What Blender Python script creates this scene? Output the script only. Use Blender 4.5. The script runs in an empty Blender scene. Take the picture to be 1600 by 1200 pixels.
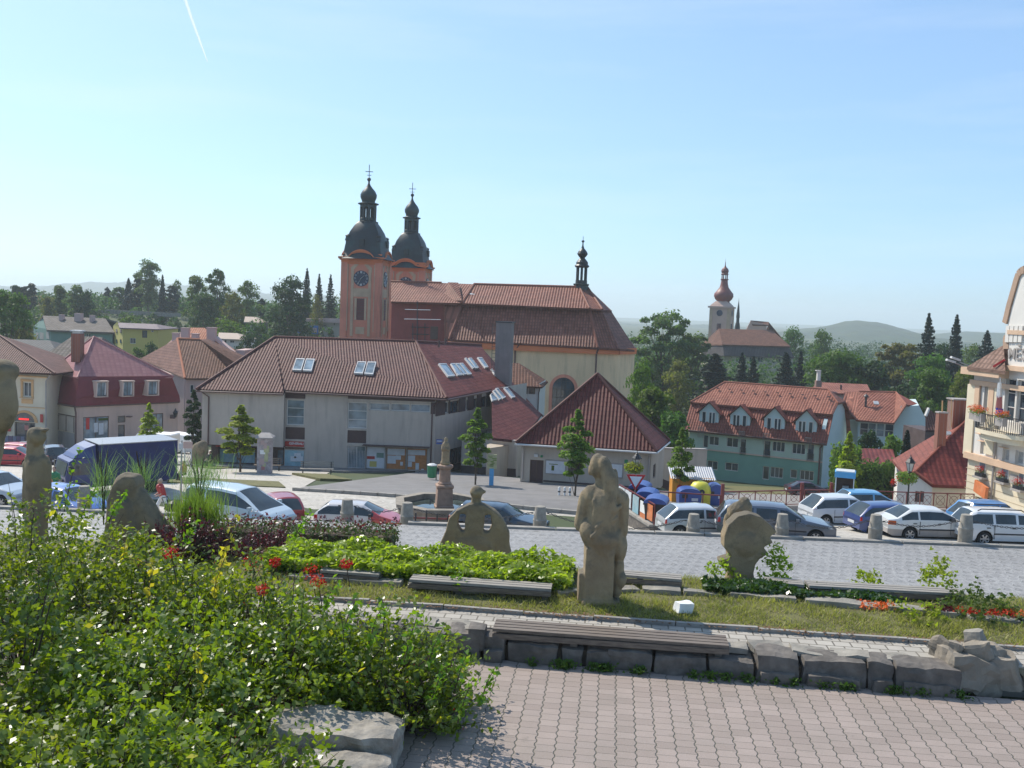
import bpy,bmesh,math,random
import numpy as np
from mathutils import Vector,Matrix
R=math.radians
random.seed(7);np.random.seed(7)
SC=bpy.context.scene
COL=SC.collection
# ---------------------------------------------------------------- camera, sky, sun, exposure
FPX=1500.0;CAMZ=4.0;PITCH=math.atan(114/1500.0);ROLL=R(2.2)
_u0=Vector((0,math.sin(PITCH),math.cos(PITCH)));FW=Vector((0,math.cos(PITCH),-math.sin(PITCH)))
_r0=Vector((1,0,0))
CR=_r0*math.cos(ROLL)+_u0*math.sin(ROLL);CU=-_r0*math.sin(ROLL)+_u0*math.cos(ROLL)
EYE=Vector((0,0,CAMZ))
cam_d=bpy.data.cameras.new('camera');cam=bpy.data.objects.new('camera',cam_d);COL.objects.link(cam)
cam_d.sensor_width=36;cam_d.lens=36*FPX/1600;cam_d.clip_start=0.1;cam_d.clip_end=20000
cam.matrix_world=Matrix(((CR.x,CU.x,-FW.x,0),(CR.y,CU.y,-FW.y,0),(CR.z,CU.z,-FW.z,CAMZ),(0,0,0,1)))
SC.camera=cam
SUN_AZ=R(-46) # from +Y, negative = to the left
SUN_EL=R(47)
SUND=Vector((math.sin(SUN_AZ)*math.cos(SUN_EL),math.cos(SUN_AZ)*math.cos(SUN_EL),math.sin(SUN_EL)))
w=bpy.data.worlds.new('World');SC.world=w;w.use_nodes=True
nt=w.node_tree;nt.nodes.clear()
sky=nt.nodes.new('ShaderNodeTexSky');sky.sky_type='NISHITA';sky.sun_disc=False
sky.sun_elevation=SUN_EL;sky.sun_rotation=SUN_AZ;sky.altitude=450;sky.air_density=0.8;sky.dust_density=1.5;sky.ozone_density=5.0
bg=nt.nodes.new('ShaderNodeBackground');bg.inputs[1].default_value=0.15
ow=nt.nodes.new('ShaderNodeOutputWorld')
gm=nt.nodes.new('ShaderNodeGamma');gm.inputs[1].default_value=0.6
nt.links.new(sky.outputs[0],gm.inputs[0]);tn=nt.nodes.new('ShaderNodeMix');tn.data_type='RGBA';tn.blend_type='MULTIPLY';tn.inputs[0].default_value=1;tn.inputs[7].default_value=(.84,1.04,1.17,1)
nt.links.new(gm.outputs[0],tn.inputs[6]);tc_=nt.nodes.new('ShaderNodeTexCoord');mp_=nt.nodes.new('ShaderNodeMapping');mp_.inputs[3].default_value=(1.0,1.6,9.0);mp_.inputs[2].default_value=(0,.12,.35);nz=nt.nodes.new('ShaderNodeTexNoise');nz.inputs['Scale'].default_value=2.2;nz.inputs['Detail'].default_value=7;nz.inputs['Roughness'].default_value=.6
rp=nt.nodes.new('ShaderNodeMapRange');rp.inputs[1].default_value=.5;rp.inputs[2].default_value=.8;rp.inputs[4].default_value=.16;cl_=nt.nodes.new('ShaderNodeMix');cl_.data_type='RGBA';cl_.inputs[7].default_value=(3.2,3.3,3.4,1)
for a_,b_ in((tc_.outputs['Generated'],mp_.inputs[0]),(mp_.outputs[0],nz.inputs['Vector']),(nz.outputs[0],rp.inputs[0]),(rp.outputs[0],cl_.inputs[0]),(tn.outputs[2],cl_.inputs[6]),(cl_.outputs[2],bg.inputs[0])):nt.links.new(a_,b_);nt.links.new(bg.outputs[0],ow.inputs[0])
sl=bpy.data.lights.new('sun','SUN');sl.energy=2.4;sl.angle=R(0.5);sl.color=(1,.93,.82)
so=bpy.data.objects.new('sun',sl);COL.objects.link(so);so.rotation_euler=SUND.to_track_quat('Z','Y').to_euler()
SC.view_settings.view_transform='Standard';SC.view_settings.look='None';SC.view_settings.exposure=1.17;SC.view_settings.gamma=1
SC.cycles.max_bounces=6;SC.cycles.transparent_max_bounces=8;SC.cycles.volume_bounces=2
SC.cycles.use_denoising=True
# ---------------------------------------------------------------- pixel rays (source picture 1600 x 1200)
def ray(px,py):
 d=FW+CR*((px-800)/FPX)+CU*((600-py)/FPX)
 return d/d.y
def at(px,py,Y):return EYE+ray(px,py)*Y
def atz(px,py,z):
 d=ray(px,py);return EYE+d*((z-CAMZ)/d.z)
def hit(px,py,P,n):
 d=ray(px,py);return EYE+d*((P-EYE).dot(n)/d.dot(n))
def pln(a,b,c):return(a,(b-a).cross(c-a).normalized())
def V(*a):return Vector(a)
# ---------------------------------------------------------------- mesh builder
ORG={}
class MB:
 def __init__(s):s.v=[];s.f=[];s.m=[];s.uv={}
 def add(s,pts,faces,mi=0):
  o=len(s.v);s.v+=[tuple(p)for p in pts]
  for f in faces:s.f.append([i+o for i in f]);s.m.append(mi)
  return s
 def face(s,pts,mi=0,uv=None):
  s.add(pts,[list(range(len(pts)))],mi)
  if uv:s.uv[len(s.f)-1]=uv
  return s
 def box(s,c,d,rz=0,mi=0,rx=0,ry=0):
  M=Matrix.Rotation(rz,3,'Z')@Matrix.Rotation(ry,3,'Y')@Matrix.Rotation(rx,3,'X')
  P=[]
  for z in(-.5,.5):
   for x,y in((-.5,-.5),(.5,-.5),(.5,.5),(-.5,.5)):
    P.append(Vector(c)+M@Vector((x*d[0],y*d[1],z*d[2])))
  return s.add(P,[(3,2,1,0),(4,5,6,7),(0,1,5,4),(1,2,6,5),(2,3,7,6),(3,0,4,7)],mi)
 def bar(s,a,b,w,h,mi=0): # box between two points
  a=Vector(a);b=Vector(b);d=(b-a);L=d.length
  if L<1e-6:return s
  d.normalize();side=d.cross(Vector((0,0,1)))
  if side.length<1e-3:side=Vector((1,0,0))
  side.normalize();up=side.cross(d)
  P=[]
  for q in(a,b):
   for x,y in((-.5,-.5),(.5,-.5),(.5,.5),(-.5,.5)):P.append(q+side*x*w+up*y*h)
  return s.add(P,[(0,1,2,3),(7,6,5,4),(1,0,4,5),(2,1,5,6),(3,2,6,7),(0,3,7,4)],mi)
 def tube(s,pts,rad,n=8,mi=0,cap=True):
  pts=[Vector(p)for p in pts]
  if not isinstance(rad,(list,tuple)):rad=[rad]*len(pts)
  o=len(s.v);ref=Vector((0.01,1,0.02))
  for i,p in enumerate(pts):
   t=(pts[min(i+1,len(pts)-1)]-pts[max(i-1,0)])
   if t.length<1e-9:t=Vector((0,0,1))
   t.normalize();a=t.cross(ref)
   if a.length<.1:a=t.cross(Vector((1,0,0)))
   a.normalize();b=t.cross(a)
   for k in range(n):
    q=2*math.pi*k/n;s.v.append(tuple(p+(a*math.cos(q)+b*math.sin(q))*rad[i]))
  for i in range(len(pts)-1):
   for k in range(n):
    k2=(k+1)%n;s.f.append([o+i*n+k,o+i*n+k2,o+(i+1)*n+k2,o+(i+1)*n+k]);s.m.append(mi)
  if cap:
   s.f.append([o+k for k in range(n)][::-1]);s.m.append(mi)
   s.f.append([o+(len(pts)-1)*n+k for k in range(n)]);s.m.append(mi)
  return s
 def lathe(s,prof,c=(0,0,0),n=16,mi=0,sq=0,rot=0,sx=1,sy=1):
  o=len(s.v)
  for r,z in prof:
   for k in range(n):
    q=2*math.pi*k/n+rot;rr=r
    if sq:rr=r/max(abs(math.cos(q-rot)),abs(math.sin(q-rot)))*sq+r*(1-sq)
    s.v.append((c[0]+rr*math.cos(q)*sx,c[1]+rr*math.sin(q)*sy,c[2]+z))
  for i in range(len(prof)-1):
   for k in range(n):
    k2=(k+1)%n;s.f.append([o+i*n+k,o+i*n+k2,o+(i+1)*n+k2,o+(i+1)*n+k]);s.m.append(mi)
  s.f.append([o+k for k in range(n)][::-1]);s.m.append(mi)
  s.f.append([o+(len(prof)-1)*n+k for k in range(n)]);s.m.append(mi)
  return s
 def prism(s,poly,z0,z1,mi=0):
  n=len(poly)
  if sum(poly[i][0]*poly[(i+1)%n][1]-poly[(i+1)%n][0]*poly[i][1]for i in range(n))<0:poly=poly[::-1]
  z0f=z0 if callable(z0)else(lambda x,y:z0);z1f=z1 if callable(z1)else(lambda x,y:z1)
  P=[(p[0],p[1],z0f(p[0],p[1]))for p in poly]+[(p[0],p[1],z1f(p[0],p[1]))for p in poly]
  F=[list(range(n))[::-1],list(range(n,2*n))]+[[i,(i+1)%n,n+(i+1)%n,n+i]for i in range(n)]
  return s.add(P,F,mi)
 def slab(s,pts,t,mi=0,nrm=None): # polygon given by 3-D points, thickened downwards, uv in metres along/up the slope
  pts=[Vector(p)for p in pts];n=len(pts)
  nn=Vector((0,0,0))
  for i in range(n):nn+=(pts[i]-pts[0]).cross(pts[(i+1)%n]-pts[0])
  nn.normalize()
  if nrm is None:
   if nn.z<0:pts=pts[::-1];nn=-nn
  dn=Vector((0,0,-t))if abs(nn.z)>.15 else-nn*t
  up=Vector((0,0,1))-nn*nn.z
  up=up.normalized()if up.length>1e-3 else Vector((0,1,0))
  al=up.cross(nn).normalized()
  s.add(pts+[p+dn for p in pts],[],mi);o=len(s.v)-2*n
  s.f.append([o+i for i in range(n)]);s.m.append(mi);s.uv[len(s.f)-1]=[(p.dot(al),p.dot(up))for p in pts]
  s.f.append([o+n+i for i in range(n)][::-1]);s.m.append(mi)
  for i in range(n):
   j=(i+1)%n;s.f.append([o+i,o+n+i,o+n+j,o+j]);s.m.append(mi)
  return s
 def build(s,name,mat,parent=None,world=True,smooth=False,auto=None):
  me=bpy.data.meshes.new(name)
  off=Vector((0,0,0))
  if parent is not None and world:off=ORG.get(parent.name,Vector((0,0,0)))
  me.from_pydata([(a[0]-off[0],a[1]-off[1],a[2]-off[2])for a in s.v],[],s.f)
  for m in(mat if isinstance(mat,(list,tuple))else[mat]):me.materials.append(m)
  if any(s.m):me.polygons.foreach_set('material_index',s.m)
  if s.uv:
   ul=me.uv_layers.new(name='UVMap')
   for fi,uvs in s.uv.items():
    for li,q in zip(me.polygons[fi].loop_indices,uvs):ul.data[li].uv=q
  if smooth:
   me.polygons.foreach_set('use_smooth',[True]*len(me.polygons))
   if auto:
    try:me.set_sharp_from_angle(angle=R(auto))
    except Exception:pass
  me.update()
  o=bpy.data.objects.new(name,me);COL.objects.link(o)
  if parent is not None:
   o.parent=parent;ORG[o.name]=off
  else:ORG[o.name]=Vector((0,0,0))
  return o
def tag(o,label=None,cat=None,group=None,kind=None):
 if label:o['label']=label
 if cat:o['category']=cat
 if group:o['group']=group
 if kind:o['kind']=kind
 return o
def thing(name,label,cat,loc=(0,0,0),rz=0,group=None):
 o=bpy.data.objects.new(name,None);COL.objects.link(o);o.empty_display_size=.3
 o.location=loc;o.rotation_euler=(0,0,rz);ORG[o.name]=Vector(loc)
 return tag(o,label,cat,group)
def kids(o):return[c for c in list(o.children)]
def dup(o,loc=None,rz=None,label=None,group=None,parent=None,scale=None):
 c=o.copy();COL.objects.link(c);c.parent=parent
 if loc is not None:c.location=loc
 if rz is not None:c.rotation_euler=(0,0,rz)
 if scale is not None:c.scale=scale
 if label:c['label']=label
 if group:c['group']=group
 for k in kids(o):dup(k,parent=c)
 return c
def mesh_np(name,verts,faces4,mat,parent=None,smooth=False,uv=None): # fast quads
 me=bpy.data.meshes.new(name);n=len(verts);m=len(faces4)
 me.vertices.add(n);me.vertices.foreach_set('co',np.asarray(verts,dtype=np.float32).ravel())
 k=faces4.shape[1]
 me.loops.add(m*k);me.loops.foreach_set('vertex_index',faces4.astype(np.int32).ravel())
 me.polygons.add(m);me.polygons.foreach_set('loop_start',(np.arange(m)*k).astype(np.int32))
 try:me.polygons.foreach_set('loop_total',np.full(m,k,dtype=np.int32))
 except Exception:pass
 me.materials.append(mat)
 me.update(calc_edges=True);me.validate()
 if smooth:me.polygons.foreach_set('use_smooth',[True]*len(me.polygons))
 o=bpy.data.objects.new(name,me);COL.objects.link(o)
 if parent is not None:o.parent=parent
 ORG[o.name]=Vector((0,0,0))
 return o
def text_obj(name,txt,size,mat,loc,rot,parent=None,ext=.004,align='CENTER',width=None):
 cu=bpy.data.curves.new(name,'FONT');cu.body=txt;cu.size=size;cu.extrude=ext;cu.align_x=align;cu.align_y='CENTER';cu.offset=size*.012
 t=bpy.data.objects.new(name,cu);COL.objects.link(t)
 dg=bpy.context.evaluated_depsgraph_get();dg.update()
 me=bpy.data.meshes.new_from_object(t.evaluated_get(dg));bpy.data.objects.remove(t)
 me.materials.clear();me.materials.append(mat)
 o=bpy.data.objects.new(name,me);COL.objects.link(o)
 off=ORG.get(parent.name,Vector((0,0,0)))if parent is not None else Vector((0,0,0))
 o.parent=parent;o.location=Vector(loc)-off;o.rotation_euler=rot
 if width:
  w=max(v.co.x for v in me.vertices)-min(v.co.x for v in me.vertices)
  o.scale=(width/w,width/w,1)
 return o
# ---------------------------------------------------------------- terrain height
SL=.117
def sst(a,b,t):
 t=min(1,max(0,(t-a)/(b-a)));return t*t*(3-2*t)
ROADZ=-4.75
def G(x,y):
 if y<=13:z=-.08
 elif y<=22:z=-.08+(ROADZ-.1+.08)*(y-13)/9
 elif y<=38.3:z=ROADZ-.1
 elif y<=108:z=ROADZ-.1-SL*(y-38.3)
 else:z=ROADZ-.1-SL*69.7-.03*min(y-108,120)
 if 38.3<y<56:z-=.85*sst(-34,-8,x)*(1-sst(2,15,x))*sst(38.4,41,y)*(1-sst(46.5,53,y))
 # lower yard behind the red fence on the right
 if x>11 and y>57:
  z-=1.5*sst(57,63,y)*sst(11,15,x)*(1-sst(95,150,y)*.8)
 # hillside rising on the left in the distance
 if y>150:
  left=sst(60,-60,x-(y-150)*.02)if False else 1-sst(-60,40,x+.05*(y-150))
  z+=left*15*sst(165,300,y)
 return z
def hitG(px,py,dz=0.0,y0=6.0):
 d=ray(px,py);t=y0;prev=None
 while t<600:
  p=EYE+d*t
  if p.z<=G(p.x,p.y)+dz:
   a,b=t-.25,t
   for _ in range(20):
    m=(a+b)/2;q=EYE+d*m
    if q.z<=G(q.x,q.y)+dz:b=m
    else:a=m
   return EYE+d*b
  t+=.25
 return EYE+d*600
def onG(px,Y,dz=0): # point on the ground seen in picture column px at depth Y
 p=at(px,600,Y)
 for _ in range(6):
  z=G(p.x,Y)+dz
  # solve pixel column: move along the image of the vertical
  py=600
  d0=at(px,600,Y);d1=at(px,900,Y)
  t=(z-d0.z)/(d1.z-d0.z);p=d0+(d1-d0)*t
 return Vector((p.x,Y,G(p.x,Y)+dz))
# ---------------------------------------------------------------- materials
MATS={}
def newmat(name):
 m=bpy.data.materials.new(name);m.use_nodes=True;t=m.node_tree;t.nodes.clear()
 o=t.nodes.new('ShaderNodeOutputMaterial');p=t.nodes.new('ShaderNodeBsdfPrincipled');t.links.new(p.outputs[0],o.inputs[0])
 MATS[name]=m;return m,t,p,o
def N(t,typ,ins=None,**at_):
 n=t.nodes.new(typ)
 for k,v in at_.items():setattr(n,k,v)
 for k,v in(ins or{}).items():
  s=n.inputs[k]
  if isinstance(v,bpy.types.NodeSocket):t.links.new(v,s)
  else:s.default_value=v
 return n
def MA(t,op,a,b=None,c=None):
 ins={0:a}
 if b is not None:ins[1]=b
 if c is not None:ins[2]=c
 return N(t,'ShaderNodeMath',ins,operation=op).outputs[0]
def mixc(t,f,a,b,mode='MIX'):
 n=N(t,'ShaderNodeMix',None,data_type='RGBA',blend_type=mode)
 for k,v in((0,f),(6,a),(7,b)):
  s=n.inputs[k]
  if isinstance(v,bpy.types.NodeSocket):t.links.new(v,s)
  elif k:s.default_value=(v[0],v[1],v[2],1)
  else:s.default_value=v
 return n.outputs[2]
def coords(t,kind='Object',scale=None):
 c=N(t,'ShaderNodeTexCoord').outputs[kind]
 if scale:c=N(t,'ShaderNodeMapping',{0:c,3:scale}).outputs[0]
 return c
def noise(t,vec,scale,detail=4,rough=.6):
 return N(t,'ShaderNodeTexNoise',{'Vector':vec,'Scale':scale,'Detail':detail,'Roughness':rough}).outputs[0]
def ramp(t,f,a,b):
 n=N(t,'ShaderNodeMapRange',{0:f,1:a,2:b,3:0.0,4:1.0});n.clamp=True;return n.outputs[0]
def plain(name,col,rough=.7,var=.18,scale=3.0,dirt=None,dirtamt=.4,bump=0,bscale=40,metal=0,spec=.5,streak=False,world=False,coat=0):
 m,t,p,o=newmat(name)
 c=coords(t)if not world else N(t,'ShaderNodeNewGeometry').outputs['Position']
 n1=noise(t,c,scale,5);f=ramp(t,n1,.3,.7)
 lo=tuple(x*(1-var)for x in col);hi=tuple(min(1,x*(1+var*.7))for x in col)
 cc=mixc(t,f,lo,hi)
 if dirt:
  v2=c
  if streak:v2=N(t,'ShaderNodeMapping',{0:c,3:(1.6,1.6,.18)}).outputs[0]
  n2=noise(t,v2,scale*.6 if not streak else 1.2,6,.65);cc=mixc(t,MA(t,'MULTIPLY',ramp(t,n2,.48,.72),dirtamt),cc,dirt)
 t.links.new(cc,p.inputs['Base Color']);p.inputs['Roughness'].default_value=rough;p.inputs['Metallic'].default_value=metal
 p.inputs['Specular IOR Level'].default_value=spec
 if coat:p.inputs['Coat Weight'].default_value=coat;p.inputs['Coat Roughness'].default_value=.08
 if bump:
  b=N(t,'ShaderNodeBump',{'Strength':bump,'Distance':.02,'Height':noise(t,c,bscale,4)})
  t.links.new(b.outputs[0],p.inputs['Normal'])
 return m
def tiles(name,col,col2,tw=.26,th=.36,rough=.55,bump=1.0,dist=.06,dark=.55,moss=None):
 m,t,p,o=newmat(name)
 uv=N(t,'ShaderNodeTexCoord').outputs['UV'];sp=N(t,'ShaderNodeSeparateXYZ',{0:uv});u,v=sp.outputs[0],sp.outputs[1]
 cu=MA(t,'DIVIDE',u,tw);cv=MA(t,'DIVIDE',v,th)
 fu=MA(t,'FRACT',cu);fv=MA(t,'FRACT',cv)
 wave=MA(t,'SINE',MA(t,'MULTIPLY',cu,2*math.pi))
 # every tile tilts up towards its lower lip
 h=MA(t,'ADD',MA(t,'MULTIPLY',wave,.5),MA(t,'MULTIPLY',MA(t,'SUBTRACT',1.0,fv),.9))
 cell=N(t,'ShaderNodeCombineXYZ',{0:MA(t,'FLOOR',cu),1:MA(t,'FLOOR',cv)}).outputs[0]
 wn=N(t,'ShaderNodeTexWhiteNoise',{0:cell}).outputs[0]
 cc=mixc(t,wn,col,col2)
 big=ramp(t,noise(t,N(t,'ShaderNodeMapping',{0:uv,3:(1,1,1)}).outputs[0],.5,5,.65),.4,.68)
 cc=mixc(t,MA(t,'MULTIPLY',big,.45),cc,moss or tuple(x*.45 for x in col))
 # narrow joint under each lip and in the pan of each tile
 j=MA(t,'MAXIMUM',MA(t,'MULTIPLY',ramp(t,fv,.70,.92),.85),MA(t,'MULTIPLY',ramp(t,wave,.1,-.85),.85))
 cc=mixc(t,MA(t,'MULTIPLY',j,dark),cc,(col[0]*.18,col[1]*.18,col[2]*.2))
 t.links.new(cc,p.inputs['Base Color']);p.inputs['Roughness'].default_value=rough+.12;p.inputs['Specular IOR Level'].default_value=.22
 b=N(t,'ShaderNodeBump',{'Strength':bump,'Distance':dist,'Height':h});t.links.new(b.outputs[0],p.inputs['Normal'])
 return m
def leafmat(name,col,col2,trans=.4,rough=.6,spec=.18,rnd=.25,scale=1.2,tcol=None):
 m,t,p,o=newmat(name)
 c=coords(t);oi=N(t,'ShaderNodeObjectInfo').outputs['Random']
 g=N(t,'ShaderNodeNewGeometry').outputs['Random Per Island']
 f=ramp(t,noise(t,c,scale,3),.35,.65)
 cc=mixc(t,MA(t,'ADD',MA(t,'MULTIPLY',f,.5),MA(t,'MULTIPLY',g,.5)),col,col2)
 hs=N(t,'ShaderNodeHueSaturation',{'Color':cc,'Hue':MA(t,'ADD',.5,MA(t,'MULTIPLY',MA(t,'SUBTRACT',oi,.5),rnd*.12)),'Saturation':1.0,'Value':MA(t,'ADD',1-rnd/2,MA(t,'MULTIPLY',oi,rnd))})
 cc=hs.outputs[0]
 t.links.new(cc,p.inputs['Base Color']);p.inputs['Roughness'].default_value=rough;p.inputs['Specular IOR Level'].default_value=spec
 tr=N(t,'ShaderNodeBsdfTranslucent')
 tc=mixc(t,1.0,cc,tcol or(1.6,2.0,.7),'MULTIPLY');t.links.new(tc,tr.inputs[0])
 mx=N(t,'ShaderNodeMixShader',{0:trans,1:p.outputs[0],2:tr.outputs[0]});t.links.new(mx.outputs[0],o.inputs[0])
 return m
def glassmat(name,col=(.02,.03,.04),rough=.06,spec=.9,see=0.0):
 m,t,p,o=newmat(name);c=coords(t)
 cc=mixc(t,ramp(t,noise(t,c,.9,2),.35,.7),col,tuple(min(1,x*2.6+.01)for x in col))
 t.links.new(cc,p.inputs['Base Color']);p.inputs['Roughness'].default_value=rough;p.inputs['Specular IOR Level'].default_value=spec
 b=N(t,'ShaderNodeBump',{'Strength':.15,'Distance':.02,'Height':noise(t,c,1.5,2)});t.links.new(b.outputs[0],p.inputs['Normal'])
 return m
def paint(name,col,rough=.28,coat=.8,metal=.0):
 m,t,p,o=newmat(name);c=coords(t)
 d=ramp(t,noise(t,c,2.5,5),.35,.75)
 cc=mixc(t,MA(t,'MULTIPLY',d,.22),col,tuple(x*.6+.05 for x in col))
 t.links.new(cc,p.inputs['Base Color']);p.inputs['Metallic'].default_value=metal
 t.links.new(MA(t,'ADD',rough,MA(t,'MULTIPLY',d,.12)),p.inputs['Roughness'])
 p.inputs['Coat Weight'].default_value=coat;p.inputs['Coat Roughness'].default_value=.07
 return m
M={}
M['plaster_white']=plain('plaster_white',(.475,.41,.35),.85,.10,.5,(.23,.19,.165),.45,.25,30,streak=True)
M['plaster_kiosk']=plain('plaster_kiosk',(.47,.41,.34),.85,.08,.6,(.26,.23,.19),.4,.25,30,streak=True)
M['plaster_pink']=plain('plaster_pink',(.55,.40,.33),.85,.08,.5,(.34,.26,.22),.4,.2,30,streak=True)
M['plaster_cream']=plain('plaster_cream',(.62,.55,.42),.85,.07,.5,(.42,.36,.28),.3,.2,30,streak=True)
M['plaster_ochre']=plain('plaster_ochre',(.60,.36,.17),.85,.1,.6,(.35,.22,.12),.3)
M['church_yellow']=plain('church_yellow',(.72,.52,.32),.85,.10,.25,(.34,.27,.18),.5,.2,10,streak=True)
M['church_pink']=plain('church_pink',(.62,.235,.155),.85,.14,.4,(.34,.15,.11),.6,.2,10,streak=True)
M['church_orange']=plain('church_orange',(.62,.18,.07),.8,.12,.6,(.40,.16,.1),.4)
M['church_trim']=plain('church_trim',(.50,.36,.24),.85,.15,.8,(.30,.22,.17),.5)
M['brown_panel']=plain('brown_panel',(.075,.040,.038),.6,.2,1.0)
M['brown_plinth']=plain('brown_plinth',(.07,.045,.042),.7,.25,1.2,(.16,.13,.12),.3)
M['green_plaster']=plain('green_plaster',(.40,.50,.43),.85,.08,.5,(.24,.32,.27),.35)
M['green_base']=plain('green_base',(.17,.33,.27),.85,.1,.5,(.10,.22,.18),.35)
M['pale_blue']=plain('pale_blue',(.50,.60,.60),.85,.05,.4,(.38,.46,.46),.3)
M['yellow_house']=plain('yellow_house',(.52,.44,.13),.85,.06,.5)
M['factory_green']=plain('factory_green',(.17,.27,.23),.85,.08,.4,(.11,.17,.15),.4)
M['gray_concrete']=plain('gray_concrete',(.36,.325,.30),.85,.12,1.0,(.18,.18,.18),.5,.3,25,streak=True)
M['white_wall']=plain('white_wall',(.66,.63,.58),.85,.06,.6,(.46,.42,.38),.3,streak=True)
M['maroon']=plain('maroon_shingle',(.16,.020,.030),.7,.15,1.5,bump=.5,bscale=8)
M['window_frame']=plain('window_frame',(.62,.60,.56),.5,.08,4)
M['window_brown']=plain('window_brown',(.10,.055,.04),.55,.15,4)
M['curtain']=plain('curtain',(.35,.36,.36),.9,.3,6)
M['gutter']=plain('gutter',(.10,.05,.045),.45,.2,3)
M['white_metal']=plain('white_metal',(.55,.55,.54),.45,.1,3)
M['dark_metal']=plain('dark_metal',(.035,.035,.038),.5,.2,8)
M['steel']=plain('steel',(.35,.35,.36),.35,.15,6,metal=.7)
M['copper_dark']=plain('copper_dark',(.014,.021,.023),.5,.5,.6,(.04,.12,.11),.5,.2,6)
M['red_dome']=plain('red_dome',(.20,.055,.045),.5,.2,.6)
M['fence_red']=plain('fence_red',(.17,.03,.028),.5,.25,5,(.08,.03,.02),.4)
M['brick']=None;M['chimney_grey']=plain('chimney_grey',(.23,.195,.185),.85,.15,1.0,(.14,.12,.12),.5,.3,25,streak=True)
M['glass']=glassmat('glass_dark')
M['glass_sky']=glassmat('glass_sky',(.10,.13,.15),.1)
M['glass_car']=glassmat('glass_car',(.012,.018,.02),.04,.8)
M['asphalt']=None
M['red_roof']=tiles('tile_red_brown',(.105,.036,.030),(.16,.066,.054),.24,.38,.55)
M['red_roof2']=tiles('tile_red',(.135,.028,.023),(.20,.055,.044),.26,.38,.52)
M['church_roof']=tiles('tile_church',(.205,.068,.042),(.30,.118,.078),.36,.5,.5)
M['orange_roof']=tiles('tile_orange',(.44,.15,.08),(.54,.22,.12),.32,.38,.6,.7)
M['terra_roof']=tiles('tile_terracotta',(.27,.095,.062),(.37,.15,.10),.30,.36,.6,.8)
M['brown_roof']=tiles('tile_brown',(.13,.055,.035),(.20,.09,.055),.32,.38,.65,.7)
M['gray_roof']=tiles('tile_gray',(.13,.11,.09),(.19,.16,.14),.5,.5,.7,.4)
M['dark_roof']=tiles('tile_dark',(.07,.06,.06),(.10,.085,.08),.4,.4,.6,.5)
M['shingle_pink']=tiles('shingle_pink',(.36,.15,.15),(.42,.19,.18),.5,.42,.42,.25,.02,.2,moss=(.34,.14,.13))
M['maroon_roof']=tiles('tile_maroon',(.17,.035,.03),(.22,.05,.04),.35,.32,.5,.4)
M['stone_gray']=plain('stone_gray',(.27,.245,.205),.9,.3,3.0,(.12,.12,.11),.6,.8,14)
M['granite']=plain('granite',(.145,.126,.108),.9,.45,5.0,(.07,.065,.06),.7,1.0,9)
M['sandstone']=None
M['rock']=plain('rock',(.27,.23,.18),.9,.35,2.5,(.13,.11,.09),.6,1.0,7)
M['bollard_stone']=plain('bollard_stone',(.31,.28,.235),.9,.3,4,(.15,.14,.12),.5,.5,25)
M['wood_dark']=None
M['bark']=plain('bark',(.10,.075,.055),.95,.35,6,bump=.6,bscale=12)
M['green_bin']=plain('green_bin',(.03,.22,.09),.5,.15,3)
M['blue_plastic']=plain('blue_plastic',(.035,.08,.28),.4,.12,3)
M['dark_plastic']=plain('dark_plastic',(.02,.022,.03),.5,.2,3)
M['yellow_plastic']=plain('yellow_plastic',(.62,.56,.05),.45,.1,3)
M['orange_paint']=plain('orange_paint',(.62,.27,.03),.55,.12,2,(.35,.18,.05),.35)
M['rubber']=plain('rubber',(.018,.018,.019),.85,.3,8)
M['rim']=plain('rim',(.45,.45,.46),.3,.1,8,metal=.8)
M['tail_red']=plain('tail_red',(.45,.015,.012),.2,.15,10,coat=.5)
M['lamp_clear']=plain('lamp_clear',(.5,.52,.54),.12,.2,12,coat=.6)
M['lamp_orange']=plain('lamp_orange',(.6,.2,.03),.2,.1,12)
M['plate']=plain('plate',(.6,.6,.6),.4,.1,12)
M['white_paint']=plain('white_paint',(.78,.78,.76),.5,.05,4)
M['black_paint']=plain('black_paint',(.02,.02,.022),.5,.2,4)
M['red_paint']=plain('red_paint',(.55,.02,.02),.45,.1,4)
M['red_sign']=plain('red_sign',(.42,.035,.03),.5,.1,2)
M['blue_paint']=plain('blue_paint',(.05,.25,.50),.45,.1,4)
M['skyblue']=plain('skyblue',(.10,.38,.66),.45,.1,4)
M['poster_cyan']=plain('poster_cyan',(.26,.44,.50),.5,.35,1.3,(.5,.52,.52),.7)
M['paper']=plain('paper',(.60,.62,.64),.6,.1,3)
M['cork']=plain('cork',(.48,.20,.07),.8,.2,5)
M['flower_red']=leafmat('flower_red',(.38,.015,.012),(.60,.04,.02),.3,.5,.3,.1,8,(1.3,.8,.8))
M['flower_orange']=leafmat('flower_orange',(.6,.12,.03),(.75,.22,.05),.3,.5,.3,.1,8,(1.3,.9,.8))
M['skin']=plain('skin',(.45,.26,.18),.55,.08,8)
M['hair']=plain('hair',(.10,.055,.03),.6,.3,20)
M['leaf_tree']=leafmat('leaf_tree',(.045,.095,.018),(.105,.175,.035),.30)
M['leaf_dark']=leafmat('leaf_dark',(.018,.045,.017),(.042,.08,.027),.25)
M['leaf_olive']=leafmat('leaf_olive',(.062,.10,.036),(.13,.165,.06),.4)
M['leaf_conifer']=leafmat('leaf_conifer',(.008,.022,.013),(.020,.042,.022),.1,.6,.3)
M['leaf_autumn']=leafmat('leaf_autumn',(.095,.10,.03),(.18,.15,.055),.4)
M['leaf_young']=leafmat('leaf_young',(.17,.20,.025),(.32,.33,.05),.45)
M['leaf_young_dark']=leafmat('leaf_young_dark',(.085,.15,.032),(.18,.25,.055),.42)
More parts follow.
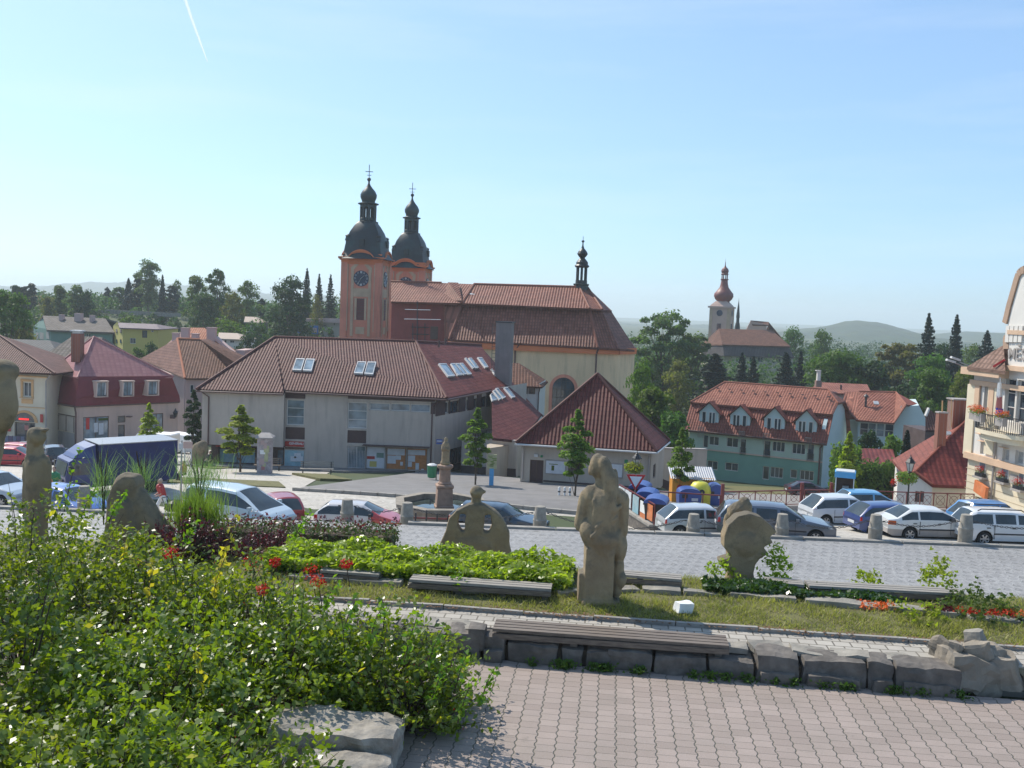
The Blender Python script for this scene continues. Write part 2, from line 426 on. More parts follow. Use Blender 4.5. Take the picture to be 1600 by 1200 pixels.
M['leaf_bush']=leafmat('leaf_bush',(.052,.096,.013),(.19,.245,.03),.45,.38,.75,.15,.9,(2.3,2.25,.45))
M['leaf_lime']=leafmat('leaf_lime',(.16,.23,.025),(.36,.42,.06),.5,.35,.5,.1,1.5,(1.5,1.7,.5))
M['leaf_yellow']=leafmat('leaf_yellow',(.42,.40,.04),(.60,.52,.06),.5,.4,.3,.1,3,(1.3,1.3,.6))
M['leaf_ivy']=leafmat('leaf_ivy',(.022,.055,.016),(.07,.12,.03),.3,.3,.6,.15,2)
M['leaf_purple']=leafmat('leaf_purple',(.065,.018,.028),(.14,.035,.045),.3,.4,.5,.15,3,(1.7,.8,.9))
M['leaf_hedge']=leafmat('leaf_hedge',(.04,.065,.022),(.09,.115,.04),.3,.5,.4,.15,3)
M['leaf_broom']=leafmat('leaf_broom',(.10,.16,.04),(.24,.28,.07),.45,.5,.3,.1,2)
M['grass_blade']=leafmat('grass_blade',(.13,.14,.03),(.40,.34,.14),.35,.5,.3,.1,1.5)
M['twig']=plain('twig',(.075,.05,.035),.9,.3,9)
def pt_mat():
 # cobbled square: small granite setts laid in fans
 def cobble(name,a,b,joint,fan=.55,sett=.095,amt=.8):
  m,t,p,o=newmat(name);c=N(t,'ShaderNodeNewGeometry').outputs['Position'];sp=N(t,'ShaderNodeSeparateXYZ',{0:c});x,y=sp.outputs[0],sp.outputs[1]
  wob=MA(t,'MULTIPLY',MA(t,'SUBTRACT',noise(t,c,1.1,2),.5),.22)
  x=MA(t,'ADD',x,MA(t,'MULTIPLY',wob,.35));y=MA(t,'ADD',y,MA(t,'MULTIPLY',MA(t,'SUBTRACT',noise(t,c,.8,3),.5),.5))
  fw,fp=fan,fan*1.35;r0=MA(t,'FLOOR',MA(t,'DIVIDE',y,fp));xs=MA(t,'ADD',MA(t,'DIVIDE',x,fw),MA(t,'MULTIPLY',r0,.5));fx=MA(t,'SUBTRACT',MA(t,'FRACT',xs),.5)
  arc=MA(t,'MULTIPLY',MA(t,'MULTIPLY',fx,fx),fw*2.2);yy=MA(t,'SUBTRACT',y,arc);sub=MA(t,'FRACT',MA(t,'DIVIDE',yy,fp));fine=MA(t,'FRACT',MA(t,'DIVIDE',yy,fp/5))
  cell=N(t,'ShaderNodeCombineXYZ',{0:MA(t,'FLOOR',MA(t,'DIVIDE',yy,fp/5)),1:MA(t,'FLOOR',MA(t,'MULTIPLY',xs,5.0))}).outputs[0]
  wn=N(t,'ShaderNodeTexWhiteNoise',{0:cell}).outputs[0]
  cc=mixc(t,wn,a,b)
  big=ramp(t,noise(t,c,.35,5,.6),.35,.7);cc=mixc(t,MA(t,'MULTIPLY',big,.35),cc,tuple(q*.62 for q in a))
  gap=MA(t,'MULTIPLY',ramp(t,sub,.78,.94),ramp(t,noise(t,c,2.2,3),.34,.5))
  j=MA(t,'MAXIMUM',gap,MA(t,'MULTIPLY',ramp(t,fine,.7,.9),.45))
  cc=mixc(t,MA(t,'MULTIPLY',j,amt),cc,joint)
  t.links.new(cc,p.inputs['Base Color']);p.inputs['Roughness'].default_value=.68
  bn=N(t,'ShaderNodeBump',{'Strength':.7,'Distance':.02,'Height':MA(t,'SUBTRACT',1.0,j)});t.links.new(bn.outputs[0],p.inputs['Normal'])
  return m
 M['cobble_road']=cobble('cobble_road',(.24,.235,.232),(.345,.338,.33),(.10,.098,.095),.4)
 M['cobble_square']=cobble('cobble_square',(.40,.37,.32),(.52,.48,.42),(.20,.18,.15),.8,.12,.5)
 # interlocking pink pavers
 m,t,p,o=newmat('pink_pavers');uv=N(t,'ShaderNodeTexCoord').outputs['UV'];sp=N(t,'ShaderNodeSeparateXYZ',{0:uv});u,v=sp.outputs[0],sp.outputs[1]
 W_,L_=.186,.138
 zz=MA(t,'PINGPONG',MA(t,'DIVIDE',v,L_),.5)
 cu=MA(t,'ADD',MA(t,'DIVIDE',u,W_),MA(t,'MULTIPLY',MA(t,'SUBTRACT',MA(t,'SMOOTH_MAX',MA(t,'SMOOTH_MIN',zz,.36,.05),.14,.05),.25),.34))
 col=MA(t,'FLOOR',cu);fu=MA(t,'FRACT',cu)
 cv=MA(t,'ADD',MA(t,'DIVIDE',v,L_),MA(t,'MULTIPLY',MA(t,'MODULO',col,2.0),.5));fv=MA(t,'FRACT',cv)
 wn=N(t,'ShaderNodeTexWhiteNoise',{0:N(t,'ShaderNodeCombineXYZ',{0:col,1:MA(t,'FLOOR',cv)}).outputs[0]}).outputs[0]
 cc=mixc(t,wn,(.245,.195,.168),(.325,.262,.228))
 cc=mixc(t,MA(t,'MULTIPLY',ramp(t,wn,.86,.98),.35),cc,(.20,.165,.15));cc=mixc(t,MA(t,'MULTIPLY',ramp(t,noise(t,uv,1.1,7,.7),.42,.68),.6),cc,(.215,.18,.15));cc=mixc(t,MA(t,'MULTIPLY',ramp(t,noise(t,uv,3.5,5,.7),.62,.72),.5),cc,(.13,.115,.095))
 cc=mixc(t,MA(t,'MULTIPLY',ramp(t,noise(t,uv,120,2),.45,.8),.35),cc,(.46,.385,.35))
 eu=MA(t,'MINIMUM',fu,MA(t,'SUBTRACT',1.0,fu));ev=MA(t,'MINIMUM',fv,MA(t,'SUBTRACT',1.0,fv))
 ju=MA(t,'SUBTRACT',1.0,ramp(t,eu,.012,.045));jv=MA(t,'MULTIPLY',MA(t,'SUBTRACT',1.0,ramp(t,ev,.01,.04)),.5)
 j=MA(t,'MAXIMUM',ju,jv);cc=mixc(t,MA(t,'MULTIPLY',j,.9),cc,(.10,.095,.07))
 t.links.new(cc,p.inputs['Base Color']);p.inputs['Roughness'].default_value=.8
 bn=N(t,'ShaderNodeBump',{'Strength':.8,'Distance':.012,'Height':MA(t,'ADD',MA(t,'SUBTRACT',1.0,j),MA(t,'MULTIPLY',noise(t,uv,60,3),.25))});t.links.new(bn.outputs[0],p.inputs['Normal'])
 M['pavers']=m
 # grey rectangular pavers of the path
 m,t,p,o=newmat('grey_pavers');uv=N(t,'ShaderNodeTexCoord').outputs['UV']
 br=N(t,'ShaderNodeTexBrick',{'Vector':uv,'Color1':(.34,.31,.27,1),'Color2':(.42,.385,.33,1),'Mortar':(.13,.115,.09,1),'Scale':1.0,'Mortar Size':.009,'Brick Width':.2,'Row Height':.165,'Bias':0.0})
 cc=mixc(t,MA(t,'MULTIPLY',ramp(t,noise(t,uv,2.0,6,.7),.42,.7),.5),br.outputs[0],(.24,.21,.17))
 t.links.new(cc,p.inputs['Base Color']);p.inputs['Roughness'].default_value=.85
 bn=N(t,'ShaderNodeBump',{'Strength':.7,'Distance':.01,'Height':MA(t,'SUBTRACT',1.0,br.outputs[1])});t.links.new(bn.outputs[0],p.inputs['Normal'])
 M['grey_pavers']=m
 # brick
 m,t,p,o=newmat('brick_red');uv=coords(t,'Generated')
 br=N(t,'ShaderNodeTexBrick',{'Vector':coords(t),'Color1':(.22,.07,.045,1),'Color2':(.30,.11,.07,1),'Mortar':(.22,.18,.15,1),'Scale':1.0,'Mortar Size':.012,'Brick Width':.28,'Row Height':.09})
 t.links.new(br.outputs[0],p.inputs['Base Color']);p.inputs['Roughness'].default_value=.9;M['brick']=m
 # sandstone with lichen
 m,t,p,o=newmat('sandstone');c=coords(t)
 f=ramp(t,noise(t,c,1.6,6,.6),.35,.7);cc=mixc(t,f,(.24,.175,.105),(.42,.315,.185))
 cc=mixc(t,MA(t,'MULTIPLY',ramp(t,noise(t,c,3.5,6,.7),.5,.68),.55),cc,(.09,.08,.062))
 sp=N(t,'ShaderNodeSeparateXYZ',{0:N(t,'ShaderNodeNewGeometry').outputs['Normal']})
 up=MA(t,'MULTIPLY',ramp(t,MA(t,'ADD',sp.outputs[2],MA(t,'MULTIPLY',noise(t,c,5,5),.8)),.55,1.15),.75)
 cc=mixc(t,up,cc,(.085,.08,.062)) # lichen and dirt that settles on upper faces
 cc=mixc(t,MA(t,'MULTIPLY',ramp(t,noise(t,c,1.1,3),.55,.7),.5),cc,(.36,.24,.07))
 t.links.new(cc,p.inputs['Base Color']);p.inputs['Roughness'].default_value=.92
 bn=N(t,'ShaderNodeBump',{'Strength':.7,'Distance':.02,'Height':noise(t,c,22,6,.7)});t.links.new(bn.outputs[0],p.inputs['Normal'])
 M['sandstone']=m
 # weathered wood planks
 m,t,p,o=newmat('wood_dark');c=N(t,'ShaderNodeMapping',{0:coords(t),3:(1.2,30,30)}).outputs[0]
 cc=mixc(t,ramp(t,noise(t,c,2,5),.35,.7),(.10,.075,.058),(.22,.175,.135));t.links.new(cc,p.inputs['Base Color']);p.inputs['Roughness'].default_value=.6
 M['wood_dark']=m
 m,t,p,o=newmat('wood_gray');c=N(t,'ShaderNodeMapping',{0:coords(t),3:(1.2,30,30)}).outputs[0]
 cc=mixc(t,ramp(t,noise(t,c,2,5),.35,.7),(.20,.18,.155),(.36,.33,.29));t.links.new(cc,p.inputs['Base Color']);p.inputs['Roughness'].default_value=.75
 M['wood_gray']=m
 M['asphalt']=plain('asphalt',(.185,.175,.17),.85,.15,1.0,(.12,.115,.11),.6,.3,60,world=True)
 M['asphalt_lot']=plain('asphalt_lot',(.24,.225,.21),.85,.12,.5,(.17,.16,.15),.5,.3,60,world=True)
 M['kerb']=plain('kerb',(.30,.28,.25),.85,.25,3,(.16,.15,.13),.5,.4,20,world=True)
 M['lawn']=plain('lawn',(.13,.125,.045),.95,.35,3,(.16,.13,.06),.7,.8,40,world=True)
 M['ground']=plain('ground',(.055,.075,.028),.95,.35,.02,(.14,.12,.05),.6,world=True)
 M['soil']=plain('soil',(.085,.065,.045),.95,.3,6,bump=.5)
 M['path_bright']=plain('paving_light',(.40,.37,.33),.8,.12,1.5,(.30,.27,.24),.4,world=True)
 M['hill_green']=plain('hill_green',(.025,.045,.018),.95,.4,.012,(.10,.12,.05),.35,world=True)
 M['cars_cover']=M['dark_plastic']
pt_mat()
# ---------------------------------------------------------------- setting
TA=R(6.0);EU=V(math.cos(TA),-math.sin(TA),0);EV=V(math.sin(TA),math.cos(TA),0)
def uvp(u,v,z=0.0):p=EU*u+EV*v;return V(p.x,p.y,z)
def setting(name,mb,mat,**k):
 o=mb.build(name,mat,None,**k);return tag(o,kind='structure')
def fbm(x,y,s=1.0):
 from mathutils import noise as _n
 return _n.fractal(V(x*s,y*s,3.7),1.0,2.0,5)
def ground_sheet():
 ys=[-30,-10,0,5,10,13]+list(np.arange(14.5,22,1.5))+[22,31,38.3]+list(np.arange(41,57,3))+list(np.arange(57,66,1))+list(np.arange(66,110,4))+[115,125,140,150,160]+list(np.arange(170,320,10))+[340,380,440,520,620,800,1100,1500,2200,3200,5000,8000]
 xs=[-6000,-3000,-1500,-900,-600,-400,-300,-240,-200,-170]+list(np.arange(-150,-20,10))+list(np.arange(-20,10,5))+[11,12,13,14,15,20,25,30,35,40,50,60,80,100,130,170,220,300,400,600,900,1500,3000,6000]
 mb=MB();P=[]
 for y in ys:
  for x in xs:
   P.append((x,y,G(x,y)-(.0 if y<160 else 0)))
 nx=len(xs);F=[(j*nx+i,j*nx+i+1,(j+1)*nx+i+1,(j+1)*nx+i)for j in range(len(ys)-1)for i in range(nx-1)]
 mb.add(P,F);return setting('ground',mb,M['ground'])
ground_sheet()
def drape(name,q,dz,mat,nx=12,ny=12,thick=0,kindf=setting):
 mb=MB();P=[]
 for j in range(ny+1):
  for i in range(nx+1):
   s,t=i/nx,j/ny
   x=(q[0][0]*(1-s)+q[1][0]*s)*(1-t)+(q[3][0]*(1-s)+q[2][0]*s)*t
   y=(q[0][1]*(1-s)+q[1][1]*s)*(1-t)+(q[3][1]*(1-s)+q[2][1]*s)*t
   P.append((x,y,G(x,y)+dz))
 k=nx+1;F=[(j*k+i,j*k+i+1,(j+1)*k+i+1,(j+1)*k+i)for j in range(ny)for i in range(nx)]
 mb.add(P,F)
 if thick: # skirt
  rim=[i for i in range(k)]+[j*k+nx for j in range(1,ny+1)]+[ny*k+i for i in range(nx-1,-1,-1)]+[j*k for j in range(ny-1,0,-1)]
  o=len(mb.v)
  for i in rim:v=mb.v[i];mb.v.append((v[0],v[1],v[2]-thick))
  n=len(rim)
  for a in range(n):mb.f.append([rim[a],o+a,o+(a+1)%n,rim[(a+1)%n]]);mb.m.append(0)
 return kindf(name,mb,mat)
# road of granite setts, its kerb and the sloping square
mb=MB()
mb.face([(-60,23.9,ROADZ),(75,23.9,ROADZ),(75,38.15,ROADZ),(-60,38.15,ROADZ)]);setting('road',mb,M['cobble_road'])
mb=MB()
for i in range(68):
 x0=-60+i*2
 if-13.5<x0<-5:continue
 mb.box((x0+1,38.3,ROADZ-.02+random.uniform(-.01,.01)),(1.96,.3,.22+random.uniform(0,.02)),rz=random.uniform(-.003,.003))
setting('kerb',mb,M['kerb'])
drape('square_paving',[(-75,38.4),(60,38.4),(60,57.5),(-75,57.5)],.035,M['cobble_square'],70,22)
drape('square_paving',[(-80,57.5),(-12.3,57.5),(-17,108),(-90,108)],.035,M['cobble_square'],20,20)
A0=ong_=None
drape('pavement',[(-12.2,53.9),(9.8,48.6),(15.5,60),(-6.5,79)],.16,M['asphalt'],14,12,thick=.25)
drape('pavement',[(-27,74.0),(-12.5,73.0),(-6.0,80),(-27,84)],.16,M['asphalt'],10,6,thick=.25)
mb=MB()
for a,b in(((-12.2,53.8),(9.9,48.45)),):
 n=22
 for i in range(n):
  p=[a[k]+(b[k]-a[k])*(i+.02)/n for k in(0,1)];q=[a[k]+(b[k]-a[k])*(i+.98)/n for k in(0,1)]
  mb.bar((p[0],p[1],G(*p)+.12),(q[0],q[1],G(*q)+.12),.2,.2)
setting('kerb',mb,M['kerb'])
# sunlit strip of lighter paving beside the kiosk, left grass island
drape('verge',[(-21,56),(-13,55.5),(-14.5,60),(-21,60.5)],.10,M['lawn'],8,4,thick=.2)
drape('verge',[(-15.5,68),(-12.5,63),(-10.4,63.2),(-13,68.2)],.19,M['lawn'],6,4,thick=.2)
drape('verge',[(-29,77),(-22,71),(-21,74),(-26,80)],.10,M['lawn'],6,6,thick=.2)
# yard behind the red fence on the right
drape('yard',[(13,60),(60,60),(70,90),(17,90)],.04,M['asphalt_lot'],26,20)
drape('yard_verge',[(19,90.2),(70,90.2),(80,101),(22,101)],.03,M['lawn'],12,6)
# ---- terrace
mb=MB()
P=[uvp(-11,1.0),uvp(11,1.0),uvp(11,10.70),uvp(-11,10.70)];mb.face([(p.x,p.y,0)for p in P],uv=[(-11,1.0),(11,1.0),(11,10.7),(-11,10.7)])
setting('terrace_paving',mb,M['pavers'])
mb=MB();z=.275
P=[uvp(-11,10.98,z),uvp(11,10.98,z),uvp(11,11.52,z),uvp(-11,11.52,z)]
mb.add(P+[p-V(0,0,.4)for p in P],[(0,1,2,3),(0,4,5,1),(1,5,6,2),(2,6,7,3),(3,7,4,0)]);mb.uv[0]=[(-11,10.98),(11,10.98),(11,11.52),(-11,11.52)]
setting('path',mb,M['grey_pavers'])
mb=MB();u=-11
while u<11:
 L=random.uniform(.7,1.0);a=uvp(u+.006,11.55,.265+random.uniform(-.012,.012));b=uvp(min(u+L,11)-.006,11.55,.265+random.uniform(-.012,.012));mb.bar(a,b,.055,.12);u+=L
setting('path_kerb',mb,M['kerb'])
def lawnz(u,v):
 p=uvp(u,v);s=sst(13.45,14.5,v);return(.285+.05*sst(11.6,12.3,v)+.02*fbm(u,v,1.3))*(1-s)+(G(p.x,p.y)+.06)*s
mb=MB();us=np.linspace(-14,14,90);vs=np.linspace(11.58,17.6,44);P=[]
for v in vs:
 for u in us:P.append(uvp(u,v,lawnz(u,v)))
k=len(us);mb.add(P,[(j*k+i,j*k+i+1,(j+1)*k+i+1,(j+1)*k+i)for j in range(len(vs)-1)for i in range(k-1)])
setting('lawn',mb,M['lawn'],smooth=True)
# ---- hills
def hill(name,ridge,Y,base=-18,bump=6,seed=0):
 # ridge: list of (px, py); built as a real ridge with a front slope running towards us
 ridge=sorted(ridge);xs=np.linspace(ridge[0][0],ridge[-1][0],260);mb=MB();rows=[]
 prof=[(0,1.0),(.06,.93),(.16,.80),(.32,.56),(.55,.30),(.8,.10),(1.0,-.02)]
 for t,hgt in[(-.6,0.0),(-.25,.7)]+prof:
  row=[]
  for px in xs:
   py=np.interp(px,[r[0]for r in ridge],[r[1]for r in ridge]);p=at(px,py,Y)
   n=fbm(p.x+seed*100,t*700,.009)*bump+fbm(p.x,seed+t*3000,.05)*bump*.35
   H=p.z-base;y=Y-t*Y*.45
   row.append((p.x*(1-t*.2),y,base+H*hgt+(n*(.35+.65*min(1,abs(t)*6)))))
  rows.append(row)
 k=len(xs);P=[q for r in rows for q in r];mb.add(P,[(j*k+i,(j+1)*k+i,(j+1)*k+i+1,j*k+i+1)for j in range(len(rows)-1)for i in range(k-1)])
 return setting(name,mb,M['hill_green'])
hill('hill',[(-150,452),(-20,444),(45,448),(80,446),(110,443),(150,444),(200,439),(260,443),(330,450),(420,458),(520,462),(620,475),(760,490)],3400,-30,16,1)
hill('hill',[(880,512),(940,507),(975,505),(1010,507),(1060,508),(1100,507),(1160,512),(1230,520),(1300,530)],2300,-26,8,2)
hill('hill',[(1120,545),(1180,530),(1225,519),(1255,519),(1290,510),(1320,502),(1340,500),(1370,503),(1400,512),(1440,523),(1480,532),(1530,540),(1600,552)],1500,-22,6,3)
hill('hill',[(1430,550),(1470,540),(1500,531),(1530,523),(1550,519),(1580,520),(1640,512),(1720,510),(1800,520)],1700,-22,6,4)
# stubble field below the round hill
mb=MB();P=[atz(1330,560,-17.5),atz(1400,566,-17.5),atz(1420,549,-17.5),atz(1340,546,-17.5)]
mb.face([(p.x,p.y,p.z+.2)for p in[at(1325,556,640),at(1440,560,640),at(1430,546,900),at(1335,544,900)]]);setting('field',mb,plain('stubble',(.36,.28,.16),.95,.15,.02,world=True))
# ---------------------------------------------------------------- buildings
def wall(parent,A,B,z0,z1,mat,ops=(),depth=.14,name='wall',z0b=None):
 """vertical wall from plan point A to B (outside on the right-hand side seen from above A->B), rectangular openings (u0,u1,za,zb)"""
 A=V(A[0],A[1],0);B=V(B[0],B[1],0);d=(B-A);L=d.length;d.normalize();n=V(d.y,-d.x,0)
 us=sorted(set([0,L]+[q for o in ops for q in(o[0],o[1])]));zs=sorted(set([z0,z1]+[q for o in ops for q in(o[2],o[3])]))
 mb=MB();W=lambda u,z,k=0:A+d*u-n*k+V(0,0,z)
 for i in range(len(us)-1):
  for j in range(len(zs)-1):
   um,zm=(us[i]+us[i+1])/2,(zs[j]+zs[j+1])/2
   if any(o[0]<um<o[1]and o[2]<zm<o[3]for o in ops):continue
   mb.face([W(us[i],zs[j]),W(us[i+1],zs[j]),W(us[i+1],zs[j+1]),W(us[i],zs[j+1])])
 for o in ops:
  a,b,c,e=o[:4]
  for p,q in(((a,c),(b,c)),((b,c),(b,e)),((b,e),(a,e)),((a,e),(a,c))):
   mb.face([W(*p),W(*p,depth),W(*q,depth),W(*q)])
 return mb
class Bld:
 def __init__(s,name,label,cat,base,group=None):
  s.root=thing(name,label,cat,base,0,group);s.walls={};s.wmb={}
 def px(s,w,px,py):
  A,B=s.walls[w][:2];d=(B-A).normalized();n=V(d.y,-d.x,0);p=hit(px,py,A,n);return(p-A).dot(d),p.z
 def addwall(s,w,A,B,z0,z1,mat='plaster_white',ops=(),px=(),depth=.14):
  A=V(A[0],A[1],0);B=V(B[0],B[1],0);s.walls[w]=(A,B,z0,z1)
  ops=list(ops)
  for(x0,y0,x1,y1,*r)in px:
   u0,za=s.px(w,x0,y0);u1,zb=s.px(w,x1,y1);L=(B-A).length
   u0,u1=sorted((u0,u1));zb,za=sorted((za,zb))
   ops.append((max(.05,u0),min(L-.05,u1),max(z0+.02,zb),min(z1-.02,za),*r))
  mb=wall(None,A,B,z0,z1,None,ops,depth);s.wmb.setdefault(mat,[]).append(mb)
  for o in ops:
   if len(o)>4 and o[4]:s.window(w,o,depth,*o[4:])
  return ops
 def window(s,w,o,depth,kind='w',nx=2,nz=1,frame='window_frame',glass='glass',fw=.07,sill=False):
  A,B=s.walls[w][:2];d=(B-A).normalized();n=V(d.y,-d.x,0);W=lambda u,z,k:A+d*u-n*k+V(0,0,z)
  a,b,c,e=o[:4];ang=math.atan2(d.y,d.x)
  name={'w':'window','d':'door','s':'shop_window','g':'gate','b':'notice_board','p':'panel'}[kind]
  mb=MB();fd=.06;k=depth-.035
  def bx(u0,u1,z0,z1,kk,th,m=mb):m.box(W((u0+u1)/2,(z0+z1)/2,kk),(u1-u0,th,z1-z0),rz=ang)
  if kind=='p':
   bx(a,b,c,e,depth*.55,.06);return mb.build(name,M[frame],s.root)
  bx(a,b,c,c+fw,k,fd);bx(a,b,e-fw,e,k,fd);bx(a,a+fw,c+fw,e-fw,k,fd);bx(b-fw,b,c+fw,e-fw,k,fd)
  for i in range(1,nx):u=a+(b-a)*i/nx;bx(u-fw*.4,u+fw*.4,c+fw,e-fw,k+.005,fd)
  for j in range(1,nz):z=c+(e-c)*j/nz;bx(a+fw,b-fw,z-fw*.35,z+fw*.35,k+.009,fd)
  if sill:bx(a-.08,b+.08,c-.07,c-.002,-.05,.22)
  f=mb.build(name,M[frame],s.root)
  g=MB();bx(a+fw*.9,b-fw*.9,c+fw*.9,e-fw*.9,depth-.012,.02,g);g.build('pane' if kind in 'ws' else 'door_leaf',M[glass],f)
  return f
 def finish(s,inner=True):
  for mat,l in s.wmb.items():
   mb=MB()
   for q in l:mb.add(q.v,q.f)
   mb.build('wall',M[mat],s.root)
 def core(s,poly,z0,z1,mat='glass',inset=.2): # dark solid interior behind the openings
  c=Vector((sum(p[0]for p in poly)/len(poly),sum(p[1]for p in poly)/len(poly)))
  P=[]
  for p in poly:
   q=Vector((p[0],p[1]));dd=(c-q);P.append(q+dd.normalized()*inset*1.5)
  mb=MB();mb.prism(P,z0,z1);mb.build('interior',M['plaster_white']if mat is None else M[mat],s.root)
 def roof(s,faces,mat,t=.18,name='roof',lab=None):
  mb=MB()
  for f in faces:mb.slab(f,t)
  o=mb.build(name,M[mat],s.root)
  if lab:o['label']=lab
  return o
 def part(s,name,mb,mat,lab=None,parent=None,smooth=False):
  o=mb.build(name,M[mat]if isinstance(mat,str)else mat,parent or s.root,smooth=smooth)
  if lab:o['label']=lab
  return o
 def ridge(s,segs,mat,r=.09,name='ridge_tiles'):
  mb=MB()
  for a,b in segs:mb.tube([Vector(a)+V(0,0,.02),Vector(b)+V(0,0,.02)],r,6)
  return mb.build(name,M[mat],s.root)
def skylight(b,P,n,corners,name='skylight',frame='white_metal'):
 # roof window lying on plane (P,n), given its four picture corners
 C=[hit(x,y,P,n)for x,y in corners];n=n if n.z>0 else-n
 up=[c+n*.16 for c in C];mb=MB()
 mb.add(C+up,[(0,1,5,4),(1,2,6,5),(2,3,7,6),(3,0,4,7)]);ctr=sum(up,V(0,0,0))/4
 inn=[c+(ctr-c)*.16 for c in up];mb.add(up+inn,[(0,1,5,4),(1,2,6,5),(2,3,7,6),(3,0,4,7)])
 o=mb.build(name,M[frame],b.root);g=MB();g.face([c-n*.03 for c in inn]);g.build('pane',M['glass_sky'],o);return o
def drain(b,pts,r=.055,mat='gutter'):
 mb=MB();mb.tube(pts,r,6);return b.part('downpipe',mb,mat)
# ======== main shop building
def shop_building():
 zE=-3.2;Yl=76.8;Yr=77.6
 b=Bld('shop_building','long grey rendered two-storey shop building with red tiled hipped roof and roof windows','building',(-12,77,G(-12,77)))
 zb=G(-12,77)+.05
 a0=at(316,613,Yl);a1=at(444,615,Yl);c0=at(446,615,Yr);c1=at(681,624,Yr);d1=at(766,612,87.4)
 back=[(-1.5,92),(-24,92)]
 zf=at(316,694,Yl).z # underside of jettied upper floor
 ops=b.addwall('ul',a0,a1,zf,zE,'plaster_white')
 b.addwall('jog',a1,c0,zf,zE,'plaster_white')
 b.addwall('fr',c0,c1,zb,zE+.0,'plaster_white',px=[
  (448,624,475,665,'w',1,3,'window_frame','glass_sky'),(445.5,667,476,687,'p',1,1,'brown_panel'),
  (543.5,628,573,670,'w',1,3,'window_frame','glass_sky'),(543,672,572,693,'p',1,1,'brown_panel'),
  (543,696,570.5,733,'g',2,1,'white_metal','glass_sky'),
  (577,629,609,642,'w',1,1,'window_frame','glass_sky'),(610,630,640.5,643,'w',1,1,'window_frame','glass_sky'),(641.5,631,672,644.5,'w',1,1,'window_frame','glass_sky'),
  (571.5,697,601.5,736,'b',1,1,'wood_gray','paper'),(603,699,634,738,'b',1,1,'wood_gray','cork'),(635.5,700,667,740,'b',1,1,'wood_gray','cork')],depth=.2)
 b.addwall('rt',c1,d1,G(-5,80)-.5,zE+.0,'plaster_white',px=[
  (703,702,722,723,'w',4,1,'window_brown','glass'),
  (695.5,628.5,701.5,645,'w',1,1,'white_metal','glass'),(703,627.5,717,644,'w',2,1,'window_brown','glass'),(727,625,730.5,639,'w',1,1,'white_metal','glass'),(740,623,745,637,'w',1,1,'window_brown','glass'),(752,620,760,635,'w',1,1,'window_brown','glass')],depth=.2)
 b.addwall('rk',d1,V(1.5,97,0),G(-5,80)-2,zE)
 b.addwall('lf',(a0.x,92),a0,zf,zE)
 # ground floor of the left wing, set back under the upper floor
 g0=V(a0.x+.7,Yr+.2,0);g1=V(c0.x,Yr+.2,0)
 b.addwall('gl',g0,g1,zb,zf,'brown_plinth',px=[
  (341,700,399,729,'s',2,1,'window_brown','poster_cyan'),(400,700,428,731,'d',1,1,'window_brown','glass'),(432,702,443,733,'s',1,1,'window_brown','glass_sky'),(444.5,703,474,734,'s',1,1,'window_brown','poster_cyan')][:3],depth=.15)
 b.addwall('gl2',(a0.x+.7,92),g0,zb,zf,'brown_plinth')
 b.finish()
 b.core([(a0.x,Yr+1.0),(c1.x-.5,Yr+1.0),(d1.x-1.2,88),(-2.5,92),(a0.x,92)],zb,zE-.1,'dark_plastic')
 m=MB();m.prism([(a0.x+.02,Yl+.02),(a1.x,Yl+.02),(a1.x,Yr+.5),(a0.x+.02,Yr+.5)],zf-.06,zf-.001);b.part('soffit',m,'brown_panel')
 # corner post at far left, plinth, brown fascia, canopy
 m=MB();m.box((a0.x+1.0,Yr-.35,(zb+zf)/2),(.55,.5,zf-zb));b.part('pillar',m,'brown_panel')
 A,B=b.walls['fr'][:2];d=(B-A).normalized();n=V(d.y,-d.x,0)
 def strip(x0,y0,x1,y1,k,th,mat,name,w='fr',lab=None):
  A,B=b.walls[w][:2];d=(B-A).normalized();n=V(d.y,-d.x,0)
  u0,z1=b.px(w,x0,y0);u1,z0=b.px(w,x1,y1);m=MB();p=A+d*((u0+u1)/2)+n*k
  m.box((p.x,p.y,(z0+z1)/2),(abs(u1-u0),th,abs(z1-z0)),rz=math.atan2(d.y,d.x));return b.part(name,m,mat,lab)
 strip(476,730,541,741,.03,.1,'brown_plinth','plinth');strip(572,738.5,680,745,.035,.1,'brown_plinth','plinth')
 strip(544,618,679.5,628,.02,.06,'brown_panel','fascia');strip(446,614,477,623,.02,.06,'brown_panel','fascia')
 strip(673.5,628.5,680,647,.02,.05,'brown_panel','fascia')
 strip(568,694.5,672,698,.35,.8,'brown_panel','canopy')
 o=strip(446,689,475,698,.07,.14,'red_sign','shop_sign')
 p=at(463,693.2,Yr-.16);text_obj('lettering','GENERALI',.42,M['white_paint'],(p.x,p.y-.02,p.z),(R(90),0,0),b.root,.01,width=1.15)
 strip(341,687.5,357,696.5,.55,.14,'red_sign','shop_sign');strip(400,688,432,697.3,.55,.14,'red_sign','shop_sign');strip(434,688.8,443,697.5,.55,.14,'red_sign','shop_sign')
 p=at(419,692.5,Yr-.65);text_obj('lettering','GENERALI',.4,M['white_paint'],(p.x,p.y-.02,p.z),(R(90),0,0),b.root,.01,width=1.1)
 strip(445.5,703,474.5,734,.04,.06,'poster_cyan','shop_window');strip(446,698.5,476,702,.05,.1,'window_brown','fascia')
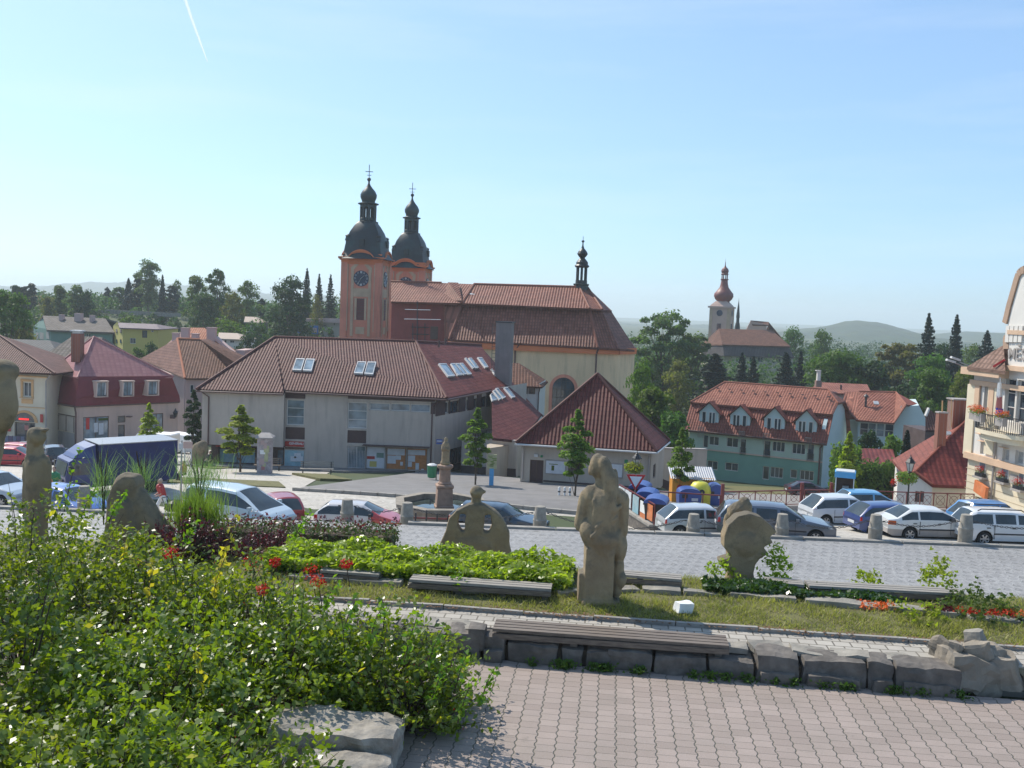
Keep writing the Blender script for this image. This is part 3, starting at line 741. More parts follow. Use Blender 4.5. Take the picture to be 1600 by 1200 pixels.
 # posters behind the notice-board glass
 for x0,y0,x1,y1,mt in((573,699,600,706,'paper'),(573,713,585,718,'red_sign'),(588,708,599,716,'factory_green'),(577,721,588,730,'yellow_house'),(588,722,599,732,'paper'),(605,701,632,712,'paper'),(605,712,618,725,'paper'),(618,712,626,719,'paper'),(625,722,629,728,'paper'),(637,703,664,712,'paper'),(637,712,648,722,'paper'),(637,722,643,730,'paper'),(649,724,654,739,'paper'),(658,733,662,737,'paper'),(573,731,600,735,'paper')):
  strip(x0,y0,x1,y1,-.165,.01,mt,'poster')
 # posters with lettering in the insurance shop window
 for x,y,s in((465,712,.5),(459,717,.5),(468,717,.55)):
  p=at(x,y,Yr-.1);m=MB();m.box((p.x,p.y,p.z),(.55,.02,.42));b.part('poster',m,'paper')
 m=MB()
 A=b.walls['fr'][0]
 for i in range(11):
  u0,z1=b.px('fr',545+i*2.4,704);u1,z0=b.px('fr',545+i*2.4,731.5);m.box((A.x+u0,Yr-.0,(z0+z1)/2),(.025,.025,abs(z1-z0)))
 b.part('grille',m,'white_metal')
 # brown band on the right-hand wall
 A,B=b.walls['rt'][:2];d=(B-A).normalized();n=V(d.y,-d.x,0);L=(B-A).length;m=MB();z0=b.px('rt',683,650)[1]
 # fascia band below eaves made of pieces between the windows
 opsr=[(b.px('rt',x0,y0)[0],b.px('rt',x1,y0)[0])for x0,y0,x1 in((695.5,630,701.5),(703,629,717),(727,626,730.5),(740,624,745),(752,622,760))]
 zt=[b.px('rt',x,y)[1]for x,y in((698,628.5),(698,645))]
 u=0
 for s,e in opsr+[(L,L)]:
  m=MB()
  if s-u>.05:p=A+d*((u+s)/2)+n*.02;m.box((p.x,p.y,(z0+zE)/2),(s-u,.05,zE-z0),rz=math.atan2(d.y,d.x))
  if m.v:b.part('fascia',m,'brown_panel')
  u=e
 p0=A+n*.03;p1=B+n*.03;m=MB();zz=G(-4,82)+.1;m.bar((p0.x,p0.y,zb+.15),(p1.x,p1.y,zb-.6),.08,.6);b.part('plinth',m,'brown_plinth')
 # roof
 e=.45
 P1=at(307,610.5,Yl-e);P2=at(443,613,Yl-e);P3=at(445,610,Yr-e);P4=at(698,621.5,77.0)
 for p in(P1,P2,P3,P4):p.z=zE+(.14 if p is P3 else 0.02)
 Rl=at(429,527,84.3);Rr=at(650,533,87.0);Rl.z=Rr.z=.92
 E2=at(768,610.5,87.6);E2.z=zE
 PP,nn=pln(P4,E2,Rr)
 H=lambda x,y:hit(x,y,PP,nn)
 q1=H(752,539);q2=H(779,590);q3=H(846,647);q4=H(815,689);q5=H(769,684)
 m=MB()
 m.slab([P1,P2,P2+(Rl-P2)*.12+V(.0,0,0),Rl],.2)
 PF,nf=pln(P3,P4,Rl)
 m.slab([P2+V(.0,0,0),P3,Rl],.2);m.slab([P3,P4,Rl],.2);m.slab([Rl,P4,Rr],.2)
 Bk=V(P1.x+7,93,zE);m.slab([P1,Rl,Bk,V(P1.x,92,zE)],.2)
 m.slab([Rl,Rr,V(-6,96,zE),Bk],.2)
 b.part('roof',m,'red_roof')
 m=MB();m.slab([P4,E2,q5,q4,q3,q2,q1,Rr],.2);m.slab([q1,q2,q3,q3+V(.5,8,-1),q1+V(-2,8,-2)],.2)
 b.part('roof',m,'red_roof2','redder side slope with rows of roof windows')
 b.ridge([(Rl,Rr),(Rl,P1),(Rr,P4),(Rr,q1)],'red_roof',.12)
 for c in(((463,562),(492,563),(487,581.5),(457,580)),((559,567),(588,567.5),(583,587),(553,585))):
  x0=(c[0][0]+c[1][0])/2
  for s0,s1 in((0,.46),(.54,1)):
   L=lambda a,q,s:(a[0]+(q[0]-a[0])*s,a[1]+(q[1]-a[1])*s)
   skylight(b,PF,nf,[L(c[0],c[1],s0),L(c[0],c[1],s1),L(c[3],c[2],s1),L(c[3],c[2],s0)])
 for c in(((684,570),(696,570),(710,589),(699,590)),((703,569.5),(709.5,569.5),(722,587),(714,588)),((710.5,569.5),(716,569.5),(729,586),(723.5,587)),((717,569),(722,569),(736,586),(730.5,586.5)),((725,561),(728,561),(741,576),(738,577)),((731,561),(736,561),(747,576),(742,577)),((745,560),(752,560),(762,575),(757,576)),((766,578),(768,578),(776,588),(773,588)),
    ((765,618),(767.5,616),(777,625.5),(768,628)),((769,612),(772,611),(783,624),(779,626)),((773,608.5),(777,608),(789,622),(785,624)),((786,607.5),(792,607),(804,621.5),(799,623))):
  skylight(b,PP,nn,c)
 # lower wall under the long side slope
 m=MB();m.prism([(q5.x-.4,q5.y+.5),(q4.x,q4.y+.3),(q3.x,q3.y),(q3.x-1,q3.y+9),(q5.x-1,q3.y+9)],G(0,84)-2,q4.z-.25);b.part('wall',m,'plaster_kiosk')
 # gutters and pipes
 m=MB();m.tube([P3+V(0,-.05,-.16),P4+V(0,-.05,-.16)],.07,6);m.tube([P1+V(0,-.05,-.16),P2+V(0,-.05,-.16)],.07,6);m.tube([P4+V(.05,0,-.16),E2+V(.05,0,-.16)],.09,6);b.part('gutter',m,'gutter')
 drain(b,[P1+V(.4,0,-.2),V(a0.x+.55,Yl-.08,zE-.6),V(a0.x+.55,Yl-.08,zf)])
 drain(b,[P4+V(-.3,.1,-.2),V(c1.x-.25,Yr-.1,zE-.7),V(c1.x-.25,Yr-.1,zb)])
 # grey chimney stack with ladder
 p=hit(786,597,PP,nn);top=at(786,504,p.y);m=MB();w_=24/1500*p.y
 m.box((p.x,p.y+.5,(p.z-2+top.z)/2),(w_*1.02,1.1,top.z-p.z+2),rz=R(-14));ch=b.part('chimney',m,'chimney_grey')
 m=MB();m.box((p.x,p.y+.5,top.z+.05),(w_*1.12,1.25,.12),rz=R(-14));b.part('cap',m,'dark_metal',parent=ch)
 m=MB()
 lx=p.x-w_*.56;ly=p.y+.25
 m.tube([(lx-.0,ly,p.z),(lx,ly,top.z-.2)],.025,5);m.tube([(lx-.35,ly,p.z),(lx-.35,ly,top.z-.2)],.025,5)
 for i in range(16):z=p.z+.3+i*(top.z-p.z-.6)/15;m.tube([(lx,ly,z),(lx-.35,ly,z)],.018,4)
 b.part('ladder',m,'dark_metal',parent=ch)
 # vent pipes on the ridge
 for x,y in((645,531),(686,534),(696,531)):q=at(x,y,88);m=MB();m.tube([q-V(0,0,.5),q+V(0,0,.12)],.1,6);b.part('vent',m,'gutter')
 return b
SHOP=shop_building()
def aerial(): # roof aerials in front of the scaffolded wall
 p=at(652,531,88);t=thing('roof_aerial','tall mast with three rows of television aerials on the shop ridge','aerial',p)
 top=at(652,470,88);m=MB();m.tube([p-V(0,0,.3),top],.04,6);m.build('mast',M['dark_metal'],t)
 m=MB()
 for y,x0,x1 in((484,633,672),(499,632,688)):
  a,c=at(x0,y-.5,88),at(x1,y+.5,88);m.tube([a,c],.035,5)
  for i in range(14):q=a+(c-a)*i/13;m.tube([q-V(0,.28,0),q+V(0,.28,0)],.018,4)
 m.build('antenna_rod',M['white_metal'],t)
aerial()
# ======== hipped kiosk in front of the church
def kiosk():
 zE=-5.23;A=at(815,693,68);Bq=at(1018,705,66.4);b=Bld('pavilion','small single-storey pavilion with steep red pyramid roof and two white boards','building',(5,68,G(5,68)))
 zb=G(5,67)-.05;sk=V(1.9,6.2,0);C=Bq+sk;D=A+sk
 b.addwall('f',A,Bq,zb,zE,'plaster_kiosk',px=[(828.5,718,848,755,'d',2,1,'window_brown','brown_panel'),(888,724,908,742,'w',2,2,'window_brown','glass')],depth=.12)
 b.addwall('r',Bq,C,zb-.6,zE,'plaster_kiosk',px=[(1021,727,1024,745,'w',1,1,'window_brown','glass')]);b.addwall('k',C,D,zb-.6,zE,'plaster_kiosk');b.addwall('l',D,A,zb-.6,zE,'plaster_kiosk')
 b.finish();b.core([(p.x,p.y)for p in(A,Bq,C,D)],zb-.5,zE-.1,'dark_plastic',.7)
 W=b.walls['f']
 def strip(x0,y0,x1,y1,k,th,mat,name,lab=None):
  A,B=W[:2];d=(B-A).normalized();n=V(d.y,-d.x,0);u0,z1=b.px('f',x0,y0);u1,z0=b.px('f',x1,y1);m=MB();p=A+d*((u0+u1)/2)+n*k
  m.box((p.x,p.y,(z0+z1)/2),(abs(u1-u0),th,abs(z1-z0)),rz=math.atan2(d.y,d.x));return b.part(name,m,mat,lab)
 strip(815,694,1018,700,.03,.05,'brown_panel','fascia');strip(849,750,1017,764,.03,.05,'brown_plinth','plinth');strip(815,752,827,758,.03,.05,'brown_plinth','plinth')
 for x0,y0,x1,y1 in((852.5,718,884,742),(946,723,973,747)):
  o=strip(x0,y0,x1,y1,.05,.06,'gray_concrete','wall_board');
  q=strip(x0+1.3,y0+1.3,x1-1.3,y1-1.3,.085,.02,'paper','board_face')
 strip(858,724,872,726,.1,.006,'leaf_young_dark','map_drawing');strip(862,727,866,735,.1,.006,'leaf_young_dark','map_drawing')
 strip(845,711,848,714.5,.08,.14,'green_bin','lamp');strip(835,709,841,714,.08,.12,'white_metal','lamp')
 strip(976,718,981,724,.06,.04,'green_bin','small_sign')
 o=.75;e1=at(806,690.5,67.3);e2=at(1026,703.5,65.6);e3=C+V(.55,.3,0);e4=D+V(-.5,.3,0);e3=at(1046,690.5,71.6)
 for e in(e1,e2,e3,e4):e.z=zE
 ap=at(933.5,584,69.8);m=MB()
 for a,c in((e1,e2),(e2,e3),(e3,e4),(e4,e1)):m.slab([a,c,ap],.16)
 b.part('roof',m,'red_roof2');b.ridge([(ap,e1),(ap,e2),(ap,e3),(ap,e4)],'red_roof',.11)
 m=MB();m.tube([e1+V(0,-.05,-.14),e2+V(0,-.05,-.14)],.07,6);m.tube([e2+V(.04,0,-.14),e3+V(.04,0,-.14)],.07,6);m.tube([e1+V(-.04,0,-.14),e4+V(-.04,0,-.14)],.07,6);b.part('gutter',m,'white_metal')
 m=MB();m.prism([(e1.x+.1,e1.y+.1),(e2.x-.1,e2.y+.1),(e3.x-.1,e3.y-.1),(e4.x+.1,e4.y-.1)],zE-.2,zE-.12);b.part('soffit',m,'brown_panel')
 drain(b,[e1+V(.5,.1,-.2),V(A.x+.15,A.y-.08,zE-.5),V(A.x+.15,A.y-.08,zb+.3)],.06,'gray_concrete');drain(b,[e2+V(-.4,.1,-.2),V(Bq.x-.15,Bq.y-.08,zE-.5),V(Bq.x-.15,Bq.y-.08,zb)],.06,'gray_concrete')
 return b
kiosk()
def low_wall(name,label,a,c,ztop_l,ztop_r,mat,th=.35,plinth=True,coping=True):
 t=thing(name,label,'wall',(a.x,a.y,G(a.x,a.y)));m=MB();z0=min(G(a.x,a.y),G(c.x,c.y))-.5
 d=(c-a).normalized();n=V(-d.y,d.x,0)*th;pts=[(a.x,a.y),(c.x,c.y),(c.x+n.x,c.y+n.y),(a.x+n.x,a.y+n.y)]
 m.prism(pts,z0,lambda x,y:ztop_l+(ztop_r-ztop_l)*(V(x,y,0)-V(a.x,a.y,0)).dot(d)/(V(c.x,c.y,0)-V(a.x,a.y,0)).length);m.build('wall',M[mat],t)
 if coping:m=MB();m.bar((a.x+n.x/2,a.y+n.y/2,ztop_l+.04),(c.x+n.x/2,c.y+n.y/2,ztop_r+.04),th+.1,.08);m.build('coping',M['gray_concrete'],t)
 if plinth:m=MB();m.bar((a.x-n.x*.05,a.y-n.y*.05,G(a.x,a.y)+.2),(c.x-n.x*.05,c.y-n.y*.05,G(c.x,c.y)+.2),.08,.9);m.build('plinth',M['brown_plinth'],t)
 return t
a=at(722,683,79.5);c=at(808,690,77);low_wall('yard_wall','plain rendered yard wall joining the shop building to the pavilion',a,c,at(722,683,79.5).z,at(808,690,77).z,'plaster_white')
a=at(1028,706,74);c=at(1105,706,76);low_wall('yard_wall','plain beige garden wall running right from the pavilion',a,c,at(1028,701,74).z,at(1105,703,76).z,'plaster_kiosk')
# small white annexe with brown roof behind the chimney stack
def annexe():
 b=Bld('annexe','small white annexe with brown tiled roof between chimney stack and church','building',(1,101,G(1,101)))
 A=at(806,611,100);Bq=at(843,612,100);zE=A.z;D=V(-4,0,0)
 b.addwall('f',V(A.x-4,100,0),V(Bq.x,100,0),-14,zE,'white_wall',px=[(814,605.5,824,615.5,'w',2,1,'window_brown','glass'),(826,605.5,836,615.5,'w',2,1,'window_brown','glass')])if False else b.addwall('f',V(A.x-4,100,0),V(Bq.x,100,0),-14,zE+.9,'white_wall',px=[(814,605.5,824.5,616,'w',2,1,'window_brown','glass'),(826,605.5,836,616,'w',2,1,'window_brown','glass')])
 b.addwall('r',V(Bq.x,100,0),V(Bq.x+.8,106,0),-14,zE+.9,'white_wall');b.finish();b.core([(A.x-4,100.1),(Bq.x,100.1),(Bq.x+.8,106),(A.x-4,106)],-14,zE+.8,'white_wall')
 e1=V(A.x-5,99.4,at(811,603,99.4).z);e2=at(847,602,99.4);e2.z=e1.z;r1=at(800,567,103.5);r2=at(811,568,103.5);r1.x-=5;r2.z=r1.z;e3=V(e2.x+.9,107.5,e1.z);e4=V(e1.x,107.5,e1.z)
 b.roof([[e1,e2,r2,r1],[e2,e3,r2],[e3,e4,r1,r2]],'brown_roof');drain(b,[e2+V(-.2,.1,-.1),V(Bq.x-.1,99.85,e2.z-.8),V(Bq.x-.1,99.85,-13)])
annexe()
# ---------------------------------------------------------------- foliage helpers
RNG=np.random.default_rng(11)
def unit(a):return a/np.maximum(1e-9,np.linalg.norm(a,axis=1,keepdims=True))
def leaf_quads(C,size,up=.35,jit=.35,wid=.3,out=None,hang=0):
 n=len(C);nr=unit(RNG.normal(size=(n,3))+np.array([0,0,up*2])+(out*1.2 if out is not None else 0));t=RNG.normal(size=(n,3))+np.array([0,0,-hang]);t=unit(t-nr*(t*nr).sum(1,keepdims=True));s=np.cross(nr,t)
 L=(size*(1+jit*RNG.uniform(-1,1,n)))[:,None]if np.isscalar(size)else(size*(1+jit*RNG.uniform(-1,1,n)))[:,None]
 P=np.stack([C-t*L*.5,C+s*L*wid+nr*L*.08,C+t*L*.5,C-s*L*wid+nr*L*.08],1).reshape(-1,3)
 return P,np.arange(4*n).reshape(n,4)
def leaves_obj(name,C,size,mat,parent=None,**k):
 P,F=leaf_quads(np.asarray(C,dtype=float),size,**k);return mesh_np(name,P,F,M[mat]if isinstance(mat,str)else mat,parent)
def blob_pts(n,c,r,shell=.5,flatb=True):
 d=unit(RNG.normal(size=(n,3)));q=RNG.uniform(shell,1,n)[:,None]**.6;p=d*q*np.array(r)
 return p+np.array(c),d
def blob_leaves(parent,name,c,r,n,size,mat):
 p,d=blob_pts(n,c,r,.2);return leaves_obj(name,p,size,mat,parent,out=d)
def crown_pts(kind,seed,n):
 """points and outward directions of a crown in a 10 m tall tree standing at the origin"""
 rg=np.random.default_rng(seed);P=[];D=[];limbs=[]
 def lobe(c,r,k):
  d=unit(rg.normal(size=(k,3)));d[:,2]=np.where(d[:,2]<-.3,-d[:,2]*.5,d[:,2]);q=rg.uniform(.55,1.0,k)[:,None]
  P.append(d*q*np.array(r)*rg.uniform(.85,1.12,(k,1))+np.array(c));D.append(d)
 if kind in('round','oval','tall','loose','column'):
  prm={'round':(6.0,3.9,3.7,26,1.25,1.6),'oval':(6.0,3.0,3.9,24,1.1,1.2),'tall':(5.9,2.2,4.0,26,.9,1.0),'loose':(6.2,2.9,3.6,24,.85,2.0),'column':(5.6,1.25,4.3,26,.62,.6)}[kind]
  zc,rx,rz,nl,lr,gap=prm
  for i in range(nl):
   z=-1+2*(i+.5)/nl;z=z+rg.uniform(-.06,.06);rr=math.sqrt(max(.02,1-z*z));a=i*2.4+rg.uniform(-.4,.4);q=rg.uniform(.45,.9)if i%4 else rg.uniform(0,.35)
   c=(math.cos(a)*rr*rx*q,math.sin(a)*rr*rx*q,zc+z*rz*.86);r=lr*rg.uniform(.7,1.35)
   lobe(c,(r*1.15,r*1.15,r*.85),int(n/nl));limbs.append(c)
  if kind=='loose':
   for i in range(14):
    a=rg.uniform(0,6.28);z=rg.uniform(-.5,1);rr=math.sqrt(1-z*z);c=(math.cos(a)*rr*rx,math.sin(a)*rr*rx,zc+z*rz);lobe(c,(.5,.5,.4),int(n/nl/3));limbs.append(c)
 elif kind=='young':
  prm=18
  for i in range(prm):
   t=i/(prm-1);z=2.7+t*6.6;rr=1.3*math.sin(math.pi*min(1,t*.84+.14))**.9+.1;a=i*2.4;q=rr*rg.uniform(.3,.85)
   c=(math.cos(a)*q,math.sin(a)*q,z);r=max(.3,rr*.5)*rg.uniform(.75,1.2);lobe(c,(r,r,r*1.1),int(n/prm));limbs.append(c)
  lobe((0,0,9.6),(.22,.22,.7),n//25)
 elif kind in('spruce','fir'):
  nt=40 if kind=='spruce' else 32
  for i in range(nt):
   t=i/nt;z=1.0+t*8.8;R_=(2.4 if kind=='spruce' else 2.9)*(1-t)**.85+.12;k=max(5,int(11*(1-t)+4))
   for j in range(k):
    a=j*6.283/k+i*1.3+rg.uniform(-.2,.2);Rj=R_*rg.uniform(.5,1.22);m_=int(n/nt/9)
    s=rg.uniform(.1,1,m_)**.8;w_=rg.normal(0,.11+.05*(1-t),m_)*(1.2-s*.6)
    x=np.cos(a)*s*Rj-np.sin(a)*w_;y=np.sin(a)*s*Rj+np.cos(a)*w_;zz=z-s*Rj*.22+rg.normal(0,.05,m_)+s*s*.15
    P.append(np.stack([x,y,zz],1));D.append(np.tile([[math.cos(a)*.3,math.sin(a)*.3,.6]],(m_,1)))
  d=rg.normal(0,.05,(int(n/60),3));d[:,2]=rg.uniform(9.2,10.1,len(d));P.append(d);D.append(d*0+[[0,0,1]])
 return np.concatenate(P),np.concatenate(D),limbs
PROTO={}
def tree_proto(kind,seed,n,leaf,mat,trunk_r=.16):
 key=(kind,seed,n,mat)
 if key in PROTO:return PROTO[key]
 if kind in('spruce','fir'):leaf*=1.35;n=int(n*1.3)
 P,D,limbs=crown_pts(kind,seed,n);Pv,F=leaf_quads(P,leaf,out=D,wid=.36 if kind not in('spruce','fir')else.28)
 me=mesh_np('crown',Pv,F,M[mat]);data=me.data;bpy.data.objects.remove(me)
 m=MB();rg=random.Random(seed)
 top=9.2 if kind in('spruce','fir','young','column')else 7.0
 pts=[(rg.uniform(-.08,.08)*i,rg.uniform(-.08,.08)*i,top*i/6)for i in range(7)];m.tube(pts,[trunk_r*1.3 if i==0 else trunk_r*(1-i/7.5)for i in range(7)],7)
 for c in limbs:
  z0=max(1.4,min(top*.85,c[2]*.55));i=min(5,int(z0/top*6));b0=V(*pts[i]);mid=b0+(V(*c)-b0)*.5+V(0,0,.25);m.tube([b0,mid,V(*c)],[trunk_r*.42,trunk_r*.25,trunk_r*.08],5,cap=False)
 o=m.build('trunk',M['bark'],None);td=o.data;bpy.data.objects.remove(o)
 PROTO[key]=(data,td);return PROTO[key]
def tree(name,label,p,H,Wd=None,kind='round',seed=1,n=3600,leaf=.42,mat='leaf_tree',group=None,cat='tree',trunk_r=.16):
 """H: height in metres, Wd: crown width relative to the stock crown"""
 cd,td=tree_proto(kind,seed,n,leaf,mat,trunk_r)
 t=thing(name,label,cat,p,random.uniform(0,6.28),group);s=H/10
 base={'round':9.3,'oval':7.2,'tall':5.4,'loose':7.0,'column':3.4,'young':2.3,'spruce':4.9,'fir':5.9}[kind]
 w_=(Wd/base)if Wd else s;t.scale=(w_,w_,s)
 for nm,d in(('trunk',td),('crown',cd)):
  o=bpy.data.objects.new(nm,d);COL.objects.link(o);o.parent=t
 return t
def tree_px(name,label,px,ytop,ybot,Y,wpx,kind,seed,mat,n=3600,leaf=.42,group=None,ground=False,**k):
 """tree whose crown spans ytop..ybot at picture column px and depth Y; its foot is on the ground"""
 b=at(px,ybot,Y);g=G(b.x,Y);top=at(px,ytop,Y);H=top.z-g
 return tree(name,label,V(b.x,Y,g-.05),H,wpx/1500*Y,kind,seed,n,leaf,mat,group,**k)
# ======== church with two clock towers
def dome_tower(b,cx,cy,Y,rot,half,zc,prof_px,yc,k,base_z,clock=True,tag_=''):
 """square tower shaft with cornice, bell dome, lantern, onion, ball and cross"""
 ca,sa=math.cos(rot),math.sin(rot);Q=lambda x,y:V(cx+x*ca-y*sa,cy+x*sa+y*ca,0)
 root=b.root;h=half
 m=MB();m.box((cx,cy,(base_z+zc)/2),(2*h*.94,2*h*.94,zc-base_z),rz=rot);sh=m.build('tower_shaft',M['church_pink'],root)
 m=MB()
 for sx in(-1,1):
  for sy in(-1,1):
   p=Q(sx*h*.84,sy*h*.84);m.box((p.x,p.y,(base_z+zc)/2),(h*.32,h*.32,zc-base_z-.05),rz=rot)
 m.build('corner_pier',M['church_pink'],root)
 # cornice that arches over the clock faces
 m=MB()
 for f in range(4):
  a=rot+f*math.pi/2;dx,dy=math.sin(a),-math.cos(a);tx,ty=math.cos(a),math.sin(a)
  for lay,(off,dz,th)in enumerate(((.02,0,.34),(.20,.30,.30),(.36,.56,.22))):
   pts=[]
   for i in range(25):
    s=-1+2*i/24;u=s*(h+off);arch=max(0,math.cos(s*math.pi/1.1))**.6*1.05*k if abs(s)<.55 else 0
    pts.append((u,arch))
   for(u0,a0),(u1,a1)in zip(pts[:-1],pts[1:]):
    o=h*.94;P=[]
    for u,ar in((u0,a0),(u1,a1)):
     for inn in(o*.8,h+off):
      for z in(zc+dz+ar,zc+dz+ar+th):P.append((cx+tx*u*(1 if inn>o else.9)+dx*inn,cy+ty*u*(1 if inn>o else.9)+dy*inn,z))
    m.add(P,[(2,6,7,3),(3,7,5,1),(0,4,6,2),(0,2,3,1),(4,5,7,6)])
 m.box((cx,cy,zc+.5),(2*h*.98,2*h*.98,1.5),rz=rot);m.build('cornice',M['church_orange'],root)
 for f in(0,1,3):
  a=rot+f*math.pi/2;n=V(math.sin(a),-math.cos(a),0);t=V(math.cos(a),math.sin(a),0);ctr=V(cx,cy,0)+n*(h*.94)
  def bx(u0,u1,z0,z1,th,mm):c=ctr+t*((u0+u1)/2)+n*(th/2);mm.box((c.x,c.y,(z0+z1)/2),(abs(u1-u0),th,z1-z0),rz=a)
  m=MB();zt=zc-.25
  bx(-h*.50,-h*.36,zt-10.2*k,zt-.6*k,.07,m);bx(h*.36,h*.50,zt-10.2*k,zt-.6*k,.07,m);bx(-h*.36,h*.36,zt-4.6*k,zt-3.4*k,.05,m);bx(-h*.3,-h*.19,zt-7.9*k,zt-4.8*k,.09,m);bx(h*.19,h*.3,zt-7.9*k,zt-4.8*k,.09,m);bx(-h*.22,h*.22,zt-9.9*k,zt-8.9*k,.06,m)
  bx(h*.64,h*.70,zt-9.5*k,zt,.16,m);bx(-h*.70,-h*.64,zt-9.5*k,zt,.16,m)
  for s in(-1,1): # volutes beside the clock
   for i in range(6):q=i/5;bx(s*h*(.12+.36*q)-.12,s*h*(.12+.36*q)+.12,zt+.05*k-q*1.2*k,zt+.5*k-q*.9*k,.06,m)
  m.build('trim',M['church_trim'],root)
  m=MB();bx(-h*.19,h*.19,zt-7.9*k,zt-4.85*k,.05,m);wnd=m.build('louvre_window',M['window_brown'],root)
  m=MB()
  for i in range(12):bx(-h*.18,h*.18,zt-7.8*k+i*.24*k,zt-7.7*k+i*.24*k,.09,m)
  m.build('louvres',M['maroon'],wnd)
  if clock:
   r=1.12*k;cc=ctr+n*.1+V(0,0,zt-2.0*k);m=MB();P=[cc+t*(math.cos(q)*r)+V(0,0,math.sin(q)*r)for q in np.linspace(0,2*math.pi,33)[:-1]]
   m.face(P);bk=[p-n*.12 for p in P];m.add(P+bk,[(i,(i+1)%32,32+(i+1)%32,32+i)for i in range(32)]);ck=m.build('clock_face',M['clock_blue'],root)
   m=MB()
   for i in range(12):
    q=math.pi/2-i*math.pi/6;c1=cc+n*.02+t*(math.cos(q)*r*.80)+V(0,0,math.sin(q)*r*.80);d=(t*math.cos(q)+V(0,0,math.sin(q)));e=d.cross(n)
    for s in((-.07,.07)if i%3 else(-.1,0,.1)):m.bar(c1-d*.16*k+e*s,c1+d*.14*k+e*s,.05*k,.02)
   m.build('numerals',M['white_paint'],ck)
   m=MB()
   for q,L in((R(90-48),.58),(R(90-210),.82)):
    d=(t*math.cos(q)+V(0,0,math.sin(q)));m.bar(cc+n*.05-d*.12,cc+n*.05+d*r*L,.09,.02)
   m.build('clock_hand',M['white_paint'],ck)
 dome=MB();s=Y/1500
 Z=lambda py:zc+.7*k+(yc-py)*s
 P1=[(p[0]*s,Z(p[1]))for p in prof_px['dome']]
 dome.lathe(P1,(cx,cy,0),32,sq=.55,rot=rot)
 ob=dome.build('dome',M['copper_dark'],root,smooth=1,auto=50)
 m=MB()
 for f in range(4):
  a=rot+f*math.pi/2+math.pi/4;q=V(cx+math.cos(a)*P1[4][0]*1.18,cy+math.sin(a)*P1[4][0]*1.18,P1[4][1]);m.lathe([(.1,-.5),(.42,-.4),(.3,.1),(.38,.3),(.05,.5)],q,8)
 for f in range(4):
  a=rot+f*math.pi/2;q=V(cx+math.sin(a)*P1[3][0]*.98,cy-math.cos(a)*P1[3][0]*.98,P1[3][1]+.4);m.box(q,(.7*k,.5,1.0*k),rz=a)
 m.build('dormer',M['copper_dark'],ob)
 ln=prof_px['lantern'];m=MB();r0=ln[0]*s;z0,z1=Z(ln[1]),Z(ln[2])
 for i in range(8):
  a=rot+math.pi/8+i*math.pi/4;m.box((cx+math.cos(a)*r0*.86,cy+math.sin(a)*r0*.86,(z0+z1)/2),(r0*.34,r0*.30,z1-z0),rz=a)
 for z,r,hh in((z0-.12,r0*1.32,.28),(z0+.3,r0*1.05,.5),(z1-.25,r0*1.05,.5),(z1+.1,r0*1.32,.24)):m.lathe([(r*.9,-hh/2),(r,-hh/4),(r,hh/4),(r*.85,hh/2)],(cx,cy,z),16)
 lt=m.build('lantern',M['copper_dark'],root)
 m=MB();m.lathe([(p[0]*s,Z(p[1]))for p in prof_px['onion']],(cx,cy,0),20);m.build('onion_dome',M['copper_dark'],root,smooth=1,auto=60)
 m=MB();by,br,ty=prof_px['ball'];rr=br*s;m.lathe([(rr*math.sin(q)+.01,Z(by)-rr*math.cos(q))for q in np.linspace(.05,math.pi-.05,9)],(cx,cy,0),12);m.tube([(cx,cy,Z(by+14)),(cx,cy,Z(by))],.13,6)
 m.build('ball',M['copper_dark'],root,smooth=True)
 m=MB();zt=Z(ty);m.tube([(cx,cy,Z(by)+rr*.9),(cx,cy,zt)],.055,5);m.bar((cx-.55,cy,zt-1.0),(cx+.55,cy,zt-1.0),.09,.09);m.bar((cx-.32,cy,zt-1.5),(cx+.32,cy,zt-1.5),.07,.07);m.build('cross',M['dark_metal'],root)
M['clock_blue']=plain('clock_blue',(.02,.03,.06),.5,.2,2)
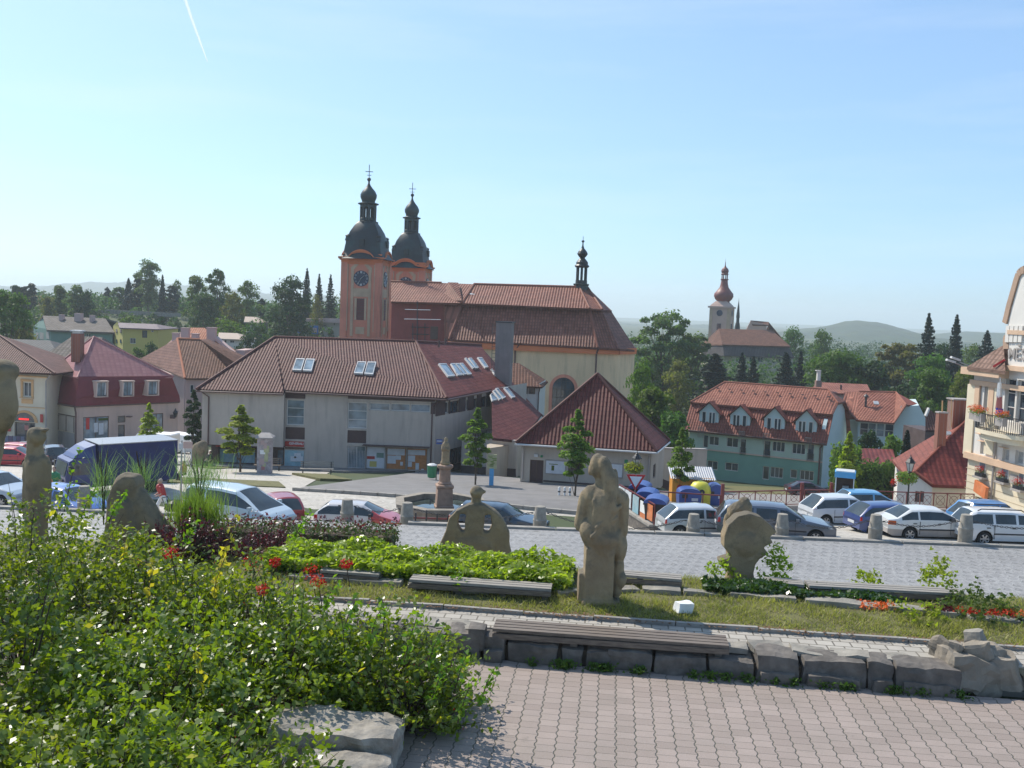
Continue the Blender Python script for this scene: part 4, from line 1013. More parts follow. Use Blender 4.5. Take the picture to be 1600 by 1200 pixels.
def church():
 base=V(-2,124,G(-2,124));b=Bld('church','large baroque church with two dark domed clock towers, yellow choir and tall red tiled roof','church',base)
 zb=-17
 # choir walls
 A=at(700,530,122.5);Bq=at(933,545,120);C=at(966,547,121.0);D=at(992,547,125.0)
 zE=-.15;back=17
 b.addwall('n',A,Bq,zb,zE,'church_yellow',depth=.5);b.addwall('a',Bq,C,zb,zE,'church_yellow',px=[(965.3,605,965.9,630)][:0]);b.addwall('e',C,D,zb,zE,'church_yellow');b.addwall('e2',D,V(D.x+.5,D.y+7,0),zb,zE,'church_yellow')
 # big arched window: opening cut with a polygonal arch
 W=b.walls['n'];d=(W[1]-W[0]).normalized();n=V(d.y,-d.x,0)
 u0,zt=b.px('n',864,589);u1,z1=b.px('n',896,650);uc=(u0+u1)/2;rw=(u1-u0)/2
 pos=lambda u,z,k:V(W[0].x,W[0].y,0)+d*u+n*k+V(0,0,z)
 mb=MB();zs=zt-rw;outl=[(uc-rw,z1-4)]+[(uc-rw*math.cos(q),zs+rw*math.sin(q))for q in np.linspace(0,math.pi,15)]+[(uc+rw,z1-4)]
 big=[(uc+(u-uc)*1.28,z1-4 if z<z1-3.9 else zs+(z-zs)*1.28)for u,z in outl]
 for i in range(len(outl)-1):
  a,c,e,f=outl[i],outl[i+1],big[i+1],big[i]
  mb.add([pos(*a,.12),pos(*c,.12),pos(*e,.12),pos(*f,.12),pos(*a,.0),pos(*c,.0),pos(*e,.0),pos(*f,.0)],[(0,1,2,3),(3,2,6,7),(0,4,5,1)])
 wf=mb.build('window',M['church_pink'],b.root);mb=MB();mb.face([pos(u,z,.03)for u,z in outl]);mb.build('pane',M['glass'],wf)
 mb=MB()
 for i in range(1,5):u=uc-rw+2*rw*i/5;hh=zs+math.sqrt(max(0,rw*rw-(u-uc)**2));mb.bar(pos(u,z1-4,.06),pos(u,hh,.06),.06,.06)
 for i in range(8):z=z1-3+i*1.05;w_=rw if z<zs else math.sqrt(max(.01,rw*rw-(z-zs)**2));mb.bar(pos(uc-w_,z,.06),pos(uc+w_,z,.06),.06,.06)
 mb.build('glazing_bars',M['dark_metal'],wf)
 b.finish()
 m=MB();m.prism([(A.x,A.y+.3),(Bq.x,Bq.y+.3),(C.x,C.y+.3),(D.x-.3,D.y),(D.x,D.y+7),(D.x-8,D.y+14),(A.x,A.y+16)],zb,zE-.1);b.part('interior',m,'church_yellow')
 # orange eaves cornice
 m=MB()
 for p,q in((A,Bq),(Bq,C),(C,D)):m.bar((p.x,p.y-.15,zE-.42),(q.x,q.y-.15,zE-.42),.5,.75)
 b.part('cornice',m,'church_orange')
 # roofs
 e0=at(702,530,122.0);e1=at(934,543,119.4);e2=at(968,545,120.2);e3=at(994,547,124.6)
 k0=at(723,475,125.4);k1=at(921,484,123.3);k2=at(940,484.5,124.0);k3=at(955,486,127.5)
 t0=at(723,476,125.0);u0_=at(722,475.5,124.7)
 f0=at(722,473.5,124.6);f1=at(921,482,122.6);f2=at(941,483.5,123.3);f3=at(956,485.5,127.2)
 r0=at(741,444,130.0);r1=at(905,448.5,128.5);r2=at(918,449,129.5)
 m=MB();m.slab([e0,e1,k1,k0],.25);m.slab([e1,e2,k2,k1],.25);m.slab([e2,e3,k3,k2],.25);m.slab([e3,e3+V(1,8,0),k3+V(0,6,0),k3],.25)
 b.part('lower_roof',m,'church_roof')
 m=MB();m.slab([f0,f1,r1,r0],.25);m.slab([f1,f2,r2,r1],.25);m.slab([f2,f3,r2],.25);m.slab([f3,f3+V(-1,8,0),r2+V(-1,2,0),r2],.25);m.slab([r0,r1,r1+V(0,7,-3.5),r0+V(0,7,-3.5)],.25)
 b.part('upper_roof',m,'church_roof')
 # left (nave) part: upper roof over the scaffolded red wall
 g0=at(611,471,127.0);g1=f0;s0=at(611,440,132.5)
 sB=at(690,442,131.5)
 m=MB();m.slab([g0,g1,r0,sB,s0],.25);m.slab([s0,sB,sB+V(0,6,-3),s0+V(0,6,-3)],.25);b.part('upper_roof',m,'church_roof')
 # cross gable on the nave roof
 c0=at(674,441.5,130.5);c1=at(692,470,126.8);c2=at(722,473,124.6);c3=at(700,441,129.4);c4=at(716,441.5,129.6)
 m=MB();m.slab([c1,c3,c4,c2+V(0,0,.3)],.3);b.part('cross_roof',m,'church_roof')
 m=MB();gw0=at(612,475,128.3);gw1=at(704,479,126.4);m.prism([(gw0.x,gw0.y),(gw1.x,gw1.y),(gw1.x,gw1.y+9),(gw0.x,gw0.y+9)],zb,g0.z-.2);b.part('nave_wall',m,'maroon_wall')
 m=MB();m.slab([at(693,474,126.3),at(722,476,124.8),at(704,530,122.3),at(694,530,124.3)],.2);b.part('lower_roof',m,'church_roof')
 b.ridge([(r0,r1),(r2,f2),(f1,r1),(e1,k1),(e0,k0),(r0,f0),(s0,sB)],'church_roof',.16)
 # scaffold on the nave wall
 m=MB()
 for x in(645,652,664,676):p=at(x,532,127.2);q=at(x,505,127.2);m.tube([p,q],.06,5)
 for y in(511,522):m.tube([at(643,y,127.1),at(678,y+1,127.1)],.06,5)
 b.part('scaffold',m,'dark_metal')
 m=MB();pa=at(673,510,126.9);pb=at(684,530,126.9);m.box(((pa.x+pb.x)/2,126.9,(pa.z+pb.z)/2),(pb.x-pa.x,.3,pa.z-pb.z));b.part('door',m,'window_brown')
 # drains
 drain(b,[at(935,545,119.4),at(932,552,119.7),at(930,600,119.7),at(928,640,119.7)],.11);drain(b,[at(812,537,120.9),at(805,548,121.1),at(804,575,121.1)],.11)
 # small roof window
 m=MB();p=at(738,461,127.2);m.box(p,(.65,.4,.35),rx=R(20));b.part('skylight',m,'white_metal')
 # ridge turret
 Y=129;s=Y/1500;p=at(907,470,Y);cx,cy=p.x,Y;Z=lambda py:at(908,py,Y).z
 m=MB();m.lathe([(1.0,Z(462)),(.95,Z(447)),(1.05,Z(445)),(1.05,Z(443.5)),(.8,Z(443))],(cx,cy,0),8);m.lathe([(.78,Z(443)),(.78,Z(438))],(cx,cy,0),8)
 for i in range(6):a=i*math.pi/3+.5;m.box((cx+math.cos(a)*.62,cy+math.sin(a)*.62,(Z(438)+Z(418))/2),(.28,.28,Z(418)-Z(438)),rz=a)
 m.lathe([(.85,Z(418)),(1.0,Z(415.5)),(.78,Z(413)),(.8,Z(410)),(.55,Z(406)),(.32,Z(403)),(.55,Z(400)),(.72,Z(396.5)),(.55,Z(392.5)),(.22,Z(388)),(.1,Z(384)),(.07,Z(379)),(.2,Z(377.5)),(.2,Z(376)),(.03,Z(375)),(.03,Z(369))],(cx,cy,0),12)
 b.part('ridge_turret',m,'copper_dark',smooth=False)
 # towers
 prof={'dome':[(41,404),(36,400),(33,393),(31.5,384),(29,372),(25,362),(19.5,353),(15,347),(13,345)],'lantern':(12.2,345,319),'onion':[(13,317),(10,315.5),(10.5,313),(12.6,308),(12.8,304),(10,298.5),(6,294),(3,290),(1.3,286)],'ball':(280.5,3.0,258)}
 Y=140;pc=at(571.5,430,Y);zc=at(571.5,407,Y-3).z;h=62.5/1500*137/2*1.03
 dome_tower(b,at(573.5,400,Y).x,Y,Y,R(-6.5),h,zc-.3,prof,402,1.0,zb)
 prof2={'dome':[(36,418),(31.5,414),(29,408),(27.5,398),(25.5,388),(21.5,377),(16.5,369),(13.5,365),(11.5,363)],'lantern':(10.6,363,341),'onion':[(11.5,339),(9,337.5),(9.2,335),(11,331),(11.2,327.5),(9,322.5),(5.4,318),(2.6,314),(1.2,310)],'ball':(305,2.6,286)}
 Y=157;zc=at(641,419,Y-3).z
 dome_tower(b,at(641.5,400,Y).x,Y,Y,R(-6.5),3.05,zc-.3,prof2,414.5,1.0,zb)
M['maroon_wall']=plain('maroon_wall',(.25,.06,.05),.85,.15,.6,(.13,.05,.05),.5,streak=True)
church()
# ======== monastery on the far right
def monastery():
 Y=255;b=Bld('monastery','distant cream monastery with red onion-domed tower, thin spire and mansard roof','church',V(60,Y,-18))
 A=at(1143,600,Y-8);Bq=at(1237,600,Y-8);L0=at(1098,600,Y+6);zE=at(1180,556,Y-8).z;zb=-22
 b.addwall('f',A,Bq,zb,zE,'church_yellow2',px=[(1141,557,1146,565,'w',1,1)][:0]+[(x,y,x+w_,y+8,'w',n_,1,'window_frame','glass')for x,y,w_,n_ in((1150,558,4,1),(1162,558,4,1),(1171,558,4,1),(1184,558,8,2),(1207,560,4,1),(1216,560,4,1))])
 b.addwall('l',L0,A,zb,zE,'church_yellow2');b.addwall('r',Bq,V(Bq.x+2,Y+15,0),zb,zE,'church_yellow2');b.finish()
 m=MB();m.prism([(A.x+.2,A.y+.4),(Bq.x-.2,Bq.y+.4),(Bq.x+1,Y+14),(L0.x+.3,Y+14),(L0.x+.3,L0.y+.3)],zb,zE);b.part('interior',m,'church_yellow2')
 e0=at(1096,553,Y+5);e1=at(1131,555,Y-9);e2=at(1241,557.5,Y-9);k0=at(1097,537,Y+6.5);k1=at(1129,537.5,Y-7);k2=at(1232,540.5,Y-7);r1=at(1123,513.5,Y+2);r2=at(1206,516,Y+2)
 for p in(e1,e2):p.z=zE
 b.roof([[e1,e2,k2,k1],[e0,e1,k1,k0],[e2,e2+V(2,18,0),k2+V(0,16,0),k2]],'dark_roof',.3,'lower_roof')
 kk0=k0+V(-.3,-.4,-.2);kk1=k1+V(-.2,-.7,-.1);kk2=k2+V(.4,-.7,-.1)
 b.roof([[kk1,kk2,r2,r1],[kk0,kk1,r1],[kk2,kk2+V(-1,14,0),r2]],'brown_roof',.3,'upper_roof')
 # church nave roof behind
 n0=at(1163,517,Y+18);n1=at(1173,500.5,Y+18);n2=at(1201,503,Y+22);n3=at(1228,536,Y+16)
 m=MB();m.prism([(n0.x,Y+18),(n0.x+7,Y+18),(n0.x+7,Y+30),(n0.x,Y+30)],zb,n0.z-.1);b.part('nave_wall',m,'church_pinkpale')
 m=MB();m.face([n0+V(0,-.05,-.5),at(1182,516,Y+17.9),n1+V(0,-.05,0)]);
 p0=n0;p1=at(1198,517,Y+18)
 m2=MB();m2.slab([n1,n2,at(1201,508,Y+17),at(1176,507,Y+17)],.3);m2.slab([n2,n3,at(1236,545,Y+20),n2+V(2,10,-3)],.3);m2.slab([n1,n2,n2+V(0,9,-5),n1+V(0,9,-5)],.3);b.part('nave_roof',m2,'brown_roof')
 m=MB();m.add([at(1164,519,Y+17.2),at(1198,519,Y+17.2),at(1198,507,Y+17.2),at(1178,506,Y+17.2),at(1173,501.5,Y+17.2)],[(0,1,2,3,4)]);m.slab([at(1164,519,Y+17.4),at(1198,519,Y+17.4),at(1198,507,Y+17.4),at(1173,501.5,Y+17.4)],.2);b.part('gable',m,'church_pinkpale')
 # tower
 Yt=Y+12;s=Yt/1500;cx=at(1127,500,Yt).x;zc=at(1127,480,Yt-3).z;h=2.8;rot=R(-23)
 m=MB();m.box((cx,Yt,(zb+zc)/2),(2*h,2*h,zc-zb),rz=rot);m.box((cx,Yt,zc),(2*h+.9,2*h+.9,.45),rz=rot);m.lathe([(h*1.45,0),(h*1.2,.6),(h*.75,1.5)],(cx,Yt,zc+.2),4,rot=rot+math.pi/4)
 m.build('tower_shaft',M['church_pinkpale'],b.root)
 for f in(0,1):
  a=rot+f*math.pi/2;n=V(math.sin(a),-math.cos(a),0);t=V(math.cos(a),math.sin(a),0);c0=V(cx,Yt,0)+n*(h+.02)
  m=MB();c=c0+V(0,0,zc-6.0);m.box(c,(1.1,.2,3.0),rz=a);m.build('window',M['glass'],b.root)
  m=MB();P=[c0+n*.1+t*math.cos(q)*.85+V(0,0,zc-1.6+math.sin(q)*.85)for q in np.linspace(0,2*math.pi,17)[:-1]];m.face(P);m.build('clock_face',M['clock_blue'],b.root)
  m=MB()
  for u in(-h*.85,h*.85):cc=c0+t*u+V(0,0,zc-5);m.box(cc,(.8,.3,10),rz=a)
  m.build('trim',M['church_trim'],b.root)
 Z=lambda py:at(1129,py,Yt).z
 m=MB();m.lathe([(10*s,Z(476)),(9.5*s,Z(471)),(13*s,Z(467.5)),(15*s,Z(463)),(14.6*s,Z(459)),(11*s,Z(454.5)),(7*s,Z(449)),(5.5*s,Z(443)),(5*s,Z(438)),(6.2*s,Z(437)),(6.2*s,Z(436)),(4.4*s,Z(435.5))],(cx+.3,Yt,0),20);m.build('onion_dome',M['red_dome'],b.root,smooth=1,auto=50)
 m=MB()
 for i in range(8):a=i*math.pi/4+.2;m.box((cx+.3+math.cos(a)*.78,Yt+math.sin(a)*.78,(Z(436)+Z(429))/2),(.22,.22,Z(429)-Z(436)),rz=a)
 m.lathe([(5.4*s,Z(429.5)),(5.9*s,Z(428)),(4.8*s,Z(427)),(5.6*s,Z(425)),(6*s,Z(423)),(4.8*s,Z(420)),(2.2*s,Z(417.5)),(.8*s,Z(415)),(.5*s,Z(411)),(.9*s,Z(410.5)),(.2*s,Z(409)),(.15*s,Z(404))],(cx+.3,Yt,0),12)
 m.build('lantern',M['red_dome'],b.root)
 # slender spire
 cx2=at(1158,500,Yt).x;m=MB();m.lathe([(4.5*s,Z(515)),(3.5*s,Z(505)),(2.6*s,Z(503)),(2.4*s,Z(496)),(3*s,Z(495)),(2.6*s,Z(490)),(1.4*s,Z(478)),(.3*s,Z(468)),(.1*s,Z(464))],(cx2,Yt+4,0),8);m.build('spire',M['copper_dark'],b.root)
 m=MB();q=at(1192,592,Y-25)
 return b
M['church_yellow2']=plain('plaster_buff',(.46,.41,.30),.85,.1,.2);M['church_pinkpale']=plain('plaster_rose',(.52,.36,.29),.85,.1,.3)
monastery()
# ======== green apartment houses
def dormer(b,cxp,cyp,P,n,wpx,k):
 """gabled dormer standing on the steep lower roof; picture centre of its front"""
 Yd=0
def apartments():
 b=Bld('apartment_house','long mint green apartment house with mansard roof, four gabled dormers and pale blue end wall','building',V(20,105,G(20,105)))
 Rc=at(1287,690,102);zE=Rc.z;Lc=at(1078,668,0.001)if False else atz(1078,669,zE);zb=at(1289,757,102).z
 d=V(Rc.x-Lc.x,Rc.y-Lc.y,0).normalized();n=V(d.y,-d.x,0);bk=-n*11
 W_=[(1099,679,1106,700,'d',1,1),(1108,681,1123,697,'w',2,1),(1135.5,683,1153,700,'w',2,1),(1157,685,1165,710,'d',1,1),(1194,688,1203,715,'d',1,1),(1207,689,1226,707,'w',3,1),(1238,692,1258,711,'w',3,1),(1262,693,1271,720,'d',1,1)]
 W_+=[(1105,719,1121,735,'w',2,1),(1133,722,1153,737,'w',2,1),(1192,728,1201,750,'d',1,1),(1204,729,1223,748,'w',3,1),(1235,733,1245,748,'w',1,1),(1250,734,1271,752,'w',3,1)]
 zm=at(1289,722.5,102).z
 up=[w_+('window_frame','glass')for w_ in W_[:8]];dn=[w_+('window_frame','glass')for w_ in W_[8:]]
 b.addwall('f',Lc,Rc,zm,zE,'green_plaster',px=up,depth=.16);b.addwall('f2',Lc,Rc,zb-1.5,zm,'green_base',px=dn,depth=.16)
 G0=V(Rc.x,Rc.y,0);G1=G0+bk
 b.finish();m=MB();m.prism([(Lc.x,Lc.y)+(),(Rc.x,Rc.y),(G1.x,G1.y),(Lc.x+bk.x,Lc.y+bk.y)],zb-1.5,zE-.05)if False else m.prism([(Lc.x-n.x*.3,Lc.y-n.y*.3),(Rc.x-n.x*.3-d.x*.2,Rc.y-n.y*.3),(G1.x,G1.y),(Lc.x+bk.x,Lc.y+bk.y)],zb-1.5,zE-.05);b.part('interior',m,'green_plaster')
 m=MB();m.bar(V(Lc.x,Lc.y,zm)+n*.04,V(Rc.x,Rc.y,zm)+n*.04,.1,.14);b.part('string_course',m,'plaster_pink')
 # gable end wall with curved outline
 kz=at(1298,647,104).z;tz=at(1312,629,107).z;rz_=at(1296,607,109).z
 def gab(s): # s 0..1 across depth
  return G0+bk*s
 outl=[(0,zb-1.5),(0,zE),(.06,zE+(kz-zE)*.6),(.15,kz),(.34,tz),(.66,tz),(.85,kz),(.94,zE+(kz-zE)*.6),(1,zE),(1,zb-1.5)]
 m=MB();P=[gab(s)+V(0,0,z)+d*.02 for s,z in outl];P2=[p-d*.4 for p in P];k=len(P)
 m.add(P+P2,[list(range(k)),list(range(k,2*k))[::-1]]+[(i,k+i,k+(i+1)%k,(i+1)%k)for i in range(k)]);b.part('end_wall',m,'pale_blue')
 def line(s,z,o=0.35):return(Lc+V(0,0,0)-d*.8),0
 L_=lambda s,z:V(Lc.x,Lc.y,0)-d*.6+bk*s+V(0,0,z);R_=lambda s,z:G0+d*.45+bk*s+V(0,0,z)
 e=-.05
 m=MB();lo=(-.045,zE-.15);k1=(.15,kz+.12);
 m.slab([L_(*lo),R_(*lo),R_(*k1),L_(*k1)],.2);m.slab([R_(1.045,zE),L_(1.045,zE),L_(.85,kz),R_(.85,kz)],.2)
 b.part('lower_roof',m,'terra_dark')
 m=MB();k2=(.12,kz+.1);rr=(.5,rz_);hipL=V(L_(.5,0).x,L_(.5,0).y,rz_)+d*2.6;hr=V(R_(.5,0).x,R_(.5,0).y,rz_)-d*1.6
 m.slab([L_(*k2),R_(*k2),R_(.33,tz+.1),hr,hipL],.2);m.slab([R_(.88,kz),L_(.88,kz),hipL,hr,R_(.67,tz+.1)],.2);m.slab([R_(.33,tz+.1),R_(.67,tz+.1),hr],.2);m.slab([L_(.88,kz),L_(*k2),hipL],.2)
 b.part('upper_roof',m,'terra_roof');b.ridge([(hipL,hr),(hr,R_(.33,tz+.1)),(hipL,L_(*k2))],'terra_roof',.1)
 m=MB()
 for i in range(11):q=L_(.34,0)+(R_(.34,0)-L_(.34,0))*((i+.7)/11.5);q.z=kz+(rz_-kz)*.62+.25;m.box(q,(.25,.25,.12))
 b.part('roof_vents',m,'gutter')
 # dormers
 for i,(x0,x1,xa,yb,ya,dr)in enumerate(((1091,1123,1107,667,629,0),(1139,1172,1155,672,634,1),(1192,1226,1209,677,637,0),(1241,1276,1259,682,641,1))):
  Pf=V(Lc.x,Lc.y,0)+n*-.25;f=lambda x,y:hit(x,y,Pf,n)
  a=f(x0+1,yb);c=f(x1-1,yb+1.5);zt=f(xa,ya).z;zs=f(x1,yb-21).z;u=(c-a);u.z=0;L=u.length;ud=u.normalized()
  c0=V(a.x,a.y,0);prof=[(0,a.z),(L,a.z),(L,zs),(L/2,zt),(0,zs)];P=[c0+ud*q+V(0,0,z)for q,z in prof];Pb=[p-n*3.2 for p in P]
  m=MB();m.add(P+Pb,[(0,1,2,3,4),(9,8,7,6,5)]+[(j,5+j,5+(j+1)%5,(j+1)%5)for j in range(5)]);dm=m.build('dormer',M['pale_blue'],b.root)
  m=MB();o=.3;ap=c0+ud*(L/2)+V(0,0,zt+.16)+n*o;l=c0-ud*.35+V(0,0,zs-.12)+n*o;r_=c0+ud*(L+.35)+V(0,0,zs-.12)+n*o
  m.slab([l,ap,ap-n*4.6,l-n*4.0],.12);m.slab([r_,ap,ap-n*4.6,r_-n*4.0],.12);m.build('dormer_roof',M['terra_dark'],dm)
  us=((.14,.36,'d'),(.50,.84,'w'))if dr==0 else((.14,.50,'w'),(.62,.84,'d'))
  for s0,s1,kd in us:
   zz0=a.z+(.15 if kd=='d' else.5);zz1=zs+.1;q0=c0+ud*(L*s0)+n*.02;q1=c0+ud*(L*s1)+n*.02;m=MB();cc=(q0+q1)/2
   m.box((cc.x,cc.y,(zz0+zz1)/2),((q1-q0).length,.08,zz1-zz0),rz=math.atan2(ud.y,ud.x));wf=m.build('window' if kd=='w' else 'balcony_door',M['window_frame'],dm)
   m=MB();nn=2 if kd=='w' else 1
   for t_ in range(nn):
    w1=(q1-q0).length/nn;c2=q0+ud*(w1*(t_+.5))+n*.045;m.box((c2.x,c2.y,(zz0+zz1)/2),(w1-.16,.03,zz1-zz0-.16),rz=math.atan2(ud.y,ud.x))
   m.build('pane',M['glass'],wf)
   if kd=='d': # cut-in balcony rail
    m=MB();c3=cc+n*.55+V(0,0,a.z+.0)
    for t_ in range(7):qq=q0-ud*.1+ud*(((q1-q0).length+.2)*t_/6)+n*.8;m.tube([(qq.x,qq.y,a.z-1.1),(qq.x,qq.y,a.z+.1)],.025,4)
    qa=q0-ud*.1+n*.8;qb=q1+ud*.1+n*.8;m.bar((qa.x,qa.y,a.z+.1),(qb.x,qb.y,a.z+.1),.05,.05);m.build('railing',M['steel'],dm)
 # french-balcony rails
 for x0,y0,x1,y1 in((1157,699,1165,711),(1194,704,1203,716),(1262,708,1271,721)):
  m=MB();u0,z1=b.px('f',x0,y0);u1,z0=b.px('f',x1,y1);A=b.walls['f'][0]
  for t_ in range(7):q=A+d*(u0+(u1-u0)*t_/6)+n*.12;m.tube([(q.x,q.y,z0),(q.x,q.y,z1)],.02,4)
  m.bar(A+d*u0+n*.12+V(0,0,z1),A+d*u1+n*.12+V(0,0,z1),.04,.04);b.part('railing',m,'dark_metal')
 drain(b,[Rc+d*.1+n*.3+V(0,0,-.2),Rc-d*.3+n*.08+V(0,0,-.7),V(Rc.x-.3,Rc.y,zb)+n*.08],.09)
 m=MB();m.tube([L_(-.05,zE-.2),R_(-.05,zE-.2)],.09,6);b.part('gutter',m,'gutter')
M['terra_dark']=tiles('tile_terra_dark',(.22,.058,.04),(.30,.09,.06),.30,.36,.55,.8)
apartments()
def apartments2():
 b=Bld('apartment_house','smaller pale blue apartment house with brown-red gambrel roof and glazed sunroom','building',V(42,112,-17))
 kz=None
 A=at(1342,657,109);Bq=at(1398,661,107);zE=A.z;Bq=atz(1398,661,zE);zb=-19.5
 d=V(Bq.x-A.x,Bq.y-A.y,0).normalized();n=V(d.y,-d.x,0);bk=-n*11
 C=at(1409,655,106.2)
 b.addwall('f',A,Bq,zb,zE,'pale_blue',px=[(1344,660,1356,681,'w',1,2,'window_frame','glass'),(1357,660.5,1368,682,'w',1,2,'window_frame','glass_sky'),(1370,661,1381,683,'w',1,2,'window_frame','glass_sky'),(1383,662,1396,684.5,'w',1,2,'window_frame','glass')],depth=.15)
 b.finish();G0=V(Bq.x,Bq.y,0);m=MB();m.prism([(A.x,A.y+.3),(Bq.x,Bq.y+.3),(Bq.x+bk.x,Bq.y+bk.y),(A.x+bk.x,A.y+bk.y)],zb,zE-.05);b.part('interior',m,'pale_blue')
 zk=at(1413,634,109).z;zt=at(1400,613,112).z
 # end wall: gambrel outline facing right-front
 P0=V(Bq.x,Bq.y,0);q=[hit(x,y,P0,n)for x,y in((1398,700),(1398,657),(1408,634.5),(1436,633.5),(1447,655),(1450,700))]
 q[0].z=q[5].z=zb;m=MB();Pb=[p+bk*.9 for p in q];k=6;m.add(q+Pb,[tuple(range(k)),tuple(range(k,2*k))[::-1]]+[(i,k+i,k+(i+1)%k,(i+1)%k)for i in range(k)]);b.part('end_wall',m,'pale_blue')
 e0=at(1338,656,108.2);e1=at(1397,661,106.0);r1=at(1400,613,112.5);r0=at(1342,611.5,113);k1=at(1416,632.5,106.5);l1=at(1308,631,113)
 b.roof([[e0,e1,k1,r1,r0],],'terra_roof');b.roof([[e0,r0,at(1320,612,114),at(1316,632,111)]],'terra_roof')
 k2=at(1437,632.5,109);b.roof([[k1,k2,r1],[k2,at(1452,672,109),at(1452,672,114),at(1437,632.5,114)],[r1,r0,r0+V(0,8,-4),r1+V(3,8,-4)]],'terra_dark');b.ridge([(r0,r1),(r1,k1),(k1,e1)],'terra_roof',.1)
 m=MB();p=at(1353,626,110);m.tube([p+V(0,0,-.7),p+V(0,0,.45)],.13,6);m.lathe([(.28,0),(.3,.1),(.08,.35)],p+V(0,0,.4),8);b.part('vent',m,'dark_metal')
 m=MB();p=at(1369,629.5,109.6);m.box(p,(.55,.5,.12),rx=R(40));b.part('skylight',m,'white_metal')
 b2=Bld('rear_house','low brown-red roof with pale chimney showing behind the apartment houses','building',V(40,122,-16))
 m=MB();a=at(1262,612,121);c=at(1358,613,121);m.prism([(a.x+.5,121),(c.x-.5,121),(c.x,130),(a.x,130)],-19,a.z-.3);b2.part('wall',m,'pale_blue')
 b2.roof([[at(1262,614,120),at(1362,615,120),at(1355,600.5,125),at(1277,597,125)],[at(1277,597,125),at(1355,600.5,125),at(1362,615,131),at(1262,614,131)]],'terra_roof')
 m=MB();p=at(1278.5,597,122);q=at(1278.5,579,122);m.box((p.x,122,(p.z+q.z)/2),(.42,.42,q.z-p.z));m.box((q.x,122,q.z),(.6,.6,.1));b2.part('chimney',m,'white_wall');m=MB();m.box((p.x,122,p.z-.2),(.7,.7,.8));b2.part('chimney_foot',m,'brick')
 m=MB();p=at(1314,606,122);m.tube([p+V(0,0,-.6),p+V(0,0,.4)],.12,6);b2.part('vent',m,'dark_metal')
apartments2()
# ======== red-roofed cottage before the cream town house
def cottage():
 b=Bld('cottage','low cream cottage with big dark red steep roof and brick chimneys','house',V(30,66,-10))
 F1=at(1457,757,62);F2=V(at(1530,759,62).x+2,62,F1.z);H=at(1430,737,62.9);T=at(1521,645.5,66.3);T2=at(1528,640,68);E2=at(1412,739,64.5);E1=at(1394,718,71)
 zb=-11.5
 m=MB();m.slab([F1,F2,V(F2.x+1.5,T.y,T.z),T,H],.2);b.part('roof',m,'maroon_roof')
 m=MB();m.slab([E2,H,T],.2);m.slab([E2,T,T2,E1],.2);b.part('roof',m,'terra_dark','sunlit left slope of the roof')  # sunlight on this slope is put into a lighter tile colour
 m=MB();m.slab([T,V(F2.x+1.5,T.y,T.z),V(F2.x+2,T.y+7,T.z-6),T2],.2);b.part('roof',m,'maroon_roof')
 A=at(1402,760,63.8);Bq=at(1457,760,62.25);C=V(F2.x,62.25,0)
 b.addwall('g',A,Bq,zb,F1.z-.12,'white_wall',px=[(1430,767,1436,785,'w',1,1,'window_brown','glass'),(1437.5,767,1443,785,'w',1,1,'window_brown','glass')])
 b.addwall('f',Bq,C,zb,F1.z-.12,'plaster_cream');b.addwall('l',V(29.0,71.5,0),A,zb,E2.z-.3,'white_wall');b.finish()
 d=(V(Bq.x,Bq.y,0)-V(A.x,A.y,0)).normalized();nn=V(d.y,-d.x,0);Q=lambda x,y:hit(x,y,V(A.x,A.y,0)+nn*.002,nn)
 m=MB();P=[V(A.x,A.y,F1.z-.12),V(Bq.x,Bq.y,F1.z-.12),Q(1432,741),Q(1408,742)];Pb=[p-nn*.3 for p in P];m.add(P+Pb,[(0,1,2,3),(7,6,5,4),(1,5,6,2),(2,6,7,3),(3,7,4,0)]);b.part('gable',m,'white_wall')
 m=MB();m.prism([(A.x+.2,A.y+.3),(Bq.x,Bq.y+.3),(C.x,C.y+.3),(C.x,72),(29.2,72)],zb,F1.z-.4);b.part('interior',m,'white_wall')
 for x0,y0,x1,y1,Y,nm in((1465,645,1475,690,64.6,'brick chimney stack, the slim one'),(1486,624,1507,668,67.5,'broad brick chimney stack')):
  p=at(x0,y0,Y);q=at(x1,y1,Y);m=MB();w_=q.x-p.x;m.box(((p.x+q.x)/2,Y,(p.z+q.z)/2-.6),(w_,w_*.9,p.z-q.z+1.2));ch=b.part('chimney',m,'brick',nm)
  m=MB();m.box(((p.x+q.x)/2,Y,p.z+.04),(w_*1.15,w_*1.05,.09));b.part('cap',m,'gray_concrete',parent=ch)
 m=MB();p=at(1472,646,64.6);m.tube([p,at(1472.5,626,64.6)],.05,5);p=at(1486.5,668,66.5);m.tube([p,at(1486.5,624,66.5)],.03,5);b.part('pipe',m,'plaster_ochre')
 m=MB();p=at(1481,677,65);m.box(p,(.65,.3,.1),rx=R(40),rz=R(30));b.part('skylight',m,'white_metal')
 b.ridge([(H,T),(F1,H),(E2,H)],'terra_dark',.07)
 # little roof left of it
 b3=Bld('shed','small brick shed gable with red tiles behind the cottage chimneys','shed',V(36,88,-14))
 a=at(1446,672,88);c=at(1478,673,88);ap=at(1457,639,88);m=MB();m.prism([(a.x,88),(c.x,88),(c.x,93),(a.x,93)],-15,a.z-.1);b3.part('wall',m,'brown_plinth')
 m=MB();m.slab([a,c,at(1474,653,89),ap+V(0,1.5,0)],.15);b3.part('roof',m,'red_roof')
 m=MB();m.bar(at(1446,650,88.6),ap+V(0,.8,0),.2,.2);b3.part('verge',m,'white_wall')
cottage()
